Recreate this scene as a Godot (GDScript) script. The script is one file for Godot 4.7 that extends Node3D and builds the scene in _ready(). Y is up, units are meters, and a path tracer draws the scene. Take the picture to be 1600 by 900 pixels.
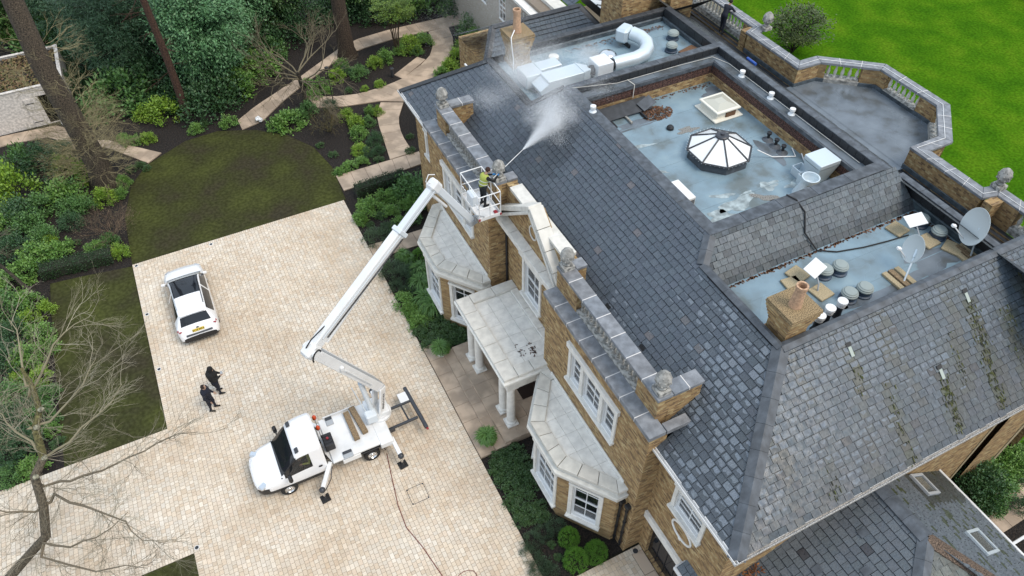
extends Node3D
# An aerial view of a brick house with slate roofs, its paved drive, a lift truck washing the parapet, and the gardens round it.
# x runs from the drive towards the garden behind the house, z along the front of the house, y up; metres.

var M := {}
var rng := RandomNumberGenerator.new()
var taken := {}
var ORG := Vector3.ZERO

class MB:
	var v := PackedVector3Array()
	var n := PackedVector3Array()
	var c := PackedColorArray()
	var uv := PackedVector2Array()
	var ix := PackedInt32Array()
	var col := Color(1, 1, 1)
	func tri(a: Vector3, b: Vector3, d: Vector3, nn: Vector3) -> void:
		var k := v.size()
		v.append(a); v.append(b); v.append(d)
		n.append(nn); n.append(nn); n.append(nn)
		c.append(col); c.append(col); c.append(col)
		if (b - a).cross(d - a).dot(nn) > 0.0:
			ix.append(k); ix.append(k + 2); ix.append(k + 1)
		else:
			ix.append(k); ix.append(k + 1); ix.append(k + 2)
	func quad(a: Vector3, b: Vector3, d: Vector3, e: Vector3, nn: Vector3) -> void:
		var k := v.size()
		v.append(a); v.append(b); v.append(d); v.append(e)
		for i in 4:
			n.append(nn); c.append(col)
		if (b - a).cross(d - a).dot(nn) > 0.0:
			ix.append_array(PackedInt32Array([k, k + 2, k + 1, k, k + 3, k + 2]))
		else:
			ix.append_array(PackedInt32Array([k, k + 1, k + 2, k, k + 2, k + 3]))
	# a quad whose normal points away from the point «from»
	func qo(a: Vector3, b: Vector3, d: Vector3, e: Vector3, from: Vector3) -> void:
		var nn := (d - a).cross(e - b).normalized()
		if nn.dot((a + b + d + e) * 0.25 - from) < 0.0:
			nn = -nn
		quad(a, b, d, e, nn)
	func box(p: Vector3, s: Vector3, b := Basis()) -> void:
		var h := s * 0.5
		for ax in 3:
			var u := (ax + 1) % 3
			var w := (ax + 2) % 3
			for sg in [-1.0, 1.0]:
				var o: Vector3 = b[ax] * (h[ax] * sg)
				var du: Vector3 = b[u] * h[u]
				var dw: Vector3 = b[w] * h[w]
				quad(p + o - du - dw, p + o + du - dw, p + o + du + dw, p + o - du + dw, b[ax] * sg)
	# box between two corners
	func bb(x0: float, y0: float, z0: float, x1: float, y1: float, z1: float) -> void:
		box(Vector3(x0 + x1, y0 + y1, z0 + z1) * 0.5, Vector3(absf(x1 - x0), absf(y1 - y0), absf(z1 - z0)))
	# box with chamfered edges
	func cb(p: Vector3, s: Vector3, ch: float, b := Basis()) -> void:
		var h := s * 0.5
		var i := Vector3(maxf(h.x - ch, 0.0), maxf(h.y - ch, 0.0), maxf(h.z - ch, 0.0))
		for ax in 3:
			var u := (ax + 1) % 3
			var w := (ax + 2) % 3
			for sg in [-1.0, 1.0]:
				var o: Vector3 = b[ax] * (h[ax] * sg)
				var du: Vector3 = b[u] * i[u]
				var dw: Vector3 = b[w] * i[w]
				quad(p + o - du - dw, p + o + du - dw, p + o + du + dw, p + o - du + dw, b[ax] * sg)
			for s1 in [-1.0, 1.0]:
				for s2 in [-1.0, 1.0]:
					var e0: Vector3 = b[u] * (h[u] * s1) + b[w] * (i[w] * s2)
					var e1: Vector3 = b[u] * (i[u] * s1) + b[w] * (h[w] * s2)
					var l: Vector3 = b[ax] * i[ax]
					quad(p + e0 - l, p + e0 + l, p + e1 + l, p + e1 - l, (b[u] * s1 + b[w] * s2).normalized())
		for sx in [-1.0, 1.0]:
			for sy in [-1.0, 1.0]:
				for sz in [-1.0, 1.0]:
					tri(p + b * Vector3(h.x * sx, i.y * sy, i.z * sz), p + b * Vector3(i.x * sx, h.y * sy, i.z * sz), p + b * Vector3(i.x * sx, i.y * sy, h.z * sz), (b * Vector3(sx, sy, sz)).normalized())
	# polygon (in the plane of u and w) pushed out along nn from 0 to t; optional chamfer of the far face
	func slab(poly: PackedVector2Array, o: Vector3, u: Vector3, w: Vector3, nn: Vector3, t: float, ch := 0.0, under := false) -> void:
		var m := poly.size()
		var top := poly
		var ids := Geometry2D.triangulate_polygon(poly)
		if ids.is_empty():
			return
		if ch > 0.0:
			var cen := Vector2.ZERO
			for q in poly:
				cen += q
			cen /= m
			top = PackedVector2Array()
			for k in m:
				var a := poly[(k + m - 1) % m]
				var b := poly[k]
				var d := poly[(k + 1) % m]
				var n1 := (b - a).normalized().orthogonal()
				var n2 := (d - b).normalized().orthogonal()
				if n1.dot((a + b) * 0.5 - cen) > 0.0: n1 = -n1
				if n2.dot((d + b) * 0.5 - cen) > 0.0: n2 = -n2
				var bi := (n1 + n2)
				top.append(b + (bi / maxf(bi.length_squared() * 0.5, 0.3)) * ch)
		for k in range(0, ids.size(), 3):
			tri(o + u * top[ids[k]].x + w * top[ids[k]].y + nn * t, o + u * top[ids[k + 1]].x + w * top[ids[k + 1]].y + nn * t, o + u * top[ids[k + 2]].x + w * top[ids[k + 2]].y + nn * t, nn)
			if under:
				tri(o + u * poly[ids[k]].x + w * poly[ids[k]].y, o + u * poly[ids[k + 1]].x + w * poly[ids[k + 1]].y, o + u * poly[ids[k + 2]].x + w * poly[ids[k + 2]].y, -nn)
		var ccw := not Geometry2D.is_polygon_clockwise(poly)
		for k in m:
			var a := poly[k]
			var b := poly[(k + 1) % m]
			var d2 := (b - a).normalized()
			var o2 := Vector2(d2.y, -d2.x)
			if not ccw:
				o2 = -o2
			var side := (u * o2.x + w * o2.y).normalized()
			var a3 := o + u * a.x + w * a.y
			var b3 := o + u * b.x + w * b.y
			var th := t - ch
			quad(a3, b3, b3 + nn * th, a3 + nn * th, side)
			if ch > 0.0:
				var ta := o + u * top[k].x + w * top[k].y + nn * t
				var tb := o + u * top[(k + 1) % m].x + w * top[(k + 1) % m].y + nn * t
				quad(a3 + nn * th, b3 + nn * th, tb, ta, (side + nn).normalized())
	func flat(poly: PackedVector2Array, y: float) -> void:
		var ids := Geometry2D.triangulate_polygon(poly)
		for k in range(0, ids.size(), 3):
			tri(Vector3(poly[ids[k]].x, y, poly[ids[k]].y), Vector3(poly[ids[k + 1]].x, y, poly[ids[k + 1]].y), Vector3(poly[ids[k + 2]].x, y, poly[ids[k + 2]].y), Vector3.UP)
	# upright prism over a plan polygon (x, z)
	func prism(poly: PackedVector2Array, y0: float, y1: float, ch := 0.0) -> void:
		slab(poly, Vector3(0, y0, 0), Vector3.RIGHT, Vector3.BACK, Vector3.UP, y1 - y0, ch, true)
	func tube(pts: Array, r0: float, r1 := -1.0, sides := 8, caps := true, radii := []) -> void:
		var m := pts.size()
		if r1 < 0.0:
			r1 = r0
		var ref := Vector3.UP
		var d0: Vector3 = (pts[1] - pts[0]).normalized()
		if absf(d0.dot(ref)) > 0.9:
			ref = Vector3.RIGHT
		var ux := d0.cross(ref).normalized()
		var base := v.size()
		for i in m:
			var d: Vector3
			if i == 0:
				d = d0
			elif i == m - 1:
				d = (pts[i] - pts[i - 1]).normalized()
			else:
				d = ((pts[i + 1] - pts[i]).normalized() + (pts[i] - pts[i - 1]).normalized()).normalized()
			ux = (ux - d * ux.dot(d)).normalized()
			var uy := d.cross(ux)
			var r: float = radii[i] if radii.size() else lerpf(r0, r1, float(i) / (m - 1))
			for k in sides:
				var a := TAU * k / sides
				var nn := ux * cos(a) + uy * sin(a)
				v.append(pts[i] + nn * r); n.append(nn); c.append(col)
		for i in m - 1:
			for k in sides:
				var a := base + i * sides + k
				var b := base + i * sides + (k + 1) % sides
				ix.append_array(PackedInt32Array([a, a + sides, b, b, a + sides, b + sides]))
		if caps:
			for e in [0, m - 1]:
				var d: Vector3 = (pts[0] - pts[1]).normalized() if e == 0 else (pts[m - 1] - pts[m - 2]).normalized()
				for k in range(1, sides - 1):
					tri(v[base + e * sides], v[base + e * sides + k], v[base + e * sides + k + 1], d)
	func lathe(prof: Array, sides: int, o: Vector3, b := Basis(), sharp := true) -> void:
		for i in prof.size() - 1:
			var p: Vector2 = prof[i]
			var q: Vector2 = prof[i + 1]
			var d := q - p
			if d.length() < 1e-6:
				continue
			var nr := Vector2(d.y, -d.x).normalized()
			var base := v.size()
			for e in 2:
				var w: Vector2 = p if e == 0 else q
				var ne := nr
				if not sharp:
					var j: int = i + e
					var t2: Vector2 = (prof[mini(j + 1, prof.size() - 1)] - prof[maxi(j - 1, 0)])
					ne = Vector2(t2.y, -t2.x).normalized()
				for k in sides:
					var a := TAU * k / sides
					v.append(o + b * Vector3(cos(a) * w.x, w.y, sin(a) * w.x)); n.append((b * Vector3(cos(a) * ne.x, ne.y, sin(a) * ne.x)).normalized()); c.append(col)
			for k in sides:
				var a := base + k
				var e := base + (k + 1) % sides
				ix.append_array(PackedInt32Array([a, e, a + sides, e, e + sides, a + sides]))
	func ball(o: Vector3, r: Vector3, sides := 10, rings := 6, b := Basis()) -> void:
		var base := v.size()
		for i in rings + 1:
			var t := PI * i / rings
			for k in sides:
				var a := TAU * k / sides
				var d := Vector3(sin(t) * cos(a), cos(t), sin(t) * sin(a))
				v.append(o + b * (d * r)); n.append((b * (d / r)).normalized()); c.append(col)
		for i in rings:
			for k in sides:
				var a := base + i * sides + k
				var e := base + i * sides + (k + 1) % sides
				ix.append_array(PackedInt32Array([a, a + sides, e, e, a + sides, e + sides]))

func C(r: float, g: float, b: float) -> Color:
	return Color(r, g, b)

func jit(c: Color, s: float) -> Color:
	var k := 1.0 + rng.randf_range(-s, s)
	var w := rng.randf_range(-s, s) * 0.25
	return Color(c.r * k * (1.0 + w), c.g * k, c.b * k * (1.0 - w))

func numbered(called: String) -> String:
	if not taken.has(called):
		taken[called] = 0
		return called
	taken[called] += 1
	return "%s_%03d" % [called, taken[called]]

func arr(mb: MB, off := Vector3.ZERO) -> ArrayMesh:
	var am := ArrayMesh.new()
	if mb.v.is_empty():
		return am
	var a := []
	a.resize(Mesh.ARRAY_MAX)
	if off != Vector3.ZERO:
		for i in mb.v.size():
			mb.v[i] -= off
	a[Mesh.ARRAY_VERTEX] = mb.v
	a[Mesh.ARRAY_NORMAL] = mb.n
	a[Mesh.ARRAY_COLOR] = mb.c
	if mb.uv.size() == mb.v.size():
		a[Mesh.ARRAY_TEX_UV] = mb.uv
	a[Mesh.ARRAY_INDEX] = mb.ix
	am.add_surface_from_arrays(Mesh.PRIMITIVE_TRIANGLES, a)
	return am

# where the thing that a node belongs to stands
func base_of(o: Node) -> Vector3:
	while o.get_parent() != self:
		o = o.get_parent()
	return (o as Node3D).position

# one mesh node; under a thing its points are taken relative to that thing's base
func put(mb: MB, called: String, mat: Material, parent: Node = null, local := false) -> MeshInstance3D:
	var o := MeshInstance3D.new()
	o.mesh = arr(mb, base_of(parent) if parent != null and not local else Vector3.ZERO)
	o.material_override = mat
	if parent == null:
		o.name = numbered(called)
		add_child(o)
	else:
		o.name = called
		parent.add_child(o, true)
	return o

# the same mesh again
func again(mesh: Mesh, called: String, mat: Material, parent: Node, tr: Transform3D) -> MeshInstance3D:
	var o := MeshInstance3D.new()
	o.mesh = mesh
	o.material_override = mat
	o.transform = tr
	o.name = called
	parent.add_child(o, true)
	return o

func part(called: String, parent: Node) -> Node3D:
	var o := Node3D.new()
	o.name = called
	parent.add_child(o, true)
	return o

func tag(o: Node, label: String, category: String, group := "") -> Node:
	o.set_meta("label", label)
	o.set_meta("category", category)
	if group != "":
		o.set_meta("group", group)
	return o

func thing(called: String, label: String, category: String, at := Vector3.ZERO, group := "") -> Node3D:
	var o := Node3D.new()
	o.name = numbered(called)
	add_child(o)
	o.position = at
	ORG = at
	tag(o, label, category, group)
	return o

func struct(o: Node) -> Node:
	o.set_meta("kind", "structure")
	return o

func stuff(o: Node, label := "", category := "") -> Node:
	o.set_meta("kind", "stuff")
	if label != "":
		o.set_meta("label", label)
		o.set_meta("category", category)
	return o

# ---------------------------------------------------------------- materials
func ramp(cols: Array, offs: Array) -> Gradient:
	var g := Gradient.new()
	g.offsets = PackedFloat32Array(offs)
	g.colors = PackedColorArray(cols)
	return g

func noise_tex(freq: float, sd: int, g: Gradient = null, size := 512, octaves := 4, type := FastNoiseLite.TYPE_SIMPLEX_SMOOTH, warp := 0.0) -> NoiseTexture2D:
	var f := FastNoiseLite.new()
	f.noise_type = type
	f.frequency = freq
	f.seed = sd
	f.fractal_octaves = octaves
	if warp > 0.0:
		f.domain_warp_enabled = true
		f.domain_warp_amplitude = warp
		f.domain_warp_frequency = freq * 1.5
	var t := NoiseTexture2D.new()
	t.width = size
	t.height = size
	t.seamless = true
	t.noise = f
	if g:
		t.color_ramp = g
	return t

func grey(a: float, b: float, o0 := 0.15, o1 := 0.85) -> Gradient:
	return ramp([Color(a, a, a), Color(b, b, b)], [o0, o1])

func mat(key: String, col: Color, rough: float, tex: Texture2D = null, scale := 0.5, bump: Texture2D = null, bump_cm := 0.5, rtex: Texture2D = null) -> StandardMaterial3D:
	var m := StandardMaterial3D.new()
	m.resource_name = key
	m.albedo_color = col.linear_to_srgb()
	m.roughness = rough
	m.vertex_color_use_as_albedo = true
	m.metallic_specular = 0.5
	if tex or bump or rtex:
		m.uv1_triplanar = true
		m.uv1_world_triplanar = true
		m.uv1_scale = Vector3(scale, scale, scale)
	if tex:
		m.albedo_texture = tex
	if rtex:
		m.roughness_texture = rtex
		m.roughness_texture_channel = BaseMaterial3D.TEXTURE_CHANNEL_RED
	if bump:
		m.heightmap_enabled = true
		m.heightmap_texture = bump
		m.heightmap_scale = bump_cm
	M[key] = m
	return m

func brick_image() -> ImageTexture:
	# 1.8 m by 1.8 m of stretcher courses, 75 mm each: colour only, the courses are two or three pixels high in the picture
	var s := 768
	var im := Image.create(s, s, false, Image.FORMAT_RGB8)
	var r := RandomNumberGenerator.new()
	r.seed = 71
	im.fill(Color(0.68, 0.62, 0.52))
	var ch := s / 24.0
	var cw := s / 8.0
	for row in 24:
		for k in 9:
			var x := int(k * cw - (cw * 0.5 if row % 2 else 0.0))
			var t := r.randf()
			var base := Color(0.80, 0.68, 0.49).lerp(Color(0.67, 0.54, 0.38), t)
			if r.randf() < 0.14:
				base = Color(0.56, 0.45, 0.33)
			elif r.randf() < 0.2:
				base = Color(0.84, 0.75, 0.57)
			im.fill_rect(Rect2i(maxi(x + 2, 0), int(row * ch) + 2, int(cw) - 4 + mini(x, 0), int(ch) - 5), base)
	return ImageTexture.create_from_image(im)

func make_materials() -> void:
	var fine := noise_tex(0.03, 1, grey(0.72, 1.0), 512, 5)
	var soft := noise_tex(0.008, 2, grey(0.7, 1.0), 512, 4)
	var spots := noise_tex(0.06, 3, grey(0.55, 1.0, 0.05, 0.5), 512, 3)
	var hb := noise_tex(0.05, 4, null, 512, 5)
	var hc := noise_tex(0.012, 5, null, 512, 4)
	var rw := noise_tex(0.010, 6, ramp([Color(0.42, 0.42, 0.42), Color(0.55, 0.55, 0.55), Color(0.95, 0.95, 0.95)], [0.30, 0.48, 0.62]), 512, 4)
	mat("paver", C(1, 1, 1), 0.8, noise_tex(0.006, 8, ramp([Color(0.94, 0.915, 0.885), Color(0.98, 0.97, 0.955), Color(1, 1, 1)], [0.15, 0.45, 0.8]), 512, 6), 0.075, hb, 0.15)
	mat("joint", C(0.40, 0.335, 0.26), 0.95, fine, 1.0)
	mat("path_stone", C(0.50, 0.385, 0.285), 0.75, noise_tex(0.006, 9, grey(0.84, 1.0, 0.3, 0.65), 512, 5), 0.2, hb, 0.1)
	mat("soil", C(0.030, 0.021, 0.016), 0.95, noise_tex(0.05, 10, grey(0.35, 1.0, 0.2, 0.8), 512, 5), 0.35, hb, 3.0)
	mat("ground", C(0.035, 0.032, 0.018), 0.95, fine, 0.2, hb, 2.0)
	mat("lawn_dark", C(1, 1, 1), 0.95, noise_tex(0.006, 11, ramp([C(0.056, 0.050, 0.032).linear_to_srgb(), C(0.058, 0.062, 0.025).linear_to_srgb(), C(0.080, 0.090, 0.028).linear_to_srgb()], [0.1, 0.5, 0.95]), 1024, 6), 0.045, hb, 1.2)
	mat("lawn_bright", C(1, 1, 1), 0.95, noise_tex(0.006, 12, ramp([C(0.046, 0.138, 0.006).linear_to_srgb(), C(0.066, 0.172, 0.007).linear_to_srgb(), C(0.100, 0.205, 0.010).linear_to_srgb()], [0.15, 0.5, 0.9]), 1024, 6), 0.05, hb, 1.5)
	for k in ["lawn_dark", "lawn_bright"]:
		var lm: StandardMaterial3D = M[k]
		lm.metallic_specular = 0.05
		lm.detail_enabled = true
		lm.detail_blend_mode = BaseMaterial3D.BLEND_MODE_MUL
		lm.detail_albedo = noise_tex(0.05, 13, grey(0.78, 1.0, 0.15, 0.8), 512, 5)
		lm.detail_uv_layer = BaseMaterial3D.DETAIL_UV_2
		lm.uv2_triplanar = true
		lm.uv2_world_triplanar = true
		lm.uv2_scale = Vector3(0.16, 0.16, 0.16)
	mat("brick", C(0.74, 0.73, 0.70), 0.9, brick_image(), 1.0 / 1.8)
	var bm: StandardMaterial3D = M.brick
	bm.detail_enabled = true
	bm.detail_blend_mode = BaseMaterial3D.BLEND_MODE_MUL
	bm.detail_albedo = noise_tex(0.02, 14, ramp([Color(0.84, 0.82, 0.79), Color(1, 0.99, 0.97)], [0.15, 0.7]), 512, 5)
	bm.detail_uv_layer = BaseMaterial3D.DETAIL_UV_2
	bm.uv2_triplanar = true
	bm.uv2_world_triplanar = true
	bm.uv2_scale = Vector3(0.3, 0.3, 0.3)
	mat("slate", C(1, 1, 1), 0.62, fine, 1.2, hb, 0.25, rw)
	(M.slate as StandardMaterial3D).metallic_specular = 0.55
	mat("slate_worn", C(1, 1, 1), 0.62, noise_tex(0.02, 15, grey(0.80, 1.0, 0.2, 0.75), 512, 5), 0.8, hb, 0.25, rw)
	mat("underlay", C(0.012, 0.013, 0.015), 0.9)
	mat("lead", C(0.10, 0.115, 0.135), 0.55, soft, 0.6, hc, 0.3)
	mat("lead_dark", C(0.045, 0.050, 0.058), 0.5, soft, 0.6, hc, 0.3)
	mat("tile_dark", C(0.03, 0.034, 0.04), 0.45, fine, 0.8)
	mat("deck", C(1, 1, 1), 0.42, noise_tex(0.007, 16, ramp([C(0.12, 0.148, 0.15).linear_to_srgb(), C(0.165, 0.225, 0.26).linear_to_srgb(), C(0.195, 0.28, 0.335).linear_to_srgb(), C(0.24, 0.33, 0.375).linear_to_srgb()], [0.15, 0.35, 0.62, 0.9]), 1024, 6), 0.07, hc, 0.6, noise_tex(0.010, 17, grey(0.45, 1.0, 0.35, 0.65), 512, 3))
	mat("deck_pale", C(0.42, 0.50, 0.52), 0.5, soft, 0.6)
	mat("silt", C(0.24, 0.235, 0.22), 0.9, spots, 0.5)
	mat("deck_dark", C(1, 1, 1), 0.42, noise_tex(0.008, 18, ramp([C(0.085, 0.095, 0.10).linear_to_srgb(), C(0.12, 0.142, 0.165).linear_to_srgb(), C(0.155, 0.182, 0.21).linear_to_srgb()], [0.2, 0.45, 0.85]), 1024, 6), 0.09, hc, 0.6, noise_tex(0.010, 17, grey(0.45, 1.0, 0.35, 0.65), 512, 3))
	mat("stone", C(0.69, 0.665, 0.605), 0.8, noise_tex(0.012, 19, grey(0.91, 1.0, 0.15, 0.8), 512, 6), 0.35, hb, 0.2)
	mat("stone_clean", C(0.78, 0.755, 0.70), 0.75, noise_tex(0.010, 20, grey(0.93, 1.0, 0.2, 0.7), 512, 5), 0.5, hb, 0.15)
	mat("stone_stained", C(0.42, 0.41, 0.38), 0.85, noise_tex(0.014, 21, grey(0.62, 1.0, 0.2, 0.7), 512, 6), 0.6, hb, 0.3)
	mat("coping", C(0.245, 0.258, 0.28), 0.65, noise_tex(0.012, 22, grey(0.80, 1.0, 0.15, 0.8), 512, 6), 0.4, hb, 0.2)
	mat("mortar", C(0.62, 0.60, 0.58), 0.85)
	mat("white_frame", C(0.80, 0.80, 0.79), 0.35)
	mat("white_paint", C(0.75, 0.75, 0.745), 0.35, noise_tex(0.008, 27, grey(0.93, 1.0, 0.1, 0.6), 512, 5), 0.2)
	var car: StandardMaterial3D = mat("white_car", C(0.80, 0.80, 0.81), 0.35)
	car.clearcoat_enabled = true
	car.clearcoat = 0.8
	car.clearcoat_roughness = 0.05
	mat("grey_paint", C(0.36, 0.38, 0.40), 0.4)
	mat("light_grey_paint", C(0.62, 0.66, 0.69), 0.4)
	mat("dark_paint", C(0.035, 0.038, 0.045), 0.4)
	mat("rubber", C(0.012, 0.012, 0.013), 0.75)
	mat("black_plastic", C(0.015, 0.015, 0.017), 0.5)
	mat("steel", C(0.62, 0.69, 0.73), 0.42)
	(M.steel as StandardMaterial3D).metallic = 0.4
	mat("chrome", C(0.7, 0.7, 0.7), 0.2)
	(M.chrome as StandardMaterial3D).metallic = 1.0
	mat("terracotta", C(0.48, 0.28, 0.15), 0.8, soft, 1.5, hb, 0.2)
	mat("timber", C(0.34, 0.235, 0.13), 0.8, noise_tex(0.03, 23, grey(0.6, 1.0), 512, 4), 1.0, hb, 0.3)
	mat("rust", C(0.16, 0.085, 0.045), 0.85, spots, 0.8, hb, 0.3)
	mat("slab_yellow", C(0.42, 0.34, 0.21), 0.85, spots, 0.9, hb, 0.3)
	mat("plain", C(1, 1, 1), 0.7)
	mat("cloth", C(1, 1, 1), 0.9, fine, 4.0, hb, 0.3)
	mat("dish", C(0.52, 0.56, 0.56), 0.55)
	mat("bark", C(1, 1, 1), 0.9, noise_tex(0.025, 24, grey(0.4, 1.0, 0.2, 0.8), 512, 5), 0.8, hb, 2.0)
	mat("twig", C(1, 1, 1), 0.9)
	var lf: StandardMaterial3D = mat("leaf", C(1, 1, 1), 0.5)
	lf.backlight_enabled = true
	lf.backlight = Color(0.35, 0.4, 0.2)
	lf.cull_mode = BaseMaterial3D.CULL_DISABLED
	var lg: StandardMaterial3D = mat("glass", C(0.02, 0.025, 0.03), 0.05)
	lg.transparency = BaseMaterial3D.TRANSPARENCY_ALPHA
	lg.albedo_color.a = 0.35
	lg.vertex_color_use_as_albedo = false
	mat("dark_glass", C(0.012, 0.014, 0.018), 0.06)
	mat("windscreen_glass", C(0.085, 0.11, 0.108), 0.08)
	mat("opal", C(0.80, 0.82, 0.82), 0.15)
	mat("well_lining", C(0.50, 0.52, 0.48), 0.8)
	mat("room", C(0.22, 0.21, 0.19), 0.9)
	mat("mist_dummy", C(1, 1, 1), 0.9)
	mat("amber", C(0.55, 0.07, 0.015), 0.25)
	mat("red", C(0.30, 0.02, 0.03), 0.35)
	mat("plate_yellow", C(0.70, 0.52, 0.05), 0.4)
	mat("moss", C(0.10, 0.12, 0.03), 0.95, spots, 1.0, hb, 0.6)

# ---------------------------------------------------------------- camera, sky, light
func camera_and_light() -> void:
	var cam := Camera3D.new()
	cam.name = "camera"
	add_child(cam)
	cam.position = Vector3(0, 28, 0)
	cam.rotation_order = EULER_ORDER_YXZ
	cam.rotation_degrees = Vector3(-47.105, -25.995, -0.553)
	cam.fov = 41.81
	cam.near = 0.1
	cam.far = 600.0
	cam.current = true
	var env := Environment.new()
	env.background_mode = Environment.BG_SKY
	var sm := ProceduralSkyMaterial.new()
	sm.sky_top_color = Color(0.79, 0.86, 0.94)
	sm.sky_horizon_color = Color(0.85, 0.88, 0.91)
	sm.sky_curve = 0.3
	sm.ground_bottom_color = Color(0.30, 0.30, 0.28)
	sm.ground_horizon_color = Color(0.60, 0.62, 0.62)
	sm.sun_angle_max = 1.0
	var sky := Sky.new()
	sky.sky_material = sm
	env.sky = sky
	env.background_energy_multiplier = 1.0
	env.tonemap_mode = Environment.TONE_MAPPER_LINEAR
	env.tonemap_exposure = 1.55
	env.sdfgi_enabled = true
	env.ssao_enabled = true
	env.ssil_enabled = true
	var we := WorldEnvironment.new()
	we.name = "environment"
	we.environment = env
	add_child(we)
	var sun := DirectionalLight3D.new()
	sun.name = "sun"
	add_child(sun)
	sun.rotation_degrees = Vector3(-58, 35, 0)
	sun.light_energy = 0.5
	sun.light_angular_distance = 25.0
	sun.light_color = Color(1.0, 0.965, 0.92)
	sun.shadow_enabled = true

func _ready() -> void:
	rng.seed = 20240
	camera_and_light()
	make_materials()
	build_ground()
	build_house()
	build_lower_building()
	build_rear_buildings()
	build_roof_equipment()
	build_vehicles()
	build_people()
	build_garden()
	build_trees()
	build_small_things()

# ---------------------------------------------------------------- ground, drive, paths, lawns
func pv(a: Array) -> PackedVector2Array:
	var p := PackedVector2Array()
	for i in range(0, a.size(), 2):
		p.append(Vector2(a[i], a[i + 1]))
	return p

func sheet(called: String, poly: PackedVector2Array, y: float, m: String) -> MeshInstance3D:
	var mb := MB.new()
	mb.flat(poly, y)
	var o := put(mb, called, M[m])
	struct(o)
	return o

const PAVE := [[0.645, 0.56, 0.455], [0.615, 0.52, 0.415], [0.61, 0.54, 0.45], [0.685, 0.61, 0.51], [0.585, 0.485, 0.375], [0.635, 0.545, 0.435], [0.62, 0.545, 0.45]]

func paver_tone() -> Color:
	var t: Array = PAVE[rng.randi() % PAVE.size()]
	return jit(C(t[0], t[1], t[2]), 0.06)

func one_paver(mb: MB, x0: float, z0: float, x1: float, z1: float, top: float) -> void:
	mb.col = paver_tone()
	var g := 0.004
	var ch := 0.006
	var y1 := top + rng.randf_range(-0.002, 0.002)
	var y0 := y1 - ch
	var a := Vector3(x0 + g, y0, z0 + g)
	var b := Vector3(x1 - g, y0, z0 + g)
	var d := Vector3(x1 - g, y0, z1 - g)
	var e := Vector3(x0 + g, y0, z1 - g)
	var i := Vector3(ch, ch, ch)
	var a1 := a + Vector3(ch, ch, ch)
	var b1 := b + Vector3(-ch, ch, ch)
	var d1 := d + Vector3(-ch, ch, -ch)
	var e1 := e + Vector3(ch, ch, -ch)
	mb.quad(a1, b1, d1, e1, Vector3.UP)
	mb.quad(a, b, b1, a1, Vector3(0, 0.7, -0.7))
	mb.quad(b, d, d1, b1, Vector3(0.7, 0.7, 0))
	mb.quad(d, e, e1, d1, Vector3(0, 0.7, 0.7))
	mb.quad(e, a, a1, e1, Vector3(-0.7, 0.7, 0))

# columns of pavers with joints that run on along z
func pave(mb: MB, single: Node, x0: float, z0: float, x1: float, z1: float, y: float) -> void:
	var n := int(round((x1 - x0) / 0.165))
	var w := (x1 - x0) / n
	var left := 300
	for k in n:
		var z := z0
		var xa := x0 + k * w
		while z < z1 - 0.02:
			var l: float = [0.125, 0.165, 0.165, 0.235, 0.24][rng.randi() % 5]
			if z + l > z1 - 0.08:
				l = z1 - z
			if single and left > 0 and xa > 2.2 and xa < 5.6 and z > -12.5 and z < -10.2:
				var one := MB.new()
				one_paver(one, xa, z, xa + w, z + l, y)
				put(one, "paver", M.paver, single)
				left -= 1
			else:
				one_paver(mb, xa, z, xa + w, z + l, y)
			z += l

func border(mb: MB, x0: float, z0: float, x1: float, z1: float, y: float) -> void:
	var along_x := (x1 - x0) > (z1 - z0)
	var n := int(maxf(x1 - x0, z1 - z0) / 0.105)
	for k in n:
		var f0 := float(k) / n
		var f1 := float(k + 1) / n
		if along_x:
			one_paver(mb, lerpf(x0, x1, f0), z0, lerpf(x0, x1, f1), z1, y)
		else:
			one_paver(mb, x0, lerpf(z0, z1, f0), x1, lerpf(z0, z1, f1), y)

# flagged path between two edge lines
func path(called: String, l: Array, r: Array, y := 0.035, each := 0.75) -> Node3D:
	var cl := Curve2D.new()
	var cr := Curve2D.new()
	for p in pv(l): cl.add_point(p)
	for p in pv(r): cr.add_point(p)
	var n := maxi(1, int((cl.get_baked_length() + cr.get_baked_length()) * 0.5 / each))
	var o := Node3D.new()
	o.name = numbered(called)
	add_child(o)
	struct(o)
	for k in n:
		var f0 := float(k) / n
		var f1 := float(k + 1) / n - 0.006 / each / n * 2.0
		var a := cl.sample_baked(cl.get_baked_length() * f0)
		var b := cr.sample_baked(cr.get_baked_length() * f0)
		var d := cr.sample_baked(cr.get_baked_length() * f1)
		var e := cl.sample_baked(cl.get_baked_length() * f1)
		var mb := MB.new()
		mb.col = jit(C(1, 1, 1), 0.05)
		mb.slab(PackedVector2Array([a, b, d, e]), Vector3(0, -0.03, 0), Vector3.RIGHT, Vector3.BACK, Vector3.UP, y + 0.03 + rng.randf_range(-0.002, 0.002), 0.004)
		put(mb, "flagstone", M.path_stone, o, true)
	return o

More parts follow.
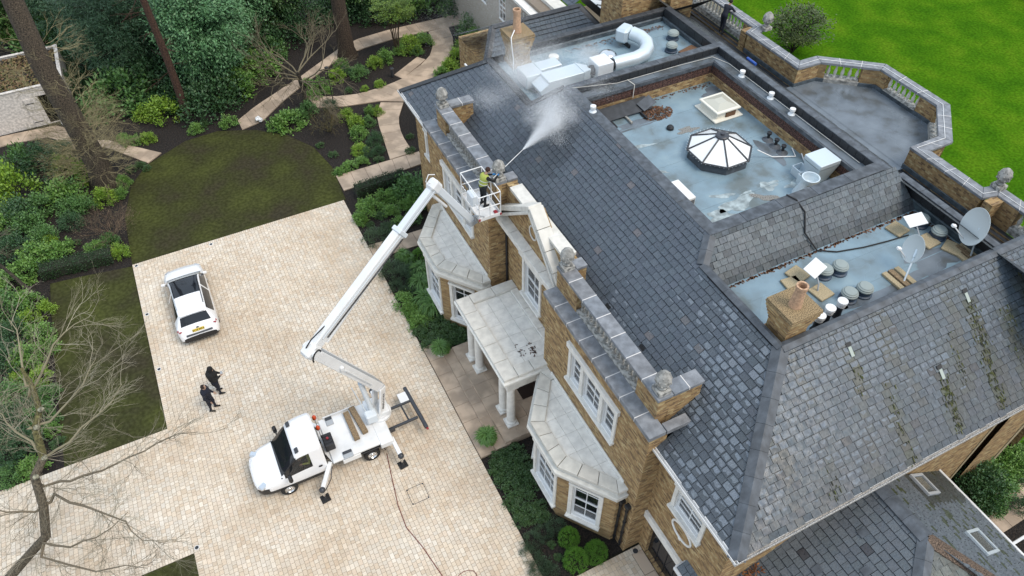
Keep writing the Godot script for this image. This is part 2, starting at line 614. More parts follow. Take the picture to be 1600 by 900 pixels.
func build_ground() -> void:
	sheet("ground", pv([-140, -170, 170, -170, 170, 60, -140, 60]), -0.08, "ground")
	sheet("garden_soil", pv([-30, -33.7, -9.7, -34.4, -9.8, -22.6, -30, -22.6]), -0.03, "soil")
	sheet("garden_soil", pv([-40, -75, 32, -75, 32, -30.5, 6.2, -33.0, -5.65, -33.8, -40, -33.7]), -0.034, "soil")
	sheet("garden_soil", pv([5.9, -33.6, 9.9, -33.6, 9.9, -9.2, 9.0, -9.2, 5.9, -9.2]), -0.012, "soil")
	sheet("garden_soil", pv([20.3, -6.0, 60, -6.0, 60, 12, 20.3, 12]), -0.03, "soil")
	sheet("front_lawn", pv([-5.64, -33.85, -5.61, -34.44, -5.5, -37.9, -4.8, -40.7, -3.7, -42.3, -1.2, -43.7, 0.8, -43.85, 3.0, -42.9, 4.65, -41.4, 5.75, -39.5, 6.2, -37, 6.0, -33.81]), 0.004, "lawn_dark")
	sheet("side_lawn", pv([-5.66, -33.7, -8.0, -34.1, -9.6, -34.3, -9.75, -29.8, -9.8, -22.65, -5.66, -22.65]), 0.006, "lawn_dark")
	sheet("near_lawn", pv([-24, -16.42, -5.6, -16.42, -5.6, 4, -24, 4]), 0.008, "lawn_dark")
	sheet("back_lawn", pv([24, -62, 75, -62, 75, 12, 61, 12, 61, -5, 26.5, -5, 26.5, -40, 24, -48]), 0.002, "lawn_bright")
	# drive: bed of joints, then the pavers
	var d := Node3D.new()
	d.name = "drive"
	add_child(d)
	struct(d)
	var jb := MB.new()
	jb.flat(pv([-5.64, -33.8, 5.88, -33.8, 5.88, -6, -5.64, -6]), 0.012)
	jb.flat(pv([-27, -22.63, -5.64, -22.63, -5.64, -16.43, -27, -16.43]), 0.012)
	put(jb, "joint_bed", M.joint, d, true)
	var mb := MB.new()
	var y := 0.03
	ORG = Vector3.ZERO
	pave(mb, d, -5.42, -33.58, 5.66, -6.5, y)
	pave(mb, null, -26.5, -22.41, -5.64, -16.65, y)
	for k in [[-5.64, -33.8, 5.88, -33.58], [5.66, -33.58, 5.88, -6.5], [-5.64, -33.58, -5.42, -22.41], [-5.64, -16.65, -5.42, -6.5], [-26.5, -22.63, -5.42, -22.41], [-26.5, -16.65, -5.64, -16.43]]:
		border(mb, k[0], k[1], k[2], k[3], y)
	pave(mb, null, -5.64, -22.41, -5.42, -16.65, y)
	stuff(put(mb, "paving", M.paver, d, true))
	# paving in front of the garage door
	var f := Node3D.new()
	f.name = "forecourt"
	add_child(f)
	struct(f)
	var fj := MB.new()
	fj.flat(pv([5.9, -9.1, 9.78, -9.1, 9.78, 0, 5.9, 0]), 0.011)
	put(fj, "joint_bed", M.joint, f, true)
	var fb := MB.new()
	pave(fb, null, 5.9, -8.9, 9.3, -3.0, y)
	border(fb, 5.9, -9.12, 9.78, -8.9, y)
	stuff(put(fb, "paving", M.paver, f, true))
	var fk := MB.new()
	for k in 6:
		fk.cb(Vector3(9.54, 0.0, -8.45 + k * 0.9), Vector3(0.44, 0.08, 0.885), 0.008)
	put(fk, "threshold_stones", M.path_stone, f, true)
	# garden paths
	path("cross_path", [6.14, -36.1, 11.4, -36.1], [6.14, -34.6, 11.2, -34.9])
	path("curved_path", [9.53, -36.15, 9.85, -38.1, 10.1, -39.75, 10.42, -41.1, 11.1, -42.2], [11.05, -36.2, 11.02, -37.5, 11.12, -38.5, 11.43, -39.85, 12.42, -41.5])
	path("wood_path", [2.21, -44.4, 3.6, -45.5, 7.25, -47.7, 10.9, -50.2, 12.3, -50.75, 14.9, -51.0, 19.5, -50.9, 26, -50.9], [2.25, -43.3, 3.6, -43.6, 5.3, -45.2, 7.1, -46.6, 10.7, -49.0, 12.25, -49.3, 14.6, -49.6, 19.0, -49.4, 26, -49.3])
	path("inner_path", [6.9, -45.2, 7.3, -45.0, 8.5, -44.25, 10.2, -43.8, 11.9, -43.9, 13.3, -44.2, 15.3, -45.4, 16.2, -46.2, 16.9, -47.3, 17.1, -48.2, 17.4, -49.4], [7.2, -43.5, 8.6, -42.9, 9.9, -42.6, 11.2, -42.35, 12.5, -41.6, 14.07, -42.6, 15.6, -43.6, 17.0, -45.1, 17.9, -46.0, 18.6, -47.5, 19.0, -49.4])
	path("inner_bay", [13.05, -44.95, 15.35, -46.45], [13.4, -44.25, 15.75, -45.85], 0.03)
	path("shed_path", [-17, -49.3, -11, -49.4, -8.0, -49.1, -7.6, -48.2, -6.9, -46.4, -5.8, -46.25, -2.72, -43.1], [-17, -47.8, -11.2, -48.3, -8.6, -48.0, -8.3, -47.2, -7.7, -45.9, -5.7, -45.3, -3.6, -42.4])
	path("bed_path", [5.9, -29.6, 9.2, -29.5], [5.9, -28.5, 9.2, -28.4])
	path("yard_path", [22.4, -4.5, 30, -4.5], [22.4, -3.2, 30, -3.4])

# ---------------------------------------------------------------- house
const EAVE := 7.2
const SL := 0.769      # rise of the main slopes per metre

var house: Node3D

# wall in the plane through o spanned by u (along) and up, facing nn; openings are [u0, y0, u1, y1]
func wall(mb: MB, o: Vector3, u: Vector3, nn: Vector3, w: float, y0: float, y1: float, holes := [], depth := 0.28, ends := false) -> void:
	var us := [0.0, w]
	var ys := [y0, y1]
	for h in holes:
		for k in [h[0], h[2]]:
			if not us.has(k): us.append(k)
		for k in [h[1], h[3]]:
			if not ys.has(k): ys.append(k)
	us.sort()
	ys.sort()
	var up := Vector3.UP
	for i in us.size() - 1:
		for j in ys.size() - 1:
			var cu: float = (us[i] + us[i + 1]) * 0.5
			var cy: float = (ys[j] + ys[j + 1]) * 0.5
			var inside := false
			for h in holes:
				if cu > h[0] and cu < h[2] and cy > h[1] and cy < h[3]:
					inside = true
			if inside:
				continue
			for s in [0.0, -depth]:
				var b: Vector3 = o + nn * s
				mb.quad(b + u * us[i] + up * ys[j], b + u * us[i + 1] + up * ys[j], b + u * us[i + 1] + up * ys[j + 1], b + u * us[i] + up * ys[j + 1], nn if s == 0.0 else -nn)
	for h in holes + ([[0.0, y0, w, y1]] if ends else []):
		var sg := 1.0 if h[2] - h[0] < w - 0.001 else -1.0
		var a: Vector3 = o + u * h[0]
		var b: Vector3 = o + u * h[2]
		var dn := -nn * depth
		mb.quad(a + up * h[1], b + up * h[1], b + up * h[1] + dn, a + up * h[1] + dn, up * sg)
		mb.quad(a + up * h[3], b + up * h[3], b + up * h[3] + dn, a + up * h[3] + dn, -up * sg)
		mb.quad(a + up * h[1], a + up * h[3], a + up * h[3] + dn, a + up * h[1] + dn, u * sg)
		mb.quad(b + up * h[1], b + up * h[3], b + up * h[3] + dn, b + up * h[1] + dn, -u * sg)

# sash window set into an opening: its parts go under «into»; o is the lower corner of the opening on the wall face
func sash(into: Node, o: Vector3, u: Vector3, nn: Vector3, w: float, h: float, cols: int, rows: int, back := 0.14) -> void:
	var up := Vector3.UP
	var b := Basis(u, up, u.cross(up).normalized())
	var p := o - nn * back
	var f := MB.new()
	var t := 0.07
	for s in [0.0, 1.0]:
		f.cb(p + u * (t * 0.5 + s * (w - t)) + up * h * 0.5, Vector3(t, h, 0.09), 0.008, b)
		f.cb(p + u * w * 0.5 + up * (t * 0.5 + s * (h - t)), Vector3(w - 2.0 * t, t, 0.09), 0.008, b)
	f.cb(p + u * w * 0.5 + up * h * 0.5 + nn * 0.012, Vector3(w - 2.0 * t, 0.055, 0.07), 0.006, b)
	# white lining of the reveal
	for e in [0.0, 1.0]:
		f.box(o - nn * back * 0.5 + u * (0.014 + e * (w - 0.028)) + up * h * 0.5, Vector3(0.028, h, back - 0.01), b)
	f.box(o - nn * back * 0.5 + u * w * 0.5 + up * (h - 0.014), Vector3(w - 0.056, 0.028, back - 0.01), b)
	put(f, "sash_frame", M.white_frame, into)
	for k in range(1, cols):
		var g := MB.new()
		g.box(p + u * (w * k / cols) + up * h * 0.5, Vector3(0.03, h - 2 * t, 0.04), b)
		put(g, "glazing_bar", M.white_frame, into)
	for k in range(1, rows):
		if k * 2 != rows:
			var g := MB.new()
			g.box(p + u * w * 0.5 + up * (h * k / rows), Vector3(w - 2 * t, 0.03, 0.038), b)
			put(g, "glazing_bar", M.white_frame, into)
	for i in cols:
		for j in rows:
			var q := MB.new()
			q.box(p + u * (w * (i + 0.5) / cols) + up * (h * (j + 0.5) / rows) - nn * 0.005, Vector3(w / cols - 0.02, h / rows - 0.02, 0.006), b)
			put(q, "pane", M.glass, into)
	var s2 := MB.new()
	s2.cb(o + u * w * 0.5 - nn * 0.06 + up * 0.015, Vector3(w - 0.01, 0.05, 0.16), 0.006, b)
	put(s2, "white_sill", M.white_frame, into)

# stone surround round one or more lights, [u0, u1] each, on the wall face
func window_set(o: Vector3, u: Vector3, nn: Vector3, y0: float, y1: float, lights: Array, cols: Array, rows: int, head := 0.2, ears := 0.08, into: Node = null) -> Node:
	var win: Node = into if into else part("window", house)
	var up := Vector3.UP
	var b := Basis(u, up, u.cross(up).normalized())
	var ua: float = lights[0][0] - 0.16
	var ub: float = lights[-1][1] + 0.16
	var st := MB.new()
	var q := o + nn * 0.015
	st.cb(q + u * (ua + 0.08) + up * (y0 + y1) * 0.5, Vector3(0.157, y1 - y0, 0.09), 0.01, b)
	st.cb(q + u * (ub - 0.08) + up * (y0 + y1) * 0.5, Vector3(0.157, y1 - y0, 0.09), 0.01, b)
	for k in lights.size() - 1:
		var m0: float = lights[k][1]
		var m1: float = lights[k + 1][0]
		st.cb(q + u * (m0 + m1) * 0.5 + up * (y0 + y1) * 0.5, Vector3(m1 - m0, y1 - y0, 0.12), 0.01, b)
	st.cb(q + nn * 0.03 + u * (ua + ub) * 0.5 + up * (y1 + head * 0.5), Vector3(ub - ua + ears * 2.0, head, 0.16), 0.012, b)
	put(st, "stone_surround", M.stone_clean, win)
	var si := MB.new()
	si.cb(q + nn * 0.05 + u * (ua + ub) * 0.5 + up * (y0 - 0.06), Vector3(ub - ua + 0.06, 0.12, 0.2), 0.012, b)
	put(si, "sill", M.stone_clean, win)
	for k in lights.size():
		sash(win, o + u * lights[k][0] + up * y0, u, nn, lights[k][1] - lights[k][0], y1 - y0, cols[k], rows)
	return win

# stones of a coping or a cornice laid end to end from a to b; each is a piece of its own
func stones(into: Node, called: String, a: Vector3, b: Vector3, wide: float, high: float, each: float, m: String, tone := 0.1, mort := true) -> void:
	var d := (b - a)
	var len := d.length()
	d /= len
	var n := maxi(1, int(round(len / each)))
	var side := d.cross(Vector3.UP).normalized()
	var bs := Basis(d, side.cross(d).normalized(), side)
	for k in n:
		var mb := MB.new()
		mb.col = jit(C(1, 1, 1), tone)
		mb.cb(a + d * (len * (k + 0.5) / n), Vector3(len / n - 0.018, high, wide), 0.012, bs)
		put(mb, called, M[m], into)
	if mort and n > 1:
		var j := MB.new()
		for k in range(1, n):
			j.box(a + d * (len * k / n), Vector3(0.03, high - 0.004, wide - 0.006), bs)
		stuff(put(j, "mortar_joints", M.mortar, into))

const BAL := [[0.075, 0.0], [0.075, 0.05], [0.045, 0.07], [0.05, 0.12], [0.085, 0.24], [0.075, 0.34], [0.045, 0.46], [0.04, 0.56], [0.055, 0.6], [0.04, 0.62], [0.07, 0.66], [0.07, 0.72]]

func baluster_mesh(h: float) -> ArrayMesh:
	var p := []
	for q in BAL:
		p.append(Vector2(q[0], q[1] / 0.72 * h))
	var mb := MB.new()
	mb.lathe(p, 10, Vector3.ZERO)
	return arr(mb)

func finial(into: Node, at: Vector3, k := 1.0) -> void:
	var mb := MB.new()
	mb.cb(at + Vector3(0, 0.09 * k, 0), Vector3(0.44, 0.18, 0.44) * k, 0.02)
	var p := []
	for q in [[0.0, 0.18], [0.16, 0.18], [0.15, 0.24], [0.09, 0.27], [0.10, 0.31], [0.19, 0.38], [0.245, 0.50], [0.25, 0.60], [0.225, 0.72], [0.165, 0.83], [0.08, 0.90], [0.0, 0.92]]:
		p.append(Vector2(q[0], q[1]) * k)
	mb.lathe(p, 18, at, Basis(), false)
	# carved leaves
	for r in 3:
		for a in 8:
			var t := TAU * (a + 0.5 * (r % 2)) / 8.0
			var rad: float = [0.235, 0.235, 0.175][r] * k
			mb.ball(at + Vector3(cos(t) * rad, (0.48 + r * 0.14) * k, sin(t) * rad), Vector3(0.035, 0.06, 0.035) * k, 6, 4)
	put(mb, "finial", M.stone_stained, into)

# slates over a polygon in the roof plane: u along the eaves, s up the slope
func slates(into: Node, o: Vector3, u: Vector3, s: Vector3, poly: PackedVector2Array, wid: float, gauge: float, tone: Callable, m: String, singles := Rect2(), most := 300, thick := 0.013, dry = null, lap := -0.014) -> int:
	var nn := u.cross(s).normalized()
	if nn.y < 0: nn = -nn
	var lo := poly[0]
	var hi := poly[0]
	for p in poly:
		lo = Vector2(minf(lo.x, p.x), minf(lo.y, p.y))
		hi = Vector2(maxf(hi.x, p.x), maxf(hi.y, p.y))
	var mb := MB.new()
	var made := 0
	var under := MB.new()
	var ids := Geometry2D.triangulate_polygon(poly)
	for k in range(0, ids.size(), 3):
		under.tri(o + u * poly[ids[k]].x + s * poly[ids[k]].y, o + u * poly[ids[k + 1]].x + s * poly[ids[k + 1]].y, o + u * poly[ids[k + 2]].x + s * poly[ids[k + 2]].y, nn)
	put(under, "underlay", M.underlay, into)
	var rows := int(ceil((hi.y - lo.y) / gauge))
	for r in rows:
		var s0 := lo.y + r * gauge
		var x := lo.x - (wid * 0.5 if r % 2 else 0.0)
		while x < hi.x:
			var w := wid * rng.randf_range(0.92, 1.08)
			var x0 := x
			x += w
			var gap := rng.randf_range(0.005, 0.010)
			var ds := rng.randf_range(-0.008, 0.008)
			var sa := s0 + ds
			var sb := s0 + gauge + lap
			var inside := true
			for q in [Vector2(x0, sa), Vector2(x, sa), Vector2(x, sb), Vector2(x0, sb)]:
				if not Geometry2D.is_point_in_polygon(q, poly):
					inside = false
			var cen := Vector2((x0 + x) * 0.5, s0 + gauge * 0.5)
			var col: Color = tone.call(cen.x, cen.y)
			var lift := 0.023 + thick + rng.randf_range(-0.005, 0.006)
			var target := mb
			var single := false
			if singles.has_point(cen) and made < most:
				target = MB.new()
				single = true
			target.col = col
			if inside:
				var tl := rng.randf_range(-0.004, 0.004)
				var a := o + u * (x0 + gap) + s * (sa + tl)
				var b := o + u * (x - gap) + s * (sa - tl)
				var d := o + u * (x - gap) + s * sb
				var e := o + u * (x0 + gap) + s * sb
				var la := nn * lift
				var lb := nn * 0.006
				var tn := (nn + s * ((lift - 0.006) / (gauge + lap))).normalized()
				target.quad(a + la, b + la, d + lb, e + lb, tn)
				if dry != null:
					# the dried upper part of the slate is paler, with a ragged lower edge
					var dc: Array = dry.call(cen.x, cen.y)
					if dc[0] > 0.05:
						var cov: float = clampf(dc[0] * rng.randf_range(0.6, 1.25), 0.1, 0.97)
						var f := 0.0015
						var pa := func(x2: float, y2: float) -> Vector3: return (a + la).lerp(b + la, x2).lerp((e + lb).lerp(d + lb, x2), y2) + tn * f
						var yb := 1.0 - cov
						var xl := rng.randf_range(0.03, 0.3) * (1.1 - cov * 0.8)
						var xr := 1.0 - rng.randf_range(0.03, 0.3) * (1.1 - cov * 0.8)
						var xm := rng.randf_range(0.3, 0.7)
						target.col = dc[1]
						var p0: Vector3 = pa.call(xl, 0.92)
						var p1: Vector3 = pa.call(xl + 0.02, clampf(yb + rng.randf_range(-0.05, 0.3), 0.03, 0.85))
						var p2: Vector3 = pa.call(lerpf(xl, xm, 0.5), clampf(yb + rng.randf_range(-0.1, 0.15), 0.03, 0.85))
						var p3: Vector3 = pa.call(xm, clampf(yb + rng.randf_range(-0.15, 0.2), 0.03, 0.85))
						var p4: Vector3 = pa.call(xr - 0.02, clampf(yb + rng.randf_range(-0.1, 0.25), 0.03, 0.85))
						var p5: Vector3 = pa.call(xr, 0.92)
						target.tri(p0, p1, p2, tn)
						target.tri(p0, p2, p3, tn)
						target.tri(p0, p3, p5, tn)
						target.tri(p3, p4, p5, tn)
						target.col = col
				var th := nn * thick
				target.quad(a + la - th, b + la - th, b + la, a + la, -s)
				target.quad(a + la - th, a + la, e + lb, e + lb - th, -u)
				target.quad(b + la - th, b + la, d + lb, d + lb - th, u)
				target.quad(a + la - th, b + la - th, d + lb - th, e + lb - th, -tn)
			else:
				var piece := PackedVector2Array([Vector2(x0 + gap, sa), Vector2(x - gap, sa), Vector2(x - gap, sb), Vector2(x0 + gap, sb)])
				var cut := Geometry2D.intersect_polygons(piece, poly)
				if cut.is_empty():
					continue
				for q in cut:
					target.slab(q, o, u, s, nn, 0.016)
				single = single and cut.size() == 1
				if target != mb and not single:
					continue
			if single:
				put(target, "slate", M[m], into)
				made += 1
	if mb.v.size():
		stuff(put(mb, "slates", M[m], into))
	return made

func spot(a: float, b: float, x: float, w: float) -> float:
	return clampf(1.0 - absf(x - (a + b) * 0.5) / w, 0.0, 1.0)

func cap_line(into: Node, called: String, a: Vector3, b: Vector3, wide: float, thick: float, each: float, m := "lead_dark", roll := true) -> void:
	var d := b - a
	var len := d.length()
	d /= len
	var side := d.cross(Vector3.UP).normalized()
	var up := side.cross(d).normalized()
	var n := maxi(1, int(round(len / each)))
	for k in n:
		var mb := MB.new()
		mb.col = jit(C(1, 1, 1), 0.08)
		var p0 := a + d * (len * k / n + 0.004)
		var p1 := a + d * (len * (k + 1) / n - 0.004)
		if roll:
			# two wings folded over the ridge
			var dn := up * wide * 0.22
			for sg in [-1.0, 1.0]:
				var e: Vector3 = side * (wide * 0.5 * sg) - dn
				mb.quad(p0 + up * thick, p1 + up * thick, p1 + up * thick + e, p0 + up * thick + e, (up + side * sg * 0.4).normalized())
				mb.quad(p0 + up * thick + e, p1 + up * thick + e, p1 + e, p0 + e, side * sg)
			mb.tri(p0 + up * thick, p0 + up * thick + side * wide * 0.5 - dn, p0 + up * thick - side * wide * 0.5 - dn, -d)
			mb.tri(p1 + up * thick, p1 + up * thick + side * wide * 0.5 - dn, p1 + up * thick - side * wide * 0.5 - dn, d)
		else:
			mb.cb((p0 + p1) * 0.5, Vector3((p1 - p0).length(), thick, wide), 0.01, Basis(d, up, side))
		put(mb, called, M[m], into)

func build_house() -> void:
	house = thing("brick_house", "large yellow brick house with dark slate roofs, stone parapets and a columned porch", "house", Vector3(17.0, 0, -18.2))
	var Z := Vector3(0, 0, 1)
	var X := Vector3(1, 0, 0)
	var W := -X
	# ---- brick walls
	var mb := MB.new()
	var yt := 7.95
	wall(mb, Vector3(9.8, 0, -9.2), Z, W, 3.6, 0, 7.15, [[0.42, 0.0, 2.3, 2.36], [1.11, 4.95, 2.37, 6.25]])
	wall(mb, Vector3(9.15, 0, -15.95), Z, W, 6.75, 0, yt, [[2.02, 5.3, 2.72, 7.0], [2.92, 5.3, 4.02, 7.0], [4.22, 5.3, 4.92, 7.0]])
	wall(mb, Vector3(9.95, 0, -20.9), Z, W, 4.95, 0, yt, [[1.72, 4.5, 3.02, 6.55], [1.75, 0.4, 3.05, 2.75]])
	wall(mb, Vector3(9.15, 0, -27.5), Z, W, 6.6, 0, yt, [[1.95, 5.3, 2.65, 7.0], [2.85, 5.3, 3.95, 7.0], [4.15, 5.3, 4.85, 7.0]])
	wall(mb, Vector3(9.8, 0, -31.0), Z, W, 3.5, 0, 7.15, [[1.43, 4.75, 2.33, 6.15]])
	wall(mb, Vector3(9.15, 0, -9.2), X, Z, 0.65, 0, yt)
	wall(mb, Vector3(9.15, 0, -27.5), X, -Z, 0.65, 0, yt)
	wall(mb, Vector3(9.15, 0, -15.95), X, -Z, 0.8, 0, yt)
	wall(mb, Vector3(9.15, 0, -20.9), X, Z, 0.8, 0, yt)
	wall(mb, Vector3(9.8, 0, -5.6), X, Z, 12.1, 0, 7.12)
	wall(mb, Vector3(22.3, 0, -5.5), X, Z, 2.1, 0, 7.12)
	wall(mb, Vector3(24.4, 0, -12.0), Z, X, 6.5, 0, 7.12)
	wall(mb, Vector3(21.8, 0, -6.3), X, Z, 0.6, 0, 7.12)
	wall(mb, Vector3(9.8, 0, -31.0), X, -Z, 16.2, 0, 7.15)
	wall(mb, Vector3(26.0, 0, -31.0), Z, X, 25.4, 0, 8.2)
	put(mb, "wall", M.brick, house)
	var qn := MB.new()
	qn.bb(24.2, 0, -5.52, 24.43, 7.1, -5.47)
	qn.bb(21.75, 0, -5.62, 21.9, 7.1, -5.57)
	put(qn, "quoin", M.slab_yellow, house)
	var dk := MB.new()
	dk.tube([Vector3(22.1, 0, -5.85), Vector3(22.1, 7.0, -5.85)], 0.07, -1, 8)
	put(dk, "downpipe", M.black_plastic, house)
	var pl := MB.new()
	pl.bb(9.08, 0, -15.99, 9.16, 0.35, -9.18)
	put(pl, "plinth", M.brick, house)
	pl = MB.new()
	pl.bb(9.08, 0, -27.53, 9.16, 0.35, -20.87)
	put(pl, "plinth", M.brick, house)
	# ---- windows of the upper floor
	window_set(Vector3(9.15, 0, -15.95), Z, W, 5.3, 7.0, [[2.02, 2.72], [2.92, 4.02], [4.22, 4.92]], [1, 2, 1], 4, 0.26)
	window_set(Vector3(9.15, 0, -27.5), Z, W, 5.3, 7.0, [[1.95, 2.65], [2.85, 3.95], [4.15, 4.85]], [1, 2, 1], 4, 0.26)
	window_set(Vector3(9.95, 0, -20.9), Z, W, 4.5, 6.55, [[1.72, 3.02]], [2], 4, 0.26, 0.2)
	window_set(Vector3(9.8, 0, -9.2), Z, W, 4.95, 6.25, [[1.11, 2.37]], [2], 4, 0.12, 0.02)
	window_set(Vector3(9.8, 0, -31.0), Z, W, 4.75, 6.15, [[1.43, 2.33]], [2], 4, 0.12, 0.02)
	# ---- garage door and its stone lintel
	var li := MB.new()
	li.cb(Vector3(9.76, 2.56, -8.0), Vector3(0.14, 0.38, 2.38), 0.01)
	put(li, "door_lintel", M.stone_clean, house)
	var gd := part("garage_door", house)
	for k in 4:
		var p := MB.new()
		p.cb(Vector3(10.0, 1.17, -8.55 + k * 0.47), Vector3(0.06, 2.3, 0.455), 0.01)
		put(p, "door_panel", M.dark_glass, gd)
	var fd := MB.new()
	for k in 5:
		fd.bb(9.95, 0, -8.8 + k * 0.47, 10.02, 2.35, -8.775 + k * 0.47)
	put(fd, "door_frame", M.black_plastic, gd)
	var fdoor := part("front_door", house)
	var fp := MB.new()
	fp.cb(Vector3(10.12, 1.55, -18.5), Vector3(0.06, 2.3, 1.28), 0.01)
	for k in 4:
		fp.cb(Vector3(10.085, 0.95 + (k / 2) * 1.1, -18.8 + (k % 2) * 0.6), Vector3(0.03, 0.9, 0.45), 0.012)
	put(fp, "door_leaf", M.dark_paint, fdoor)
	var fh := MB.new()
	fh.ball(Vector3(10.04, 1.45, -18.0), Vector3(0.035, 0.035, 0.035), 8, 6)
	put(fh, "door_handle", M.chrome, fdoor)
	# ---- oval ring on the garage wall
	var ov := MB.new()
	var pts := []
	for k in 25:
		var a := TAU * k / 24.0
		pts.append(Vector3(9.79, 4.18 + sin(a) * 0.36, -7.46 + cos(a) * 0.5))
	ov.tube(pts, 0.045, -1, 6, false)
	for s in [[0, 0.40], [0, -0.40]]:
		ov.cb(Vector3(9.78, 4.18 + s[1], -7.46), Vector3(0.06, 0.12, 0.12), 0.01)
	put(ov, "oval_ornament", M.stone_clean, house)
	build_front_parapet()
	build_bays()
	build_porch()
	build_main_roof()
	build_back_parapet()
	build_chimneys()
	# ---- downpipes on the front
	for q in [[9.88, -20.75, 0.35, 7.3], [9.06, -9.42, 0.1, 3.1], [9.02, -9.75, 0.1, 3.0]]:
		var dp := MB.new()
		dp.tube([Vector3(q[0], q[2], q[1]), Vector3(q[0], q[3], q[1])], 0.05, -1, 8)
		for k in 4:
			dp.lathe([Vector2(0.05, -0.04), Vector2(0.07, -0.04), Vector2(0.07, 0.04), Vector2(0.05, 0.04)], 8, Vector3(q[0], lerpf(q[2], q[3], 0.08 + k * 0.28), q[1]))
		if q[3] < 4:
			dp.cb(Vector3(q[0] + 0.02, q[3] + 0.08, q[1]), Vector3(0.22, 0.2, 0.2), 0.02)
		put(dp, "downpipe", M.black_plastic, house)

func build_front_parapet() -> void:
	var pp := part("front_parapet", house)
	# wing = [z of its outer end, z of its inner end, z range of balusters]
	for w in [[-9.2, -15.95, -10.75, -14.55], [-27.5, -20.9, -26.1, -22.0]]:
		var s := 1.0 if w[0] > w[1] else -1.0
		# cornice stones
		stones(pp, "cornice_stone", Vector3(9.33, 8.05, w[0] + 0.1 * s), Vector3(9.33, 8.05, w[1]), 0.62, 0.2, 0.9, "coping", 0.12)
		stones(pp, "cornice_stone", Vector3(9.66, 8.05, w[0] - 0.06 * s), Vector3(10.55, 8.05, w[0] - 0.06 * s), 0.32, 0.195, 0.9, "coping", 0.12)
		var cy := MB.new()
		cy.bb(9.11, 7.80, w[0] + 0.03 * s, 9.6, 7.95, w[1])
		put(cy, "cornice_bed", M.brick, pp)
		# brick piers with the blind strip between
		var b := MB.new()
		var ze: float = w[0] - 0.42 * s
		for q in [[w[0] - 0.42 * s, w[2]], [w[3], w[1] + 0.0 * s]]:
			b.bb(9.56, 8.15, q[0], 10.0, 9.1, q[1])
		b.bb(9.97, 7.3, w[0] - 0.42 * s, 11.15, 9.1, w[0] - 0.86 * s)
		b.bb(9.62, 7.2, w[2], 10.0, 8.16, w[3])
		b.bb(9.99, 7.3, w[1] + 0.42 * s, 10.5, 9.1, w[1] + 0.02 * s)
		b.bb(9.6, 7.2, w[0] - 0.42 * s, 9.99, 8.15, w[1])
		put(b, "parapet_brick", M.brick, pp)
		var pb := MB.new()
		pb.cb(Vector3(9.78, 8.22, (w[2] + w[3]) * 0.5), Vector3(0.42, 0.15, absf(w[2] - w[3]) - 0.01), 0.02)
		put(pb, "baluster_base", M.stone_stained, pp)
		var bm := baluster_mesh(0.8)
		var n := int(absf(w[2] - w[3]) / 0.24)
		for k in n:
			again(bm, "baluster", M.stone_stained, pp, Transform3D(Basis(), Vector3(9.76, 8.3, lerpf(w[2], w[3], (k + 0.5) / n)) - ORG))
		stones(pp, "coping_stone", Vector3(9.775, 9.16, w[0] - 0.38 * s), Vector3(9.775, 9.16, w[1] + 0.02 * s), 0.56, 0.13, 0.95, "coping", 0.18)
		stones(pp, "coping_stone", Vector3(10.06, 9.16, w[0] - 0.64 * s), Vector3(11.2, 9.16, w[0] - 0.64 * s), 0.52, 0.128, 0.75, "coping", 0.15)
		finial(pp, Vector3(9.78, 9.22, w[0] - 0.68 * s))
		finial(pp, Vector3(9.78, 9.22, w[1] + 0.25 * s))
		stones(pp, "coping_stone", Vector3(10.06, 9.16, w[1] + 0.24 * s), Vector3(10.52, 9.16, w[1] + 0.24 * s), 0.45, 0.126, 0.9, "coping", 0.1)
	# centre: clean pale coping behind the pediment
	var cb := MB.new()
	cb.bb(10.0, 7.2, -20.9, 10.42, 9.1, -15.95)
	put(cb, "parapet_brick", M.brick, pp)
	stones(pp, "coping_stone", Vector3(10.2, 9.17, -20.5), Vector3(10.2, 9.17, -16.2), 0.54, 0.14, 1.05, "stone", 0.03)
	# pediment
	var pe := part("pediment", house)
	var ty := MB.new()
	var tri := PackedVector2Array([Vector2(-20.9, 7.7), Vector2(-15.95, 7.7), Vector2(-18.3, 9.75)])
	ty.slab(tri, Vector3(9.93, 0, 0), Vector3(0, 0, 1), Vector3.UP, Vector3(-1, 0, 0), 0.06, 0.0, true)
	ty.slab(tri, Vector3(10.3, 0, 0), Vector3(0, 0, 1), Vector3.UP, Vector3(-1, 0, 0), 0.3, 0.0, true)
	put(ty, "tympanum", M.brick, pe)
	stones(pe, "cornice_stone", Vector3(9.72, 7.58, -20.9), Vector3(9.72, 7.58, -15.96), 0.5, 0.26, 1.3, "stone_clean", 0.03, false)
	var ap := Vector3(9.9, 9.93, -18.3)
	stones(pe, "raking_stone", Vector3(9.9, 7.78, -21.15), ap, 0.54, 0.2, 0.9, "stone", 0.04, false)
	stones(pe, "raking_stone", ap, Vector3(9.9, 7.78, -15.75), 0.54, 0.2, 0.9, "stone", 0.04, false)
	var mo := MB.new()
	box_beam(mo, Vector3(9.74, 7.62, -20.9), ap + Vector3(-0.16, -0.17, 0), 0.3, 0.12)
	box_beam(mo, ap + Vector3(-0.16, -0.17, 0), Vector3(9.74, 7.62, -16.0), 0.3, 0.12)
	put(mo, "raking_moulding", M.stone, pe)
	var me := MB.new()
	var pts := []
	for k in 21:
		var a := TAU * k / 20.0
		pts.append(Vector3(9.85, 8.62 + sin(a) * 0.30, -18.35 + cos(a) * 0.27))
	me.tube(pts, 0.035, -1, 6, false)
	put(me, "round_ornament", M.stone, pe)

func bay_poly(zc: float, x0: float, front: float, tip: float, xt: float) -> PackedVector2Array:
	return PackedVector2Array([Vector2(9.15, zc + tip), Vector2(xt, zc + tip), Vector2(x0, zc + front), Vector2(x0, zc - front), Vector2(xt, zc - tip), Vector2(9.15, zc - tip)])

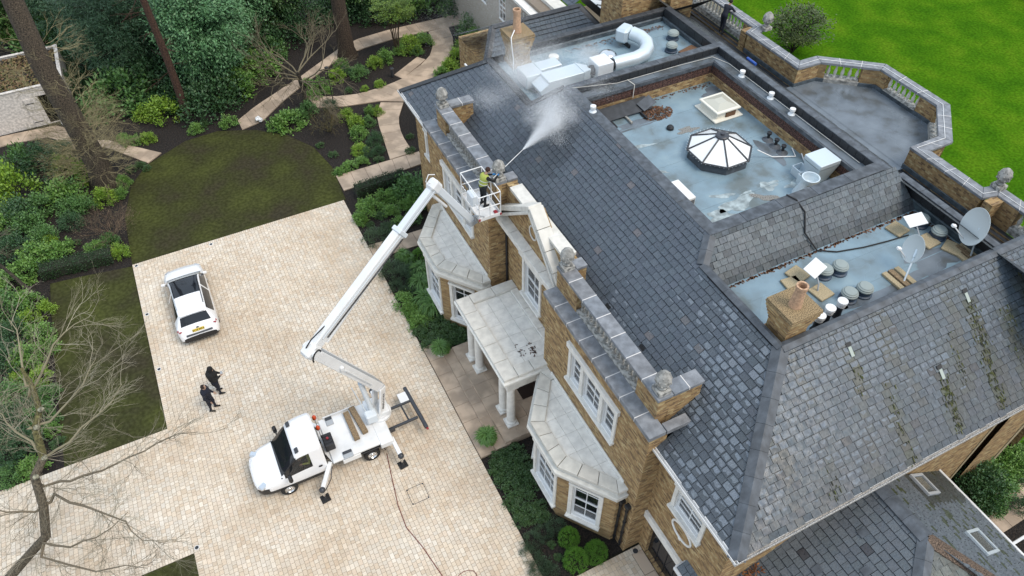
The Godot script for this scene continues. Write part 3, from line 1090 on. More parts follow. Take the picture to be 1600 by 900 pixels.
func build_bays() -> void:
	for zc in [-12.6, -23.8]:
		var bay := part("bay_window", house)
		var y1 := 3.3
		var p := bay_poly(zc, 7.5, 0.95, 2.8, 8.85)
		var mb := MB.new()
		var cut := MB.new()
		for k in range(0, p.size() - 1):
			var a := p[k]
			var b := p[k + 1]
			var u := Vector3(b.x - a.x, 0, b.y - a.y)
			var w := u.length()
			u /= w
			var nn := Vector3(-u.z, 0, u.x)
			if nn.dot(Vector3(a.x + b.x - 17.0, 0, a.y + b.y - 2.0 * zc)) < 0.0:
				nn = -nn
			var o := Vector3(a.x, 0, a.y)
			if k == 0 or k == 4:
				wall(mb, o, u, nn, w, 0, y1)
			elif k == 2:
				wall(mb, o, u, nn, w, 0, y1, [[0.22, 0.66, w - 0.22, 3.0]], 0.2)
				window_set(o, u, nn, 0.66, 3.0, [[0.22, w - 0.22]], [3], 4, 0.12, 0.0, bay)
			else:
				var m := w * 0.5
				wall(mb, o, u, nn, w, 0, y1, [[m - 0.52, 0.66, m + 0.52, 3.0]], 0.2)
				window_set(o, u, nn, 0.66, 3.0, [[m - 0.52, m + 0.52]], [2], 4, 0.12, 0.0, bay)
		put(mb, "bay_wall", M.brick, bay)
		# moulded cornice: three steps, the top one a rim of separate stones
		var c := MB.new()
		c.prism(bay_poly(zc, 7.42, 1.0, 2.86, 8.80), 3.26, 3.42, 0.02)
		c.prism(bay_poly(zc, 7.30, 1.07, 2.96, 8.72), 3.42, 3.60, 0.03)
		c.prism(bay_poly(zc, 7.24, 1.10, 3.0, 8.68), 3.60, 3.72, 0.02)
		c.prism(bay_poly(zc, 7.40, 1.02, 2.88, 8.78), 3.72, 3.86, 0.01)
		put(c, "cornice", M.stone, bay)
		var po := bay_poly(zc, 7.36, 1.05, 2.92, 8.76)
		var pi := bay_poly(zc, 7.86, 0.82, 2.42, 8.98)
		for k in range(1, 5):
			var q0 := po[k - 0]
			var q1 := po[(k + 1) % 6]
			var r0 := pi[k]
			var r1 := pi[(k + 1) % 6]
			if k == 4:
				q1 = po[5]; r1 = Vector2(9.15, zc - 2.42)
			var n := maxi(1, int(q0.distance_to(q1) / 0.62))
			for j in n:
				var f0 := float(j) / n
				var f1 := float(j + 1) / n
				var s := MB.new()
				s.col = jit(C(0.95, 0.94, 0.92), 0.06)
				s.slab(PackedVector2Array([q0.lerp(q1, f0 + 0.006), q0.lerp(q1, f1 - 0.006), r0.lerp(r1, f1 - 0.006), r0.lerp(r1, f0 + 0.006)]), Vector3(0, 3.86, 0), Vector3.RIGHT, Vector3.BACK, Vector3.UP, 0.14, 0.012)
				put(s, "rim_stone", M.stone, bay)
		var s0 := MB.new()
		s0.slab(PackedVector2Array([po[0], po[1], pi[1], Vector2(9.15, zc + 2.42)]), Vector3(0, 3.86, 0), Vector3.RIGHT, Vector3.BACK, Vector3.UP, 0.138, 0.012)
		put(s0, "rim_stone", M.stone, bay)
		# pale slabs of the flat top
		for i in 3:
			for j in 6:
				var x0 := 7.84 + i * 0.46
				var z0: float = zc - 2.4 + j * 0.8
				var q := PackedVector2Array([Vector2(x0 + 0.004, z0 + 0.004), Vector2(x0 + 0.456, z0 + 0.004), Vector2(x0 + 0.456, z0 + 0.796), Vector2(x0 + 0.004, z0 + 0.796)])
				for r in Geometry2D.intersect_polygons(q, pi):
					var s := MB.new()
					s.col = jit(C(1, 1, 1), 0.03)
					s.slab(r, Vector3(0, 3.84, 0), Vector3.RIGHT, Vector3.BACK, Vector3.UP, 0.07, 0.004)
					put(s, "top_slab", M.stone_clean, bay)
		var fl := MB.new()
		fl.cb(Vector3(9.12, 4.02, zc), Vector3(0.05, 0.2, 5.3), 0.01)
		put(fl, "wall_flashing", M.stone_clean, bay)

func build_porch() -> void:
	# steps and landing are paving in front of the door
	var st := part("porch_steps", house)
	for q in [[5.9, 0.12, -21.75, -15.2], [6.6, 0.24, -21.0, -15.2], [7.06, 0.38, -20.95, -15.25]]:
		var n := 7
		for k in n:
			var z0: float = lerpf(q[2], q[3], float(k) / n)
			var z1: float = lerpf(q[2], q[3], float(k + 1) / n)
			var x1: float = q[0] + 0.72 if q[0] < 7 else 9.95
			if q[0] < 7:
				var s := MB.new()
				s.col = jit(C(1, 1, 1), 0.04)
				s.cb(Vector3((q[0] + x1) * 0.5, q[1] * 0.5, (z0 + z1) * 0.5), Vector3(x1 - q[0], q[1], z1 - z0 - 0.006), 0.012)
				put(s, "step_stone", M.path_stone, st)
			else:
				for j in 4:
					var s := MB.new()
					s.col = jit(C(1, 1, 1), 0.04)
					var xa := lerpf(q[0], x1, j / 4.0)
					var xb := lerpf(q[0], x1, (j + 1) / 4.0)
					s.cb(Vector3((xa + xb) * 0.5, q[1] * 0.5, (z0 + z1) * 0.5), Vector3(xb - xa - 0.005, q[1], z1 - z0 - 0.005), 0.01)
					put(s, "landing_stone", M.path_stone, st)
	var po := part("portico", house)
	var base := 0.38
	var prof := []
	for q in [[0.21, 0.10], [0.21, 0.13], [0.24, 0.16], [0.24, 0.2], [0.2, 0.23], [0.185, 0.28], [0.185, 1.0], [0.178, 1.7], [0.165, 2.38], [0.165, 2.42], [0.19, 2.44], [0.19, 2.47], [0.165, 2.49], [0.165, 2.56], [0.22, 2.64], [0.22, 2.66]]:
		prof.append(Vector2(q[0], q[1]))
	for z in [-20.0, -19.25, -16.8, -16.05]:
		var c := MB.new()
		c.lathe(prof, 20, Vector3(7.72, base, z))
		c.cb(Vector3(7.72, base + 0.05, z), Vector3(0.52, 0.1, 0.52), 0.01)
		c.cb(Vector3(7.72, base + 2.7, z), Vector3(0.5, 0.09, 0.5), 0.01)
		put(c, "column", M.stone_clean, po)
	for z in [-20.0, -16.05]:
		var c := MB.new()
		c.cb(Vector3(9.86, base + 1.37, z), Vector3(0.2, 2.74, 0.42), 0.02)
		put(c, "pilaster", M.stone_clean, po)
	var e := MB.new()
	for q in [[7.44, 3.12, 3.5, -20.28, -15.77, 0.01], [7.40, 3.5, 3.72, -20.32, -15.73, 0.01], [7.26, 3.72, 3.86, -20.45, -15.60, 0.03], [7.20, 3.86, 3.98, -20.5, -15.54, 0.02]]:
		e.cb(Vector3((q[0] + 9.95) * 0.5, (q[1] + q[2]) * 0.5, (q[3] + q[4]) * 0.5), Vector3(9.95 - q[0], q[2] - q[1], q[4] - q[3]), q[5])
	put(e, "entablature", M.stone_clean, po)
	# parapet rim and paved top
	stones(po, "rim_stone", Vector3(7.56, 4.05, -20.4), Vector3(7.56, 4.05, -15.64), 0.6, 0.16, 0.95, "stone", 0.05, false)
	stones(po, "rim_stone", Vector3(7.87, 4.05, -15.9), Vector3(9.95, 4.05, -15.9), 0.52, 0.158, 0.7, "stone", 0.05, false)
	stones(po, "rim_stone", Vector3(7.87, 4.05, -20.16), Vector3(9.95, 4.05, -20.16), 0.5, 0.158, 1.0, "stone", 0.05, false)
	stones(po, "rim_stone", Vector3(9.78, 4.04, -19.9), Vector3(9.78, 4.04, -16.17), 0.32, 0.12, 1.2, "stone_clean", 0.03, false)
	for i in 3:
		for j in 5:
			var s := MB.new()
			s.col = jit(C(1, 1, 1), 0.03)
			s.cb(Vector3(8.16 + i * 0.58, 3.985, -19.53 + j * 0.745), Vector3(0.572, 0.05, 0.737), 0.004)
			put(s, "top_slab", M.stone_clean, po)
	var dm := MB.new()
	for k in 60:
		var a := rng.randf() * TAU
		var r := rng.randf() * 0.25
		dm.col = C(0.05, 0.03, 0.02) if rng.randf() < 0.7 else C(0.12, 0.05, 0.03)
		var c := Vector3(9.0 if k < 40 else 8.5, 4.018 + rng.randf() * 0.015, -16.6 if k < 40 else -16.75) + Vector3(cos(a) * r * 0.8, 0, sin(a) * r * 1.6)
		dm.box(c, Vector3(0.06, 0.008, 0.03), Basis(Vector3.UP, rng.randf() * TAU))
	stuff(put(dm, "dead_leaves", M.plain, po))
	var rug := MB.new()
	rug.cb(Vector3(9.2, 0.39, -17.6), Vector3(1.0, 0.025, 1.5), 0.006)
	tag(put(rug, "doormat", mat("mat_dark", C(0.025, 0.014, 0.010), 0.95)), "dark brown doormat on the landing behind the porch columns", "doormat")

# ---------------------------------------------------------------- main roof of the house
func tiles(into: Node, a: Vector3, b: Vector3, y0: float, y1: float, nn: Vector3, each := 0.42) -> void:
	var d := b - a
	var len := d.length()
	d /= len
	var n := int(round(len / each))
	var bs := Basis(d, Vector3.UP, d.cross(Vector3.UP))
	for k in n:
		var mb := MB.new()
		mb.col = jit(C(1, 1, 1), 0.12)
		mb.cb(a + d * (len * (k + 0.5) / n) + Vector3.UP * ((y0 + y1) * 0.5) + nn * 0.012, Vector3(len / n - 0.012, y1 - y0, 0.03), 0.005, bs)
		put(mb, "parapet_tile", M.tile_dark, into)

func slab_plain(into: Node, called: String, m: String, boxes: Array) -> void:
	var mb := MB.new()
	for q in boxes:
		mb.bb(q[0], q[1], q[2], q[3], q[4], q[5])
	put(mb, called, M[m], into)

# moss trails of the south slope: [along, top, half width, bottom, strength]
const MOSS := [[11.15, 3.9, 0.42, 0.2, 1.0], [9.02, 2.1, 0.34, 0.2, 0.95], [6.15, 3.9, 0.30, 2.6, 0.7], [6.95, 2.6, 0.36, 0.0, 0.7], [12.5, 3.2, 0.5, 0.3, 0.9], [3.9, 1.4, 0.3, 0.2, 0.4], [9.9, 3.2, 0.25, 1.2, 0.5], [13.6, 4.0, 0.4, 0.3, 0.8]]

func build_main_roof() -> void:
	var k := sqrt(1.0 + SL * SL)
	var west := part("west_roof_slope", house)
	# plan corners (x, z) of the west slope
	var pl := []
	for q in [[9.45, -5.15], [9.45, -9.2], [10.0, -9.2], [10.0, -27.5], [9.45, -27.5], [9.45, -31.95], [12.85, -28.45], [12.85, -24.5], [14.0, -23.75], [14.0, -13.6], [13.35, -12.95], [13.35, -9.05]]:
		pl.append(q[1] + 32.0)
		pl.append((q[0] - 9.45) * k)
	var up := Vector3(1, SL, 0).normalized()
	var patch := FastNoiseLite.new()
	patch.seed = 5
	patch.frequency = 0.35
	var tone_w := func(u: float, s: float) -> Color:
		var t := rng.randf()
		var c := C(0.078, 0.098, 0.125).lerp(C(0.100, 0.123, 0.152), t)
		if rng.randf() < 0.012: c = C(0.15, 0.145, 0.15)
		# soaked where the jet plays on them
		var jet := Vector2((u - 9.7) / 1.5, (s - 3.6) / 1.7).length()
		if jet < 1.0 + patch.get_noise_2d(u * 3.0, s * 3.0) * 0.5: c = c * 0.72
		# damp, darker stones towards the southern hip
		var w := clampf((u - 19.5) / 4.0 + patch.get_noise_2d(u, s) * 0.8, 0.0, 1.0)
		return c.lerp(C(0.074, 0.088, 0.104), w * 0.8)
	var dry_w := func(u: float, s: float) -> Array:
		var w := clampf((u - 18.0) / 5.0 + (s - 3.0) * 0.08 + patch.get_noise_2d(u * 0.8 + 40.0, s * 0.8) * 1.1, 0.0, 1.0)
		if rng.randf() > w * 0.85: return [0.0, Color.WHITE]
		return [clampf(w * rng.randf_range(0.4, 1.2), 0.0, 1.0), jit(C(0.18, 0.212, 0.25), 0.08)]
	var whole := pv(pl)
	var cut := 17.4
	for q in Geometry2D.intersect_polygons(whole, pv([-1, -1, cut, -1, cut, 9, -1, 9])):
		slates(west, Vector3(9.45, EAVE, -32.0), Vector3(0, 0, 1), up, q, 0.30, 0.245, tone_w, "slate")
	for q in Geometry2D.intersect_polygons(whole, pv([cut, -1, 28, -1, 28, 9, cut, 9])):
		slates(west, Vector3(9.45, EAVE, -32.0), Vector3(0, 0, 1), up, q, 0.30, 0.245, tone_w, "slate", Rect2(22.0, 0.05, 4.6, 1.9), 110, 0.013, dry_w)
	var south := part("south_roof_slope", house)
	var ups := Vector3(0, SL, -1).normalized()
	var strk := FastNoiseLite.new()
	strk.seed = 9
	strk.frequency = 0.5
	var tone_s := func(u: float, s: float) -> Color:
		var c := C(0.080, 0.102, 0.124).lerp(C(0.106, 0.129, 0.151), rng.randf())
		var n := strk.get_noise_2d(u * 1.6, s * 0.35)
		if n > 0.12: c = c.lerp(C(0.098, 0.104, 0.092), clampf((n - 0.12) * 3.0, 0.0, 0.7))
		# old slates of the lower courses are browner
		var lowc := clampf((2.6 - s) / 2.4 + n, 0.0, 1.0)
		c = c.lerp(C(0.075, 0.081, 0.088), lowc * 0.6)
		# moss trails below the vents, thinning out to both sides and downwards
		for t in MOSS:
			var du: float = absf(u - t[0] + (t[1] - s) * 0.08)
			if s < t[1] and s > t[3] and du < t[2]:
				var a := clampf(1.15 - du / t[2], 0.0, 1.0) * rng.randf_range(0.45, 1.0)
				c = c.lerp(C(0.070, 0.078, 0.040).lerp(C(0.062, 0.060, 0.045), rng.randf()), a * t[4])
		if rng.randf() < 0.015: c = C(0.075, 0.082, 0.09)
		return c
	var dry_s := func(u: float, s: float) -> Array:
		var w := clampf(0.75 - (u - 4.0) * 0.045 + (s - 2.6) * 0.22 + strk.get_noise_2d(u * 0.7 + 30.0, s * 0.7) * 0.9, 0.0, 1.0)
		if rng.randf() > w: return [0.0, Color.WHITE]
		return [w * rng.randf_range(0.6, 1.1), jit(C(0.135, 0.164, 0.196), 0.06)]
	slates(south, Vector3(9.45, EAVE, -5.15), Vector3(1, 0, 0), ups, pv([0, 0, 18.5, 0, 18.5, 3.9 * k, 3.9, 3.9 * k]), 0.31, 0.245, tone_s, "slate_worn", Rect2(1.2, 0.1, 7.2, 2.2), 190, 0.02, dry_s, -0.02)
	# slope between the courtyard and the sunken flat roof
	var mid := part("inner_roof_slope", house)
	var tone_m := func(_u: float, s: float) -> Color:
		var c := C(0.108, 0.129, 0.146).lerp(C(0.148, 0.17, 0.184), rng.randf())
		if s < 0.55 or rng.randf() < 0.15: c = C(0.078, 0.09, 0.10).lerp(C(0.10, 0.115, 0.125), rng.randf())
		return c
	slates(mid, Vector3(13.4, 9.3, -12.45), Vector3(1, 0, 0), Vector3(0, 1.4, -1.15).normalized(), pv([0.0, 0, 9.5, 0, 8.9, 1.78, 0.6, 1.81]), 0.30, 0.235, tone_m, "slate_worn", Rect2(), 0, 0.02, null, -0.018)
	# back slope, seen only at its ends
	var back := part("back_roof_slope", house)
	slates(back, Vector3(25.35, 8.2, -31.0), Vector3(0, 0, 1), Vector3(-2.95, 2.05, 0).normalized(), pv([0, 0, 25.8, 0, 25.8, 3.58, 0, 3.58]), 0.38, 0.34, func(_u: float, _s: float) -> Color: return jit(C(0.062, 0.072, 0.080), 0.15), "slate")
	var north := part("north_roof_slope", house)
	slates(north, Vector3(9.45, EAVE, -31.95), Vector3(1, 0, 0), Vector3(0, SL, 1).normalized(), pv([0, 0, 16.3, 0, 16.3, 3.5 * k, 3.4, 3.5 * k]), 0.34, 0.26, func(_u: float, _s: float) -> Color: return jit(C(0.05, 0.057, 0.067), 0.15), "slate")
	# slate vents let into the front slope: a raised pale slate with a dark slot
	for q in [[-12.15, 0.95], [-14.25, 0.9], [-16.6, 1.05], [-18.55, 1.05], [-20.4, 1.05], [-22.6, 0.9], [-10.45, 0.85]]:
		var p: Vector3 = Vector3(9.45, EAVE, q[0]) + up * (q[1] + 0.5)
		var nn := Vector3(-SL, 1, 0).normalized()
		var vb := MB.new()
		var bs := Basis(Vector3(0, 0, 1), nn, Vector3(0, 0, 1).cross(nn))
		vb.col = C(1.5, 1.4, 1.4)
		vb.box(p + nn * 0.035, Vector3(0.27, 0.025, 0.22), bs)
		vb.col = C(0.15, 0.15, 0.15)
		vb.box(p + up * 0.17 + nn * 0.03, Vector3(0.24, 0.03, 0.14), bs)
		put(vb, "slate_vent", M.lead, west)
	# lead hips and ridges
	var cp := part("ridge_caps", house)
	cap_line(cp, "hip_cap", Vector3(13.35, 10.22, -9.05), Vector3(9.45, 7.22, -5.15), 0.52, 0.05, 0.75, "lead")
	cap_line(cp, "hip_cap", Vector3(14.0, 10.72, -13.6), Vector3(13.35, 10.22, -12.95), 0.42, 0.05, 0.5, "lead")
	cap_line(cp, "hip_cap", Vector3(12.85, 9.84, -28.45), Vector3(9.45, 7.22, -31.95), 0.4, 0.05, 0.75)
	cap_line(cp, "ridge_cap", Vector3(13.35, 10.22, -12.95), Vector3(13.35, 10.22, -9.05), 0.30, 0.05, 1.2, "lead")
	cap_line(cp, "ridge_cap", Vector3(13.35, 10.22, -9.05), Vector3(28.0, 10.22, -9.05), 0.34, 0.05, 1.4, "lead")
	cap_line(cp, "ridge_cap", Vector3(12.85, 9.84, -28.5), Vector3(12.85, 9.84, -24.45), 0.34, 0.05, 1.2)
	cap_line(cp, "ridge_cap", Vector3(12.85, 9.84, -24.45), Vector3(14.0, 10.74, -23.7), 0.34, 0.05, 1.4)
	# ---- flat roofs
	slab_plain(house, "courtyard_roof", "deck", [[14.3, 9.1, -23.1, 21.4, 9.3, -14.0]])
	slab_plain(house, "sunken_roof", "deck", [[13.4, 9.1, -12.5, 23.0, 9.302, -9.1]])
	slab_plain(house, "plant_roof", "deck", [[12.95, 9.4, -28.3, 22.4, 9.6, -23.7]])
	slab_plain(house, "bow_roof", "deck_dark", [[25.3, 8.0, -22.3, 25.9, 8.19, -15.3]])
	# courtyard: brick below, brown tiles, lead flashing on top
	var cy := part("courtyard_walls", house)
	slab_plain(cy, "brick_course", "brick", [[14.45, 9.3, -23.4, 21.3, 9.72, -23.05], [21.3, 9.3, -23.4, 21.6, 9.72, -14.0], [14.3, 9.3, -14.05, 21.3, 10.6, -13.75], [14.2, 9.3, -23.1, 14.4, 10.6, -14.0]])
	mat("brown_tile", C(0.135, 0.065, 0.05), 0.7, noise_tex(0.03, 31, grey(0.35, 1.0, 0.2, 0.65), 512, 5), 0.8)
	var nn := 26
	for i in nn:
		for r in 3:
			var t := MB.new()
			t.col = jit(C(1, 1, 1), 0.2)
			t.cb(Vector3(lerpf(14.45, 21.28, (i + 0.5) / nn), 9.79 + r * 0.13, -23.06 - 0.01 * r), Vector3(6.83 / nn - 0.008, 0.126, 0.05), 0.004)
			put(t, "wall_tile", M.brown_tile, cy)
			var t2 := MB.new()
			t2.col = jit(C(1, 1, 1), 0.2)
			t2.cb(Vector3(21.31 + 0.01 * r, 9.79 + r * 0.13, lerpf(-23.04, -14.05, (i + 0.5) / nn)), Vector3(0.05, 0.126, 8.99 / nn - 0.008), 0.004)
			put(t2, "wall_tile", M.brown_tile, cy)
	slab_plain(cy, "wall_core", "brick", [[14.45, 9.72, -23.4, 21.4, 10.25, -23.1], [21.37, 9.72, -23.4, 21.6, 10.25, -14.0]])
	var fl := MB.new()
	fl.col = C(1.9, 2.0, 2.1)
	fl.cb(Vector3(17.85, 10.21, -23.06), Vector3(6.95, 0.19, 0.09), 0.01)
	fl.cb(Vector3(21.31, 10.21, -18.55), Vector3(0.09, 0.19, 9.0), 0.01)
	put(fl, "lead_flashing", M.lead, cy)
	# gutters behind the north and east walls, then the tiled upstands
	slab_plain(cy, "gutter_floor", "deck_dark", [[14.0, 9.6, -23.5, 21.8, 10.31, -23.1], [21.35, 9.6, -23.5, 21.85, 10.313, -13.6]])
	slab_plain(cy, "upstand", "lead_dark", [[14.0, 9.6, -23.78, 22.1, 10.62, -23.5], [21.82, 9.2, -23.5, 22.12, 10.62, -13.6]])
	tiles(cy, Vector3(14.2, 0, -23.5), Vector3(21.8, 0, -23.5), 10.34, 10.62, Vector3(0, 0, 1))
	tiles(cy, Vector3(21.82, 0, -23.4), Vector3(21.82, 0, -13.7), 10.34, 10.62, Vector3(-1, 0, 0))
	cap_line(cy, "upstand_cap", Vector3(14.0, 10.65, -23.64), Vector3(22.14, 10.65, -23.64), 0.34, 0.05, 1.2, "lead", false)
	cap_line(cy, "upstand_cap", Vector3(21.97, 10.652, -23.47), Vector3(21.97, 10.652, -13.6), 0.34, 0.05, 1.2, "lead", false)
	cap_line(cy, "lead_coping", Vector3(14.22, 10.68, -23.45), Vector3(14.22, 10.68, -13.9), 0.48, 0.09, 1.5, "lead", false)
	cap_line(cy, "lead_coping", Vector3(14.0, 10.682, -13.84), Vector3(21.8, 10.682, -13.84), 0.48, 0.09, 1.5, "lead", false)
	slab_plain(cy, "coping_core", "lead_dark", [[14.02, 9.5, -23.5, 14.4, 10.64, -13.65], [14.0, 9.5, -14.02, 21.82, 10.64, -13.65]])
	# plant roof upstands
	var pr := part("plant_roof_upstand", house)
	slab_plain(pr, "upstand", "lead_dark", [[13.9, 9.4, -28.5, 22.5, 10.08, -28.25], [22.22, 9.4, -28.25, 22.5, 10.2, -23.75]])
	var dkf := MB.new()
	dkf.col = C(0.9, 1.1, 1.4)
	dkf.cb(Vector3(18.0, 9.72, -28.2), Vector3(8.2, 0.24, 0.12), 0.03)
	dkf.cb(Vector3(22.18, 9.72, -26.0), Vector3(0.12, 0.24, 4.4), 0.03)
	put(dkf, "lead_skirt", M.lead, pr)
	tiles(pr, Vector3(14.0, 0, -28.25), Vector3(22.2, 0, -28.25), 9.85, 10.08, Vector3(0, 0, 1), 0.6)
	tiles(pr, Vector3(22.22, 0, -28.2), Vector3(22.22, 0, -23.8), 9.85, 10.2, Vector3(-1, 0, 0), 0.6)
	cap_line(pr, "upstand_cap", Vector3(13.8, 10.11, -28.38), Vector3(22.5, 10.11, -28.38), 0.3, 0.05, 1.2, "lead_dark", false)
	cap_line(pr, "upstand_cap", Vector3(22.36, 10.23, -28.22), Vector3(22.36, 10.23, -23.75), 0.3, 0.05, 1.2, "lead_dark", false)
	# sunken roof: east upstand, skirt along the slopes
	var sr := part("sunken_roof_upstand", house)
	slab_plain(sr, "upstand", "lead_dark", [[22.85, 9.0, -13.7, 23.12, 10.0, -9.15], [13.2, 9.0, -12.5, 13.5, 10.18, -9.2], [13.4, 9.0, -9.25, 28, 10.15, -9.0]])
	tiles(sr, Vector3(22.85, 0, -13.4), Vector3(22.85, 0, -9.3), 9.62, 10.0, Vector3(-1, 0, 0), 0.5)
	var sk := MB.new()
	sk.col = C(0.8, 1.0, 1.35)
	sk.cb(Vector3(22.83, 9.45, -11.1), Vector3(0.1, 0.3, 3.7), 0.03)
	put(sk, "lead_skirt", M.lead, sr)
	cap_line(sr, "upstand_cap", Vector3(22.98, 10.03, -13.7), Vector3(22.98, 10.03, -9.2), 0.3, 0.05, 1.2, "lead", false)
	roof_marks()
	# ---- eaves: white gutters
	var gu := part("gutters", house)
	for q in [[Vector3(9.40, 7.18, -9.25), Vector3(9.40, 7.18, -5.06)], [Vector3(9.40, 7.18, -32.0), Vector3(9.40, 7.18, -27.55)], [Vector3(9.33, 7.175, -5.10), Vector3(28.0, 7.175, -5.10)]]:
		var a: Vector3 = q[0]
		var b: Vector3 = q[1]
		var g := MB.new()
		var d := (b - a).normalized()
		var sd := d.cross(Vector3.UP)
		var bs := Basis(d, Vector3.UP, sd)
		var ln := a.distance_to(b)
		g.cb((a + b) * 0.5 + sd * 0.05, Vector3(ln, 0.12, 0.02), 0.006, bs)
		g.cb((a + b) * 0.5 - sd * 0.05, Vector3(ln, 0.12, 0.02), 0.006, bs)
		g.cb((a + b) * 0.5 - Vector3.UP * 0.055, Vector3(ln, 0.02, 0.11), 0.006, bs)
		put(g, "gutter", M.white_paint if a.x == b.x else mat("gutter_worn", C(0.55, 0.53, 0.50), 0.6, noise_tex(0.05, 33, grey(0.6, 1.0, 0.2, 0.6), 512, 4), 0.6), gu)
	var so := MB.new()
	so.bb(9.46, 7.08, -9.2, 9.9, 7.12, -5.2)
	so.bb(9.46, 7.08, -5.62, 28, 7.12, -5.16)
	so.bb(9.46, 7.08, -31.9, 9.9, 7.12, -27.5)
	put(so, "soffit", M.white_paint, gu)
	# tufts of moss along the trails
	var ms := MB.new()
	var nss := Vector3(0, 1, SL).normalized()
	for t in MOSS:
		for tuft in int((150.0 if t[4] > 0.9 else 40.0) * (t[1] - t[3]) / 3.0):
			var sv: float = lerpf(t[3], t[1], rng.randf())
			var uv: float = t[0] - (t[1] - sv) * 0.08 + rng.randfn(0.0, t[2] * 0.33)
			ms.col = [C(0.065, 0.075, 0.022), C(0.040, 0.046, 0.020), C(0.035, 0.035, 0.022), C(0.085, 0.09, 0.03)][rng.randi() % 4]
			ms.box(Vector3(9.45 + uv, EAVE, -5.15) + ups * sv + nss * 0.036, Vector3(rng.randf_range(0.012, 0.035), 0.012, rng.randf_range(0.04, 0.16)), Basis(Vector3.RIGHT, nss, Vector3.RIGHT.cross(nss)))
	stuff(put(ms, "moss_tufts", M.twig, south))
	for q in [[6.14, 3.95], [11.13, 3.95], [9.02, 2.1]]:
		var p: Vector3 = Vector3(9.45 + q[0], EAVE, -5.15) + ups * q[1]
		var ns := Vector3(0, 1, SL).normalized()
		var vb := MB.new()
		var bs := Basis(Vector3.RIGHT, ns, Vector3.RIGHT.cross(ns))
		vb.col = C(0.36, 0.40, 0.36)
		vb.box(p + ns * 0.05, Vector3(0.12, 0.02, 0.32), bs)
		vb.col = C(0.03, 0.03, 0.03)
		vb.box(p + ups * 0.24 + ns * 0.04, Vector3(0.2, 0.04, 0.12), bs)
		put(vb, "slate_vent", M.plain, south)

# ragged patch lying on a flat roof
func blot(mb: MB, c: Vector3, rx: float, rz: float, turn: float) -> void:
	var p := PackedVector2Array()
	var ph := rng.randf() * 6.0
	for k in 22:
		var a := TAU * k / 22.0
		var r := 1.0 + 0.25 * sin(a * 3.0 + ph) + 0.15 * sin(a * 5.0 + ph * 2.0) + rng.randf_range(-0.12, 0.12)
		var q := Vector2(cos(a) * rx * r, sin(a) * rz * r).rotated(turn)
		p.append(Vector2(c.x + q.x, c.z + q.y))
	mb.flat(p, c.y)

func roof_marks() -> void:
	for q in [[16.9, -16.3, 0.5, 0.12, 0.3], [18.9, -16.0, 0.4, 0.25, 0.1], [17.2, -15.7, 0.9, 0.3, -0.2], [16.2, -15.3, 0.6, 0.4, 0.4], [15.6, -18.6, 0.35, 0.08, 0.5], [19.9, -15.6, 0.5, 0.2, 0.0], [16.0, -20.3, 0.5, 0.1, 0.2]]:
		var pale := MB.new()
		blot(pale, Vector3(q[0], 9.304, q[1]), q[2], q[3], q[4])
		put(pale, "pale_patch", M.deck_pale, house)
	for q in [[18.2, -20.4, 0.45, 0.2, 0.1, 9.306, 1], [18.3, -15.5, 0.55, 0.15, 0.6, 9.306, 1], [20.4, -17.7, 0.4, 0.8, 0.0, 9.305, 0], [20.9, -22.2, 0.5, 0.4, 0.0, 9.305, 0], [16.6, -21.7, 1.1, 0.25, 0.0, 9.305, 0], [19.2, -9.8, 2.0, 0.25, 0.0, 9.306, 0], [21.4, -10.3, 1.1, 0.6, 0.2, 9.307, 0], [16.2, -9.9, 0.9, 0.25, 0.0, 9.306, 0], [20.5, -27.7, 1.2, 0.2, 0.0, 9.604, 0], [18.6, -24.2, 0.8, 0.25, 0.0, 9.604, 0]]:
		var silt := MB.new()
		blot(silt, Vector3(q[0], q[5], q[1]), q[2], q[3], q[4])
		put(silt, "dirt_stain", M.silt if q[6] else M.deck_dark, house)
	# lapped seams of the roofing sheets
	var seam := MB.new()
	for k in 6:
		seam.bb(14.45, 9.299, -21.6 + k * 1.4, 21.25, 9.306, -21.575 + k * 1.4)
	for k in 2:
		seam.bb(13.6, 9.299, -11.5 + k * 1.1, 22.8, 9.308, -11.475 + k * 1.1)
		seam.bb(13.1, 9.599, -27.0 + k * 1.5, 22.2, 9.606, -26.975 + k * 1.5)
	put(seam, "sheet_seams", M.deck, house)
	var lv := MB.new()
	for k in 900:
		lv.col = [C(0.14, 0.06, 0.03), C(0.10, 0.05, 0.028), C(0.20, 0.10, 0.05), C(0.07, 0.04, 0.025)][rng.randi() % 4]
		var p := Vector3(rng.randf_range(13.7, 22.7), 9.312, -12.38 + absf(rng.randfn()) * 0.05)
		if k > 380: p = Vector3(22.72 - absf(rng.randfn()) * 0.06, 9.312, rng.randf_range(-12.3, -9.4))
		if k > 520: p = Vector3(rng.randf_range(14.6, 21.2), 9.312, -22.95 + absf(rng.randfn()) * 0.1)
		if k > 640: p = Vector3(rng.randf_range(17.0, 19.0), 9.612, -24.0 - absf(rng.randfn()) * 0.25)
		if k > 780: p = Vector3(rng.randf_range(16.5, 21.8), 9.612, -27.9 + absf(rng.randfn()) * 0.2)
		lv.box(p, Vector3(0.07, 0.008, 0.045), Basis(Vector3.UP, rng.randf() * 6.0))
	stuff(put(lv, "fallen_leaves", M.plain, house))

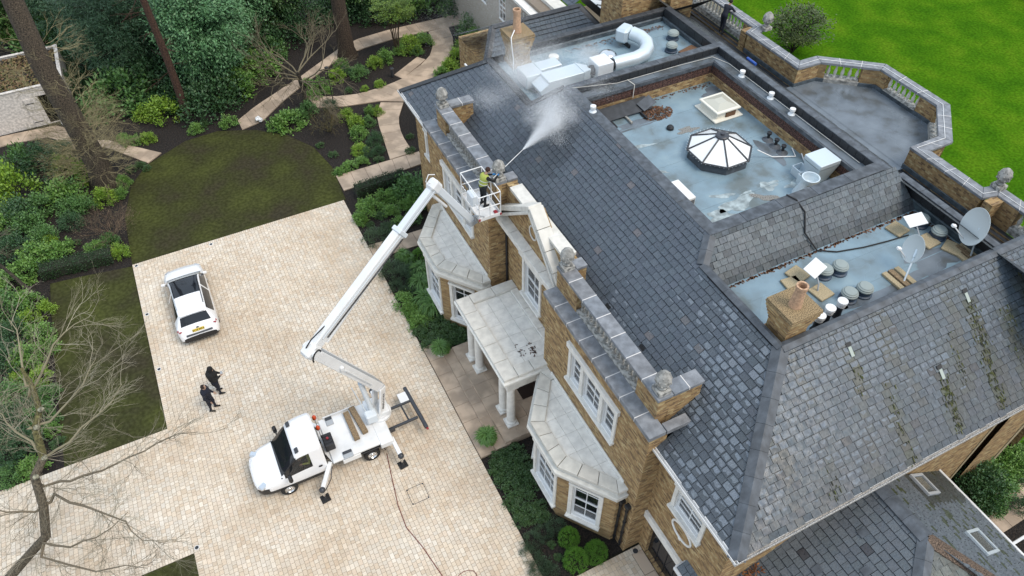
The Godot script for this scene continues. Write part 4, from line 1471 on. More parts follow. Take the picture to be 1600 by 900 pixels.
func back_wall(into: Node, a: Vector2, b: Vector2, brick_a: float, brick_b: float, bm: ArrayMesh) -> void:
	# parapet along a-b, brick for the shares below brick_a and above brick_b, balusters between
	var d := b - a
	var len := d.length()
	d /= len
	var s := Vector2(-d.y, d.x)
	if s.dot((a + b) * 0.5 - Vector2(20, -18.8)) < 0.0:
		s = -s
	var u3 := Vector3(d.x, 0, d.y)
	var bs := Basis(u3, Vector3.UP, u3.cross(Vector3.UP))
	for q in [[0.0, brick_a], [brick_b, 1.0]]:
		if q[1] - q[0] < 0.02:
			continue
		var mb := MB.new()
		var c: Vector2 = a + d * len * (q[0] + q[1]) * 0.5 + s * 0.2
		mb.box(Vector3(c.x, 8.6, c.y), Vector3(len * (q[1] - q[0]) + 0.01, 1.06, 0.38), bs)
		put(mb, "parapet_brick", M.brick, into)
	if brick_b > brick_a:
		var c: Vector2 = a + d * len * (brick_a + brick_b) * 0.5 + s * 0.2
		var w := len * (brick_b - brick_a)
		var ba := MB.new()
		ba.cb(Vector3(c.x, 8.26, c.y), Vector3(w, 0.3, 0.5), 0.03, bs)
		put(ba, "baluster_base", M.stone_stained, into)
		var n := maxi(2, int(w / 0.27))
		for k in n:
			var p := a + d * len * lerpf(brick_a, brick_b, (k + 0.5) / n) + s * 0.2
			again(bm, "baluster", M.stone, into, Transform3D(Basis(), Vector3(p.x, 8.4, p.y) - ORG))

func build_back_parapet() -> void:
	var pp := part("back_parapet", house)
	var bm := baluster_mesh(0.72)
	var line := [Vector2(25.75, -25.9), Vector2(25.75, -22.2), Vector2(27.05, -22.15), Vector2(29.1, -20.4), Vector2(29.1, -17.1), Vector2(27.35, -15.4), Vector2(25.75, -15.4), Vector2(25.75, -11.9)]
	var shares := [[1.0, 1.0], [1.0, 1.0], [0.12, 0.72], [0.14, 0.72], [0.05, 0.9], [1.0, 1.0], [1.0, 1.0]]
	for k in shares.size():
		back_wall(pp, line[k], line[k + 1], shares[k][0], shares[k][1], bm)
	back_wall(pp, Vector2(26.35, -34.5), Vector2(26.35, -26.1), 0.0, 0.9, bm)
	back_wall(pp, Vector2(26.35, -11.6), Vector2(26.35, -4.0), 0.12, 1.0 - 0.001, bm)
	back_wall(pp, Vector2(25.75, -26.0), Vector2(26.8, -26.0), 1.0, 1.0, bm)
	back_wall(pp, Vector2(25.75, -11.75), Vector2(26.8, -11.75), 1.0, 1.0, bm)
	# coping stones all along, with a pale cable lying on them
	var full := [Vector2(26.35, -34.5), Vector2(26.35, -26.2), Vector2(25.75, -26.0), Vector2(25.75, -22.2), Vector2(27.05, -22.15), Vector2(29.1, -20.4), Vector2(29.1, -17.1), Vector2(27.35, -15.4), Vector2(25.75, -15.4), Vector2(25.75, -11.85), Vector2(26.4, -11.7), Vector2(26.4, -4.0)]
	var outl := []
	var cab := []
	for k in full.size():
		var a: Vector2 = full[maxi(k - 1, 0)]
		var b: Vector2 = full[k]
		var c: Vector2 = full[mini(k + 1, full.size() - 1)]
		var n := Vector2.ZERO
		for e in [[a, b], [b, c]]:
			var d: Vector2 = (e[1] - e[0])
			if d.length() > 0.01:
				d = d.normalized()
				n += Vector2(-d.y, d.x) * -1.0
		# outward is away from the house
		n = -n.normalized() if n.normalized().x < -0.0001 else n.normalized()
		outl.append([b - n * 0.04, b + n * (0.52 / maxf(0.7, absf(n.dot(Vector2(-(c - b).y, (c - b).x).normalized()) if c != b else 1.0)))])
		cab.append(Vector3(b.x + n.x * 0.22, 9.225, b.y + n.y * 0.22))
	var mo := MB.new()
	for k in full.size() - 1:
		var len: float = full[k].distance_to(full[k + 1])
		var m := maxi(1, int(round(len / 0.95)))
		for j in m:
			var f0 := float(j) / m + 0.008 / len
			var f1 := float(j + 1) / m - 0.008 / len
			var mb := MB.new()
			mb.col = jit(C(1.12, 1.12, 1.15), 0.12)
			mb.slab(PackedVector2Array([outl[k][0].lerp(outl[k + 1][0], f0), outl[k][0].lerp(outl[k + 1][0], f1), outl[k][1].lerp(outl[k + 1][1], f1), outl[k][1].lerp(outl[k + 1][1], f0)]), Vector3(0, 9.1, 0), Vector3.RIGHT, Vector3.BACK, Vector3.UP, 0.11, 0.012, true)
			put(mb, "coping_stone", M.coping, pp)
			if j < m - 1:
				var g0 := float(j + 1) / m - 0.012 / len
				var g1 := float(j + 1) / m + 0.012 / len
				mo.slab(PackedVector2Array([outl[k][0].lerp(outl[k + 1][0], g0), outl[k][0].lerp(outl[k + 1][0], g1), outl[k][1].lerp(outl[k + 1][1], g1), outl[k][1].lerp(outl[k + 1][1], g0)]), Vector3(0, 9.105, 0), Vector3.RIGHT, Vector3.BACK, Vector3.UP, 0.107, 0.0, true)
	stuff(put(mo, "mortar_joints", M.mortar, pp))
	var cm := MB.new()
	cm.tube(cab, 0.014, -1, 5)
	put(cm, "conductor_cable", M.white_frame, pp)
	finial(pp, Vector3(26.72, 9.2, -25.75), 1.0)
	finial(pp, Vector3(26.75, 9.2, -12.0), 1.0)
	# floor of the bow and the lead skirt at its foot
	var fb := MB.new()
	fb.flat(PackedVector2Array([Vector2(25.7, -22.3), Vector2(27.1, -22.25), Vector2(29.2, -20.45), Vector2(29.2, -17.05), Vector2(27.4, -15.3), Vector2(25.7, -15.3)]), 8.2)
	put(fb, "bow_floor", M.deck_dark, pp)
	var bl := MB.new()
	bl.prism(PackedVector2Array([Vector2(26.0, -22.6), Vector2(27.25, -22.55), Vector2(29.5, -20.6), Vector2(29.5, -16.95), Vector2(27.5, -15.0), Vector2(26.0, -15.0)]), 0.0, 8.1)
	put(bl, "bow_wall", M.brick, pp)
	var ls := MB.new()
	ls.col = C(0.9, 1.1, 1.4)
	for k in range(0, 7):
		var a: Vector2 = line[k]
		var b: Vector2 = line[k + 1]
		var d := (b - a).normalized()
		var u3 := Vector3(d.x, 0, d.y)
		var c := (a + b) * 0.5
		ls.cb(Vector3(c.x - 0.02, 8.27, c.y), Vector3(a.distance_to(b), 0.22, 0.06), 0.01, Basis(u3, Vector3.UP, u3.cross(Vector3.UP)))
	put(ls, "lead_skirt", M.lead, pp)
	slab_plain(pp, "box_gutter", "lead_dark", [[25.2, 7.9, -34.0, 26.3, 8.12, -22.3]])
	slab_plain(pp, "box_gutter", "lead_dark", [[25.2, 7.9, -15.3, 26.3, 8.12, -5.0]])

func chimney(at: Vector3, top: float, pot: float) -> void:
	var ch := part("chimney", house)
	var mb := MB.new()
	var h := top - at.y
	mb.cb(at + Vector3(0, h * 0.13, 0), Vector3(0.98, h * 0.26, 0.98), 0.02)
	put(mb, "stack_base", M.terracotta if at.z > -20 else M.brick, ch)
	var st := MB.new()
	st.cb(at + Vector3(0, h * 0.42, 0), Vector3(0.84, h * 0.34, 0.84), 0.01)
	for k in 5:
		var w := 0.88 + k * 0.065
		st.cb(at + Vector3(0, h * 0.56 + k * h * 0.075, 0), Vector3(w, h * 0.08, w), 0.012)
	st.col = C(0.8, 0.78, 0.7)
	put(st, "stack", M.brick, ch)
	for k in 2:
		var c := MB.new()
		c.cb(at + Vector3(0, h * 0.935 + k * 0.075, 0), Vector3(1.2 - k * 0.03, 0.07, 1.2 - k * 0.03), 0.015)
		put(c, "cap_course", mat("cap_mortar", C(0.36, 0.26, 0.14), 0.95, noise_tex(0.07, 34, grey(0.3, 1.0, 0.3, 0.5), 512, 3), 0.9), ch)
	var p := MB.new()
	var y := h * 0.93 + 0.13
	p.lathe([Vector2(0.0, y), Vector2(0.2, y), Vector2(0.17, y + pot * 0.5), Vector2(0.155, y + pot * 0.85), Vector2(0.185, y + pot * 0.87), Vector2(0.185, y + pot), Vector2(0.13, y + pot), Vector2(0.12, y + pot * 0.6), Vector2(0.0, y + pot * 0.6)], 16, at + Vector3(-0.05, 0, 0.05))
	put(p, "chimney_pot", mat("pot_clay", C(0.60, 0.38, 0.24), 0.8, noise_tex(0.02, 35, grey(0.75, 1.0), 512, 4), 1.0), ch)

func build_chimneys() -> void:
	chimney(Vector3(14.12, 9.5, -9.7), 11.15, 0.85)
	chimney(Vector3(14.05, 9.3, -28.0), 11.15, 1.05)
	var w := MB.new()
	w.tube([Vector3(13.55, 9.5, -27.4), Vector3(13.56, 10.2, -27.44), Vector3(13.45, 10.9, -27.38), Vector3(13.45, 11.25, -27.42), Vector3(13.8, 11.33, -27.8)], 0.025, -1, 6)
	put(w, "chimney_cable", M.white_frame, house)

# ---------------------------------------------------------------- lower building south of the house
func build_lower_building() -> void:
	var b := thing("garage_block", "low slate-roofed wing with two roof windows beside the house's south gutter", "building", Vector3(15.0, 0, -2))
	var mb := MB.new()
	mb.bb(9.9, 0, -5.58, 19.8, 3.0, 6)
	put(mb, "wall", M.brick, b)
	var west := part("west_slope", b)
	var s := Vector3(6.0, 3.3, 0).normalized()
	var ks := Vector2(6.0, 3.3).length()
	var tw := func(_u: float, _s: float) -> Color:
		var c := C(0.095, 0.112, 0.130).lerp(C(0.130, 0.150, 0.170), rng.randf())
		if rng.randf() < 0.02: c = C(0.05, 0.05, 0.055)
		return c
	slates(west, Vector3(9.4, 3.0, -6.9), Vector3(0, 0, 1), s, pv([0, 0, 8, 0, 8, ks * 0.2, 3.5, ks, 1.3, ks, 1.3, 0.5 * ks, 0.0, 0.08 * ks]), 0.31, 0.27, tw, "slate", Rect2(0.3, 1.5, 3.2, 4.4), 150)
	var east := part("east_slope", b)
	var te := func(u: float, sv: float) -> Color:
		var c := C(0.095, 0.112, 0.130).lerp(C(0.130, 0.150, 0.170), rng.randf())
		if rng.randf() < 0.12: c = C(0.05, 0.06, 0.03)
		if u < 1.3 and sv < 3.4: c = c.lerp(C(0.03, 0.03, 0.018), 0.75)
		return c
	slates(east, Vector3(20.1, 3.0, -5.6), Vector3(0, 0, 1), Vector3(-4.7, 3.3, 0).normalized(), pv([0, 0, 9, 0, 9, 1.0, 2.2, 5.74, 0, 5.74]), 0.24, 0.17, te, "slate_worn", Rect2(0.4, 2.4, 3.4, 2.2), 150)
	# southern hip with a brick-red ridge
	var hip := part("hip_slope", b)
	slates(hip, Vector3(9.4, 3.0, 2.3), Vector3(1, 0, 0), Vector3(0, 3.3, -5.7).normalized(), pv([0, 0, 10.7, 0, 6.0, 6.58]), 0.31, 0.27, func(_u: float, _s: float) -> Color: return jit(C(0.10, 0.115, 0.11), 0.2), "slate_worn")
	var rc := part("ridge_caps", b)
	cap_line(rc, "ridge_cap", Vector3(15.4, 6.32, -5.6), Vector3(15.4, 6.32, -3.4), 0.5, 0.06, 0.7, "lead")
	cap_line(rc, "hip_cap", Vector3(15.4, 6.32, -3.4), Vector3(9.4, 3.05, 2.3), 0.5, 0.06, 0.7, "lead")
	mat("hip_tile", C(0.20, 0.14, 0.10), 0.9, noise_tex(0.04, 36, grey(0.35, 1.0, 0.25, 0.7), 512, 5), 0.9)
	cap_line(rc, "hip_tile", Vector3(15.4, 6.32, -3.4), Vector3(20.1, 3.05, 2.3), 0.46, 0.07, 0.35, "hip_tile")
	# roof windows on the east slope
	var sv := Vector3(-4.7, 3.3, 0).normalized()
	var nn := Vector3(3.3, 4.7, 0).normalized()
	for q in [[-5.1, 18.05, 0.75, 0.95], [-2.8, 18.2, 0.8, 1.05]]:
		var y: float = 3.0 + (20.1 - q[1]) * 3.3 / 4.7
		var c: Vector3 = Vector3(q[1], y, q[0])
		var bs := Basis(Vector3(0, 0, 1), nn, Vector3(0, 0, 1).cross(nn))
		var rw := part("roof_window", b)
		var f := MB.new()
		for e in [-1.0, 1.0]:
			f.cb(c + nn * 0.07 + Vector3(0, 0, 1) * (q[2] * 0.5 * e), Vector3(0.1, 0.1, q[3] + 0.1), 0.01, bs)
			f.cb(c + nn * 0.07 + sv * (q[3] * 0.5 * e), Vector3(q[2] - 0.1, 0.1, 0.1), 0.01, bs)
		put(f, "frame", M.grey_paint if q[0] < -4 else mat("window_grey", C(0.42, 0.47, 0.50), 0.4), rw)
		var g := MB.new()
		g.box(c + nn * 0.06, Vector3(q[2] - 0.1, 0.02, q[3] - 0.1), bs)
		put(g, "pane", M.glass, rw)
		var wl := MB.new()
		for e in [-1.0, 1.0]:
			wl.box(c - nn * 0.12 + Vector3(0, 0, 1) * (q[2] * 0.5 - 0.06) * e, Vector3(0.02, 0.3, q[3] - 0.1), bs)
			wl.box(c - nn * 0.12 + sv * (q[3] * 0.5 - 0.06) * e, Vector3(q[2] - 0.14, 0.3, 0.02), bs)
		wl.box(c + nn * 0.045, Vector3(q[2] - 0.12, 0.01, q[3] - 0.12), bs)
		put(wl, "blind", M.well_lining, rw)
	var g2 := MB.new()
	g2.cb(Vector3(20.16, 2.98, 0.0), Vector3(0.1, 0.12, 11.3), 0.02)
	g2.cb(Vector3(20.9, 2.9, -2.45), Vector3(1.6, 0.1, 0.1), 0.02)
	put(g2, "gutter", M.white_paint, b)
	var g3 := MB.new()
	g3.cb(Vector3(9.36, 2.98, -1.9), Vector3(0.1, 0.14, 10.1), 0.02)
	g3.cb(Vector3(9.75, 2.98, -6.94), Vector3(0.7, 0.14, 0.08), 0.02)
	put(g3, "fascia", M.white_paint, b)
	for q in [[12.6, -4.4], [14.2, -4.5], [13.6, -3.6]]:
		var vb := MB.new()
		var y2: float = 3.0 + (q[0] - 9.4) * 0.55
		vb.cb(Vector3(q[0], y2 + 0.05, q[1]), Vector3(0.3, 0.04, 0.26), 0.008, Basis(Vector3(0, 0, 1), 0.5))
		put(vb, "slate_vent", M.lead, b)
	var lv := MB.new()
	for k in 160:
		lv.col = [C(0.20, 0.07, 0.02), C(0.14, 0.06, 0.025), C(0.26, 0.11, 0.03)][rng.randi() % 3]
		var x := rng.randf_range(9.95, 11.4)
		lv.box(Vector3(x, 3.05 + (x - 9.4) * 0.55 + rng.randf() * 0.1, rng.randf_range(-5.55, -5.2)), Vector3(0.08, 0.01, 0.05), Basis.from_euler(Vector3(rng.randf(), rng.randf() * 6, rng.randf())))
	stuff(put(lv, "dead_leaves", M.plain, b))

# ---------------------------------------------------------------- buildings behind, at the top of the picture
func build_rear_buildings() -> void:
	var b := thing("rear_wing", "lower slate-roofed wing behind the plant roof and north chimney", "building", Vector3(17, 0, -34))
	var mb := MB.new()
	mb.bb(14.6, 0, -36.5, 21.0, 6.6, -31.05)
	put(mb, "wall", M.brick, b)
	var s1 := part("south_slope", b)
	slates(s1, Vector3(13.6, 6.9, -31.0), Vector3(1, 0, 0), Vector3(0, 1.5, -2.6).normalized(), pv([0, 0, 8.2, 0, 7.0, 3.0, 1.8, 3.0]), 0.3, 0.26, func(_u: float, _s: float) -> Color: return jit(C(0.085, 0.105, 0.125), 0.12), "slate")
	cap_line(b, "ridge_cap", Vector3(15.4, 8.42, -33.6), Vector3(20.6, 8.42, -33.6), 0.4, 0.05, 1.0)
	cap_line(b, "hip_cap", Vector3(20.6, 8.42, -33.6), Vector3(21.8, 6.95, -31.0), 0.4, 0.05, 1.0)
	cap_line(b, "hip_cap", Vector3(15.4, 8.42, -33.6), Vector3(13.6, 6.95, -31.0), 0.4, 0.05, 1.0)
	var s2 := part("north_slope", b)
	slates(s2, Vector3(13.6, 6.9, -36.2), Vector3(1, 0, 0), Vector3(0, 1.5, 2.6).normalized(), pv([0, 0, 8.2, 0, 7.0, 3.0, 1.8, 3.0]), 0.3, 0.26, func(_u: float, _s: float) -> Color: return jit(C(0.07, 0.08, 0.09), 0.12), "slate")
	var g := MB.new()
	g.cb(Vector3(13.55, 6.9, -32.1), Vector3(0.1, 0.1, 2.2), 0.02)
	put(g, "gutter", M.white_paint, b)
	# tall brick stack at the end of the plant roof
	var t := thing("brick_stack", "tall yellow brick stack rising behind the plant roof", "chimney", Vector3(22.5, 8, -30))
	var tb := MB.new()
	tb.bb(20.6, 7.0, -31.4, 23.2, 11.8, -29.5)
	tb.bb(23.4, 7.0, -31.2, 24.8, 11.6, -29.3)
	tb.bb(23.2, 7.0, -31.2, 23.4, 11.5, -29.6)
	put(tb, "stack", M.brick, t)
	# far wing with long eaves
	var f := thing("far_house", "far wing with pale eaves and white windows seen past the north chimney", "house", Vector3(26, 0, -48))
	var w := MB.new()
	wall(w, Vector3(20.2, 0, -60), Vector3(0, 0, 1), Vector3(-1, 0, 0), 23.4, 0, 6.4, [[14.0, 3.4, 15.0, 5.4], [17.0, 3.4, 18.0, 5.4], [20.5, 3.4, 21.5, 5.4]])
	w.bb(20.2, 0, -36.7, 34, 6.4, -36.6)
	put(w, "wall", mat("far_brick", C(0.34, 0.30, 0.25), 0.9), f)
	for q in [14.0, 17.0, 20.5]:
		var wi := part("window", f)
		sash(wi, Vector3(20.2, 3.4, -60 + q), Vector3(0, 0, 1), Vector3(-1, 0, 0), 1.0, 2.0, 2, 3, 0.05)
	var e := MB.new()
	e.bb(19.4, 6.4, -60, 20.3, 6.55, -36.4)
	e.col = C(0.8, 0.75, 0.68)
	put(e, "eaves_board", M.stone_clean, f)
	var e2 := MB.new()
	e2.bb(19.9, 6.55, -60, 20.6, 6.75, -36.3)
	put(e2, "eaves_gutter", mat("eaves_brown", C(0.20, 0.16, 0.12), 0.8), f)
	var e3 := MB.new()
	e3.bb(20.6, 6.7, -60, 21.4, 6.95, -36.2)
	put(e3, "parapet_band", M.stone, f)
	var rs := part("west_slope", f)
	slates(rs, Vector3(21.5, 6.95, -60), Vector3(0, 0, 1), Vector3(2.4, 1.3, 0).normalized(), pv([0, 0, 24, 0, 24, 8, 0, 8]), 0.36, 0.3, func(_u: float, _s: float) -> Color: return jit(C(0.085, 0.11, 0.14), 0.12), "slate")
	# glazed roof with white panels
	var l := thing("glazed_roof", "white-panelled glazed roof with black bars at the top edge of the picture", "skylight", Vector3(23.2, 7.6, -33.6))
	for k in 4:
		var p := MB.new()
		p.cb(Vector3(22.0 + 0.0, 8.3, -34.9 + k * 0.85), Vector3(1.6, 0.04, 0.78), 0.01, Basis(Vector3(0, 0, 1), -0.35))
		put(p, "panel", M.opal, l)
	var bars := MB.new()
	for k in 5:
		bars.cb(Vector3(22.0, 8.32, -35.32 + k * 0.85), Vector3(1.7, 0.08, 0.06), 0.01, Basis(Vector3(0, 0, 1), -0.35))
	bars.cb(Vector3(22.75, 8.05, -33.6), Vector3(0.12, 0.12, 3.6), 0.01)
	bars.cb(Vector3(22.5, 7.8, -33.6), Vector3(1.4, 0.5, 3.5), 0.01)
	put(bars, "bars", M.black_plastic, l)

# ---------------------------------------------------------------- things standing on the roofs
func rod(mb: MB, a: Vector3, b: Vector3, r: float, sides := 8) -> void:
	mb.tube([a, b], r, -1, sides)

func mushroom(at: Vector3, label: String, group: String) -> void:
	var t := thing("roof_vent", label, "vent", at, group)
	var p := MB.new()
	p.col = C(0.55, 0.75, 1.0)
	p.lathe([Vector2(0.3, 0.0), Vector2(0.3, 0.06), Vector2(0.25, 0.09), Vector2(0.25, 0.26)], 18, at)
	put(p, "vent_base", M.lead, t)
	var c := MB.new()
	c.lathe([Vector2(0.25, 0.24), Vector2(0.28, 0.26), Vector2(0.28, 0.30), Vector2(0.255, 0.32), Vector2(0.255, 0.36), Vector2(0.22, 0.38), Vector2(0.20, 0.41), Vector2(0.0, 0.43)], 18, at)
	put(c, "vent_cap", mat("vent_pale", C(0.26, 0.30, 0.29), 0.6), t)

func dish(at: Vector3, foot: Vector3, axis: Vector3, r: float, label: String) -> void:
	var t := thing("satellite_dish", label, "satellite dish", foot)
	axis = axis.normalized()
	var ref := axis.cross(Vector3.UP).normalized()
	var bs := Basis(ref, axis, ref.cross(axis))
	var b := MB.new()
	var prof := []
	for k in 8:
		var q := k / 7.0
		prof.append(Vector2(r * q, 0.32 * r * q * q))
	b.lathe(prof, 28, at, bs, false)
	var back := []
	for k in 8:
		var q := 1.0 - k / 7.0
		back.append(Vector2(r * q, 0.32 * r * q * q - 0.02))
	b.lathe([Vector2(r, 0.32 * r), Vector2(r + 0.012, 0.32 * r - 0.005), Vector2(r, 0.32 * r - 0.02)], 28, at, bs)
	b.lathe(back, 28, at, bs, false)
	put(b, "reflector", M.dish, t)
	var m := MB.new()
	rod(m, foot + Vector3(0, 0.05, 0), foot.lerp(at, 0.7) + Vector3(0, 0.1, 0), 0.035)
	rod(m, foot.lerp(at, 0.7) + Vector3(0, 0.1, 0), at - axis * 0.03, 0.05)
	put(m, "mast", M.steel, t)
	var a := MB.new()
	var tip := at + axis * r * 1.35 - bs.z * r * 0.25
	rod(a, at - bs.z * r * 0.9 + axis * 0.2 * r, tip, 0.022)
	a.cb(tip, Vector3(0.13, 0.16, 0.1), 0.02, bs)
	put(a, "receiver_arm", M.white_paint, t)
	for k in 3:
		var s := MB.new()
		s.cb(foot + Vector3(-0.28 + k * 0.28, 0.05, 0.0), Vector3(0.2, 0.1, 1.25), 0.012)
		put(s, "ballast_beam", M.slab_yellow if k != 1 else M.timber, t)

func build_roof_equipment() -> void:
	# octagonal lantern
	var c := Vector3(18.25, 9.3, -18.4)
	var l := thing("roof_lantern", "octagonal white glazed roof lantern with dark bars on the courtyard roof", "skylight", c)
	var oct := PackedVector2Array()
	for k in 8:
		oct.append(Vector2(cos(TAU * (k + 0.5) / 8), sin(TAU * (k + 0.5) / 8)))
	var kb := MB.new()
	var o2 := PackedVector2Array()
	for q in oct: o2.append(Vector2(c.x, c.z) + q * 1.26)
	kb.col = C(1.3, 1.4, 1.5)
	kb.prism(o2, 9.3, 9.62, 0.02)
	put(kb, "kerb", M.lead, l)
	var hub := c + Vector3(0, 0.98, 0)
	for k in 8:
		var a := oct[k]
		var b := oct[(k + 1) % 8]
		var pa := c + Vector3(a.x * 1.3, 0.38, a.y * 1.3)
		var pb := c + Vector3(b.x * 1.3, 0.38, b.y * 1.3)
		var mb := MB.new()
		mb.qo(pa, pb, hub + Vector3(b.x, 0, b.y) * 0.2, hub + Vector3(a.x, 0, a.y) * 0.2, c - Vector3(0, 5, 0))
		mb.qo(pa - Vector3(0, 0.02, 0), pb - Vector3(0, 0.02, 0), hub + Vector3(b.x * 0.2, -0.02, b.y * 0.2), hub + Vector3(a.x * 0.2, -0.02, a.y * 0.2), c + Vector3(0, 5, 0))
		put(mb, "glazing_panel", M.opal, l)
		var br := MB.new()
		br.tube([pa + Vector3(0, 0.02, 0), hub + Vector3(a.x, 0.02, a.y) * 0.2], 0.035, -1, 6)
		br.tube([pa, pb], 0.045, -1, 6)
		put(br, "glazing_bar", M.dark_paint, l)
		var sp := MB.new()
		for j in 6:
			var q := pa.lerp(pb, j / 6.0) * 1.0
			var d := Vector3(q.x - c.x, 0, q.z - c.z).normalized()
			sp.tube([q + d * 0.03, q + d * 0.1 + Vector3(0, 0.05, 0)], 0.008, -1, 4)
		stuff(put(sp, "bird_spikes", M.steel, l))
	var hb := MB.new()
	hb.lathe([Vector2(0.27, -0.03), Vector2(0.27, 0.03), Vector2(0.22, 0.06), Vector2(0.08, 0.07), Vector2(0.08, 0.12), Vector2(0.0, 0.13)], 18, hub)
	put(hb, "hub", M.dark_paint, l)
	# square rooflight
	var r := thing("rooflight", "square white rooflight with a shallow dome beside the courtyard's brick wall", "skylight", Vector3(20.2, 9.3, -20.95))
	var rb := MB.new()
	rb.cb(Vector3(20.2, 9.34, -20.95), Vector3(1.45, 0.08, 1.5), 0.02)
	rb.cb(Vector3(20.2, 9.5, -20.95), Vector3(1.1, 0.3, 1.15), 0.02)
	rb.cb(Vector3(20.2, 9.68, -20.95), Vector3(1.25, 0.09, 1.3), 0.02)
	put(rb, "kerb", mat("cream_paint", C(0.72, 0.69, 0.60), 0.5), r)
	var rd := MB.new()
	for k in 4:
		var a := TAU * k / 4.0
		var b := TAU * (k + 1) / 4.0
		var f := func(t: float, y: float, s: float) -> Vector3: return Vector3(20.2 + signf(cos(t + PI / 4)) * s, y, -20.95 + signf(sin(t + PI / 4)) * s)
		rd.qo(f.call(a, 9.73, 0.52), f.call(b, 9.73, 0.52), f.call(b, 9.84, 0.2), f.call(a, 9.84, 0.2), Vector3(20.2, 5, -20.95))
	rd.quad(Vector3(20.0, 9.84, -21.15), Vector3(20.4, 9.84, -21.15), Vector3(20.4, 9.84, -20.75), Vector3(20.0, 9.84, -20.75), Vector3.UP)
	put(rd, "dome", mat("dome_milky", C(0.48, 0.47, 0.40), 0.25), r)
	var rp := MB.new()
	rp.cb(Vector3(20.35, 9.47, -20.35), Vector3(0.5, 0.26, 0.06), 0.008)
	put(rp, "rusty_patch", M.rust, r)
	# outdoor unit of the air conditioning
	var ac := thing("air_conditioner", "white air-conditioning unit against the courtyard's west kerb", "air conditioner", Vector3(15.2, 9.3, -16.65))
	var ab := MB.new()
	ab.cb(Vector3(15.2, 9.68, -16.65), Vector3(0.38, 0.66, 1.15), 0.03)
	for k in 2:
		ab.bb(15.05, 9.3, -17.1 + k * 0.85, 15.35, 9.36, -17.0 + k * 0.85)
	put(ab, "case", M.white_paint, ac)
	var ag := MB.new()
	for k in 10:
		ag.bb(15.08 + 0.0, 9.42 + k * 0.05, -16.07, 15.34, 9.45 + k * 0.05, -16.065)
		ag.bb(15.0, 9.42 + k * 0.05, -17.1, 15.008, 9.45 + k * 0.05, -16.3)
	put(ag, "grille", M.black_plastic, ac)
	# black pipe vents
	for q in [[20.75, -18.35, 0.36, "nearest the rooflight"], [20.72, -17.85, 0.36, "the middle one"], [20.7, -17.4, 0.36, "farthest from the rooflight"]]:
		var t := thing("soil_vent", "black pipe vent, one of three by the courtyard wall, %s" % q[3], "vent", Vector3(q[0], 9.3, q[1]), "pipe vents in a row")
		var mb := MB.new()
		mb.lathe([Vector2(0.06, 0), Vector2(0.06, q[2] - 0.08), Vector2(0.10, q[2] - 0.08), Vector2(0.10, q[2]), Vector2(0.0, q[2] + 0.02)], 12, Vector3(q[0], 9.3, q[1]))
		put(mb, "pipe", M.black_plastic, t)
		var sk := MB.new()
		sk.lathe([Vector2(0.24, 0.003), Vector2(0.22, 0.02), Vector2(0.1, 0.06), Vector2(0.06, 0.1)], 14, Vector3(q[0], 9.3, q[1]))
		put(sk, "collar", M.lead, t)
	for q in [[17.6, -20.8, "leaf pile"], [18.3, -15.05, "steel cowls"]]:
		var t := thing("roof_drain", "squat black drain cap on the courtyard roof near the %s" % q[2], "drain", Vector3(q[0], 9.3, q[1]))
		var mb := MB.new()
		mb.lathe([Vector2(0.16, 0), Vector2(0.15, 0.1), Vector2(0.10, 0.16), Vector2(0.0, 0.18)], 14, Vector3(q[0], 9.3, q[1]))
		put(mb, "cap", M.black_plastic, t)
	# black gutter lengths in the corner
	var g := thing("gutter_lengths", "black plastic gutter lengths lying along the courtyard's south kerb", "gutter", Vector3(16.5, 9.3, -14.6))
	for k in 3:
		var mb := MB.new()
		mb.cb(Vector3(16.7 + k * 0.2, 9.36 + k * 0.05, -14.62 + k * 0.13), Vector3(3.6 - k * 0.5, 0.09, 0.12), 0.02)
		put(mb, "gutter_length", M.black_plastic, g)
	var gb := thing("gutter_brackets", "heap of black gutter offcuts in the corner below the air-conditioning unit", "scrap", Vector3(14.85, 9.3, -14.75))
	for k in 7:
		var mb := MB.new()
		mb.col = jit(C(1, 1, 1), 0.5)
		mb.cb(Vector3(14.85 + rng.randf_range(-0.25, 0.25), 9.4 + k * 0.05, -14.75 + rng.randf_range(-0.3, 0.3)), Vector3(0.5, 0.08, 0.12), 0.015, Basis(Vector3.UP, rng.randf() * 3.0))
		put(mb, "offcut", M.black_plastic if k % 3 else M.timber, gb)
	var tr := thing("white_trim", "short white plastic trim lying on the black gutter lengths", "trim", Vector3(18.0, 9.5, -14.4))
	var tm := MB.new()
	tm.cb(Vector3(18.15, 9.52, -14.36), Vector3(0.75, 0.04, 0.13), 0.015)
	put(tm, "strip", M.white_paint, tr)
	# galvanised cowls and boxes in the far corner
	var hood := thing("duct_hood", "galvanised tapering duct hood standing in the courtyard corner", "duct", Vector3(20.75, 9.3, -15.5))
	var hm := MB.new()
	var h0 := Vector3(20.75, 9.3, -15.5)
	for k in 4:
		var s := [[-1, -1], [1, -1], [1, 1], [-1, 1]]
		var a: Array = s[k]
		var b: Array = s[(k + 1) % 4]
		hm.qo(h0 + Vector3(a[0] * 0.28, 0.05, a[1] * 0.28), h0 + Vector3(b[0] * 0.28, 0.05, b[1] * 0.28), h0 + Vector3(b[0] * 0.5, 0.85, b[1] * 0.45), h0 + Vector3(a[0] * 0.5, 0.85, a[1] * 0.45), h0 + Vector3(0, 0.4, 0))
	hm.cb(h0 + Vector3(0, 0.95, 0), Vector3(1.0, 0.2, 0.9), 0.02)
	put(hm, "hood", M.steel, hood)
	var h2 := thing("round_cowl", "round galvanised cowl with an open top in front of the duct hood", "duct", Vector3(19.75, 9.3, -14.95))
	var cm := MB.new()
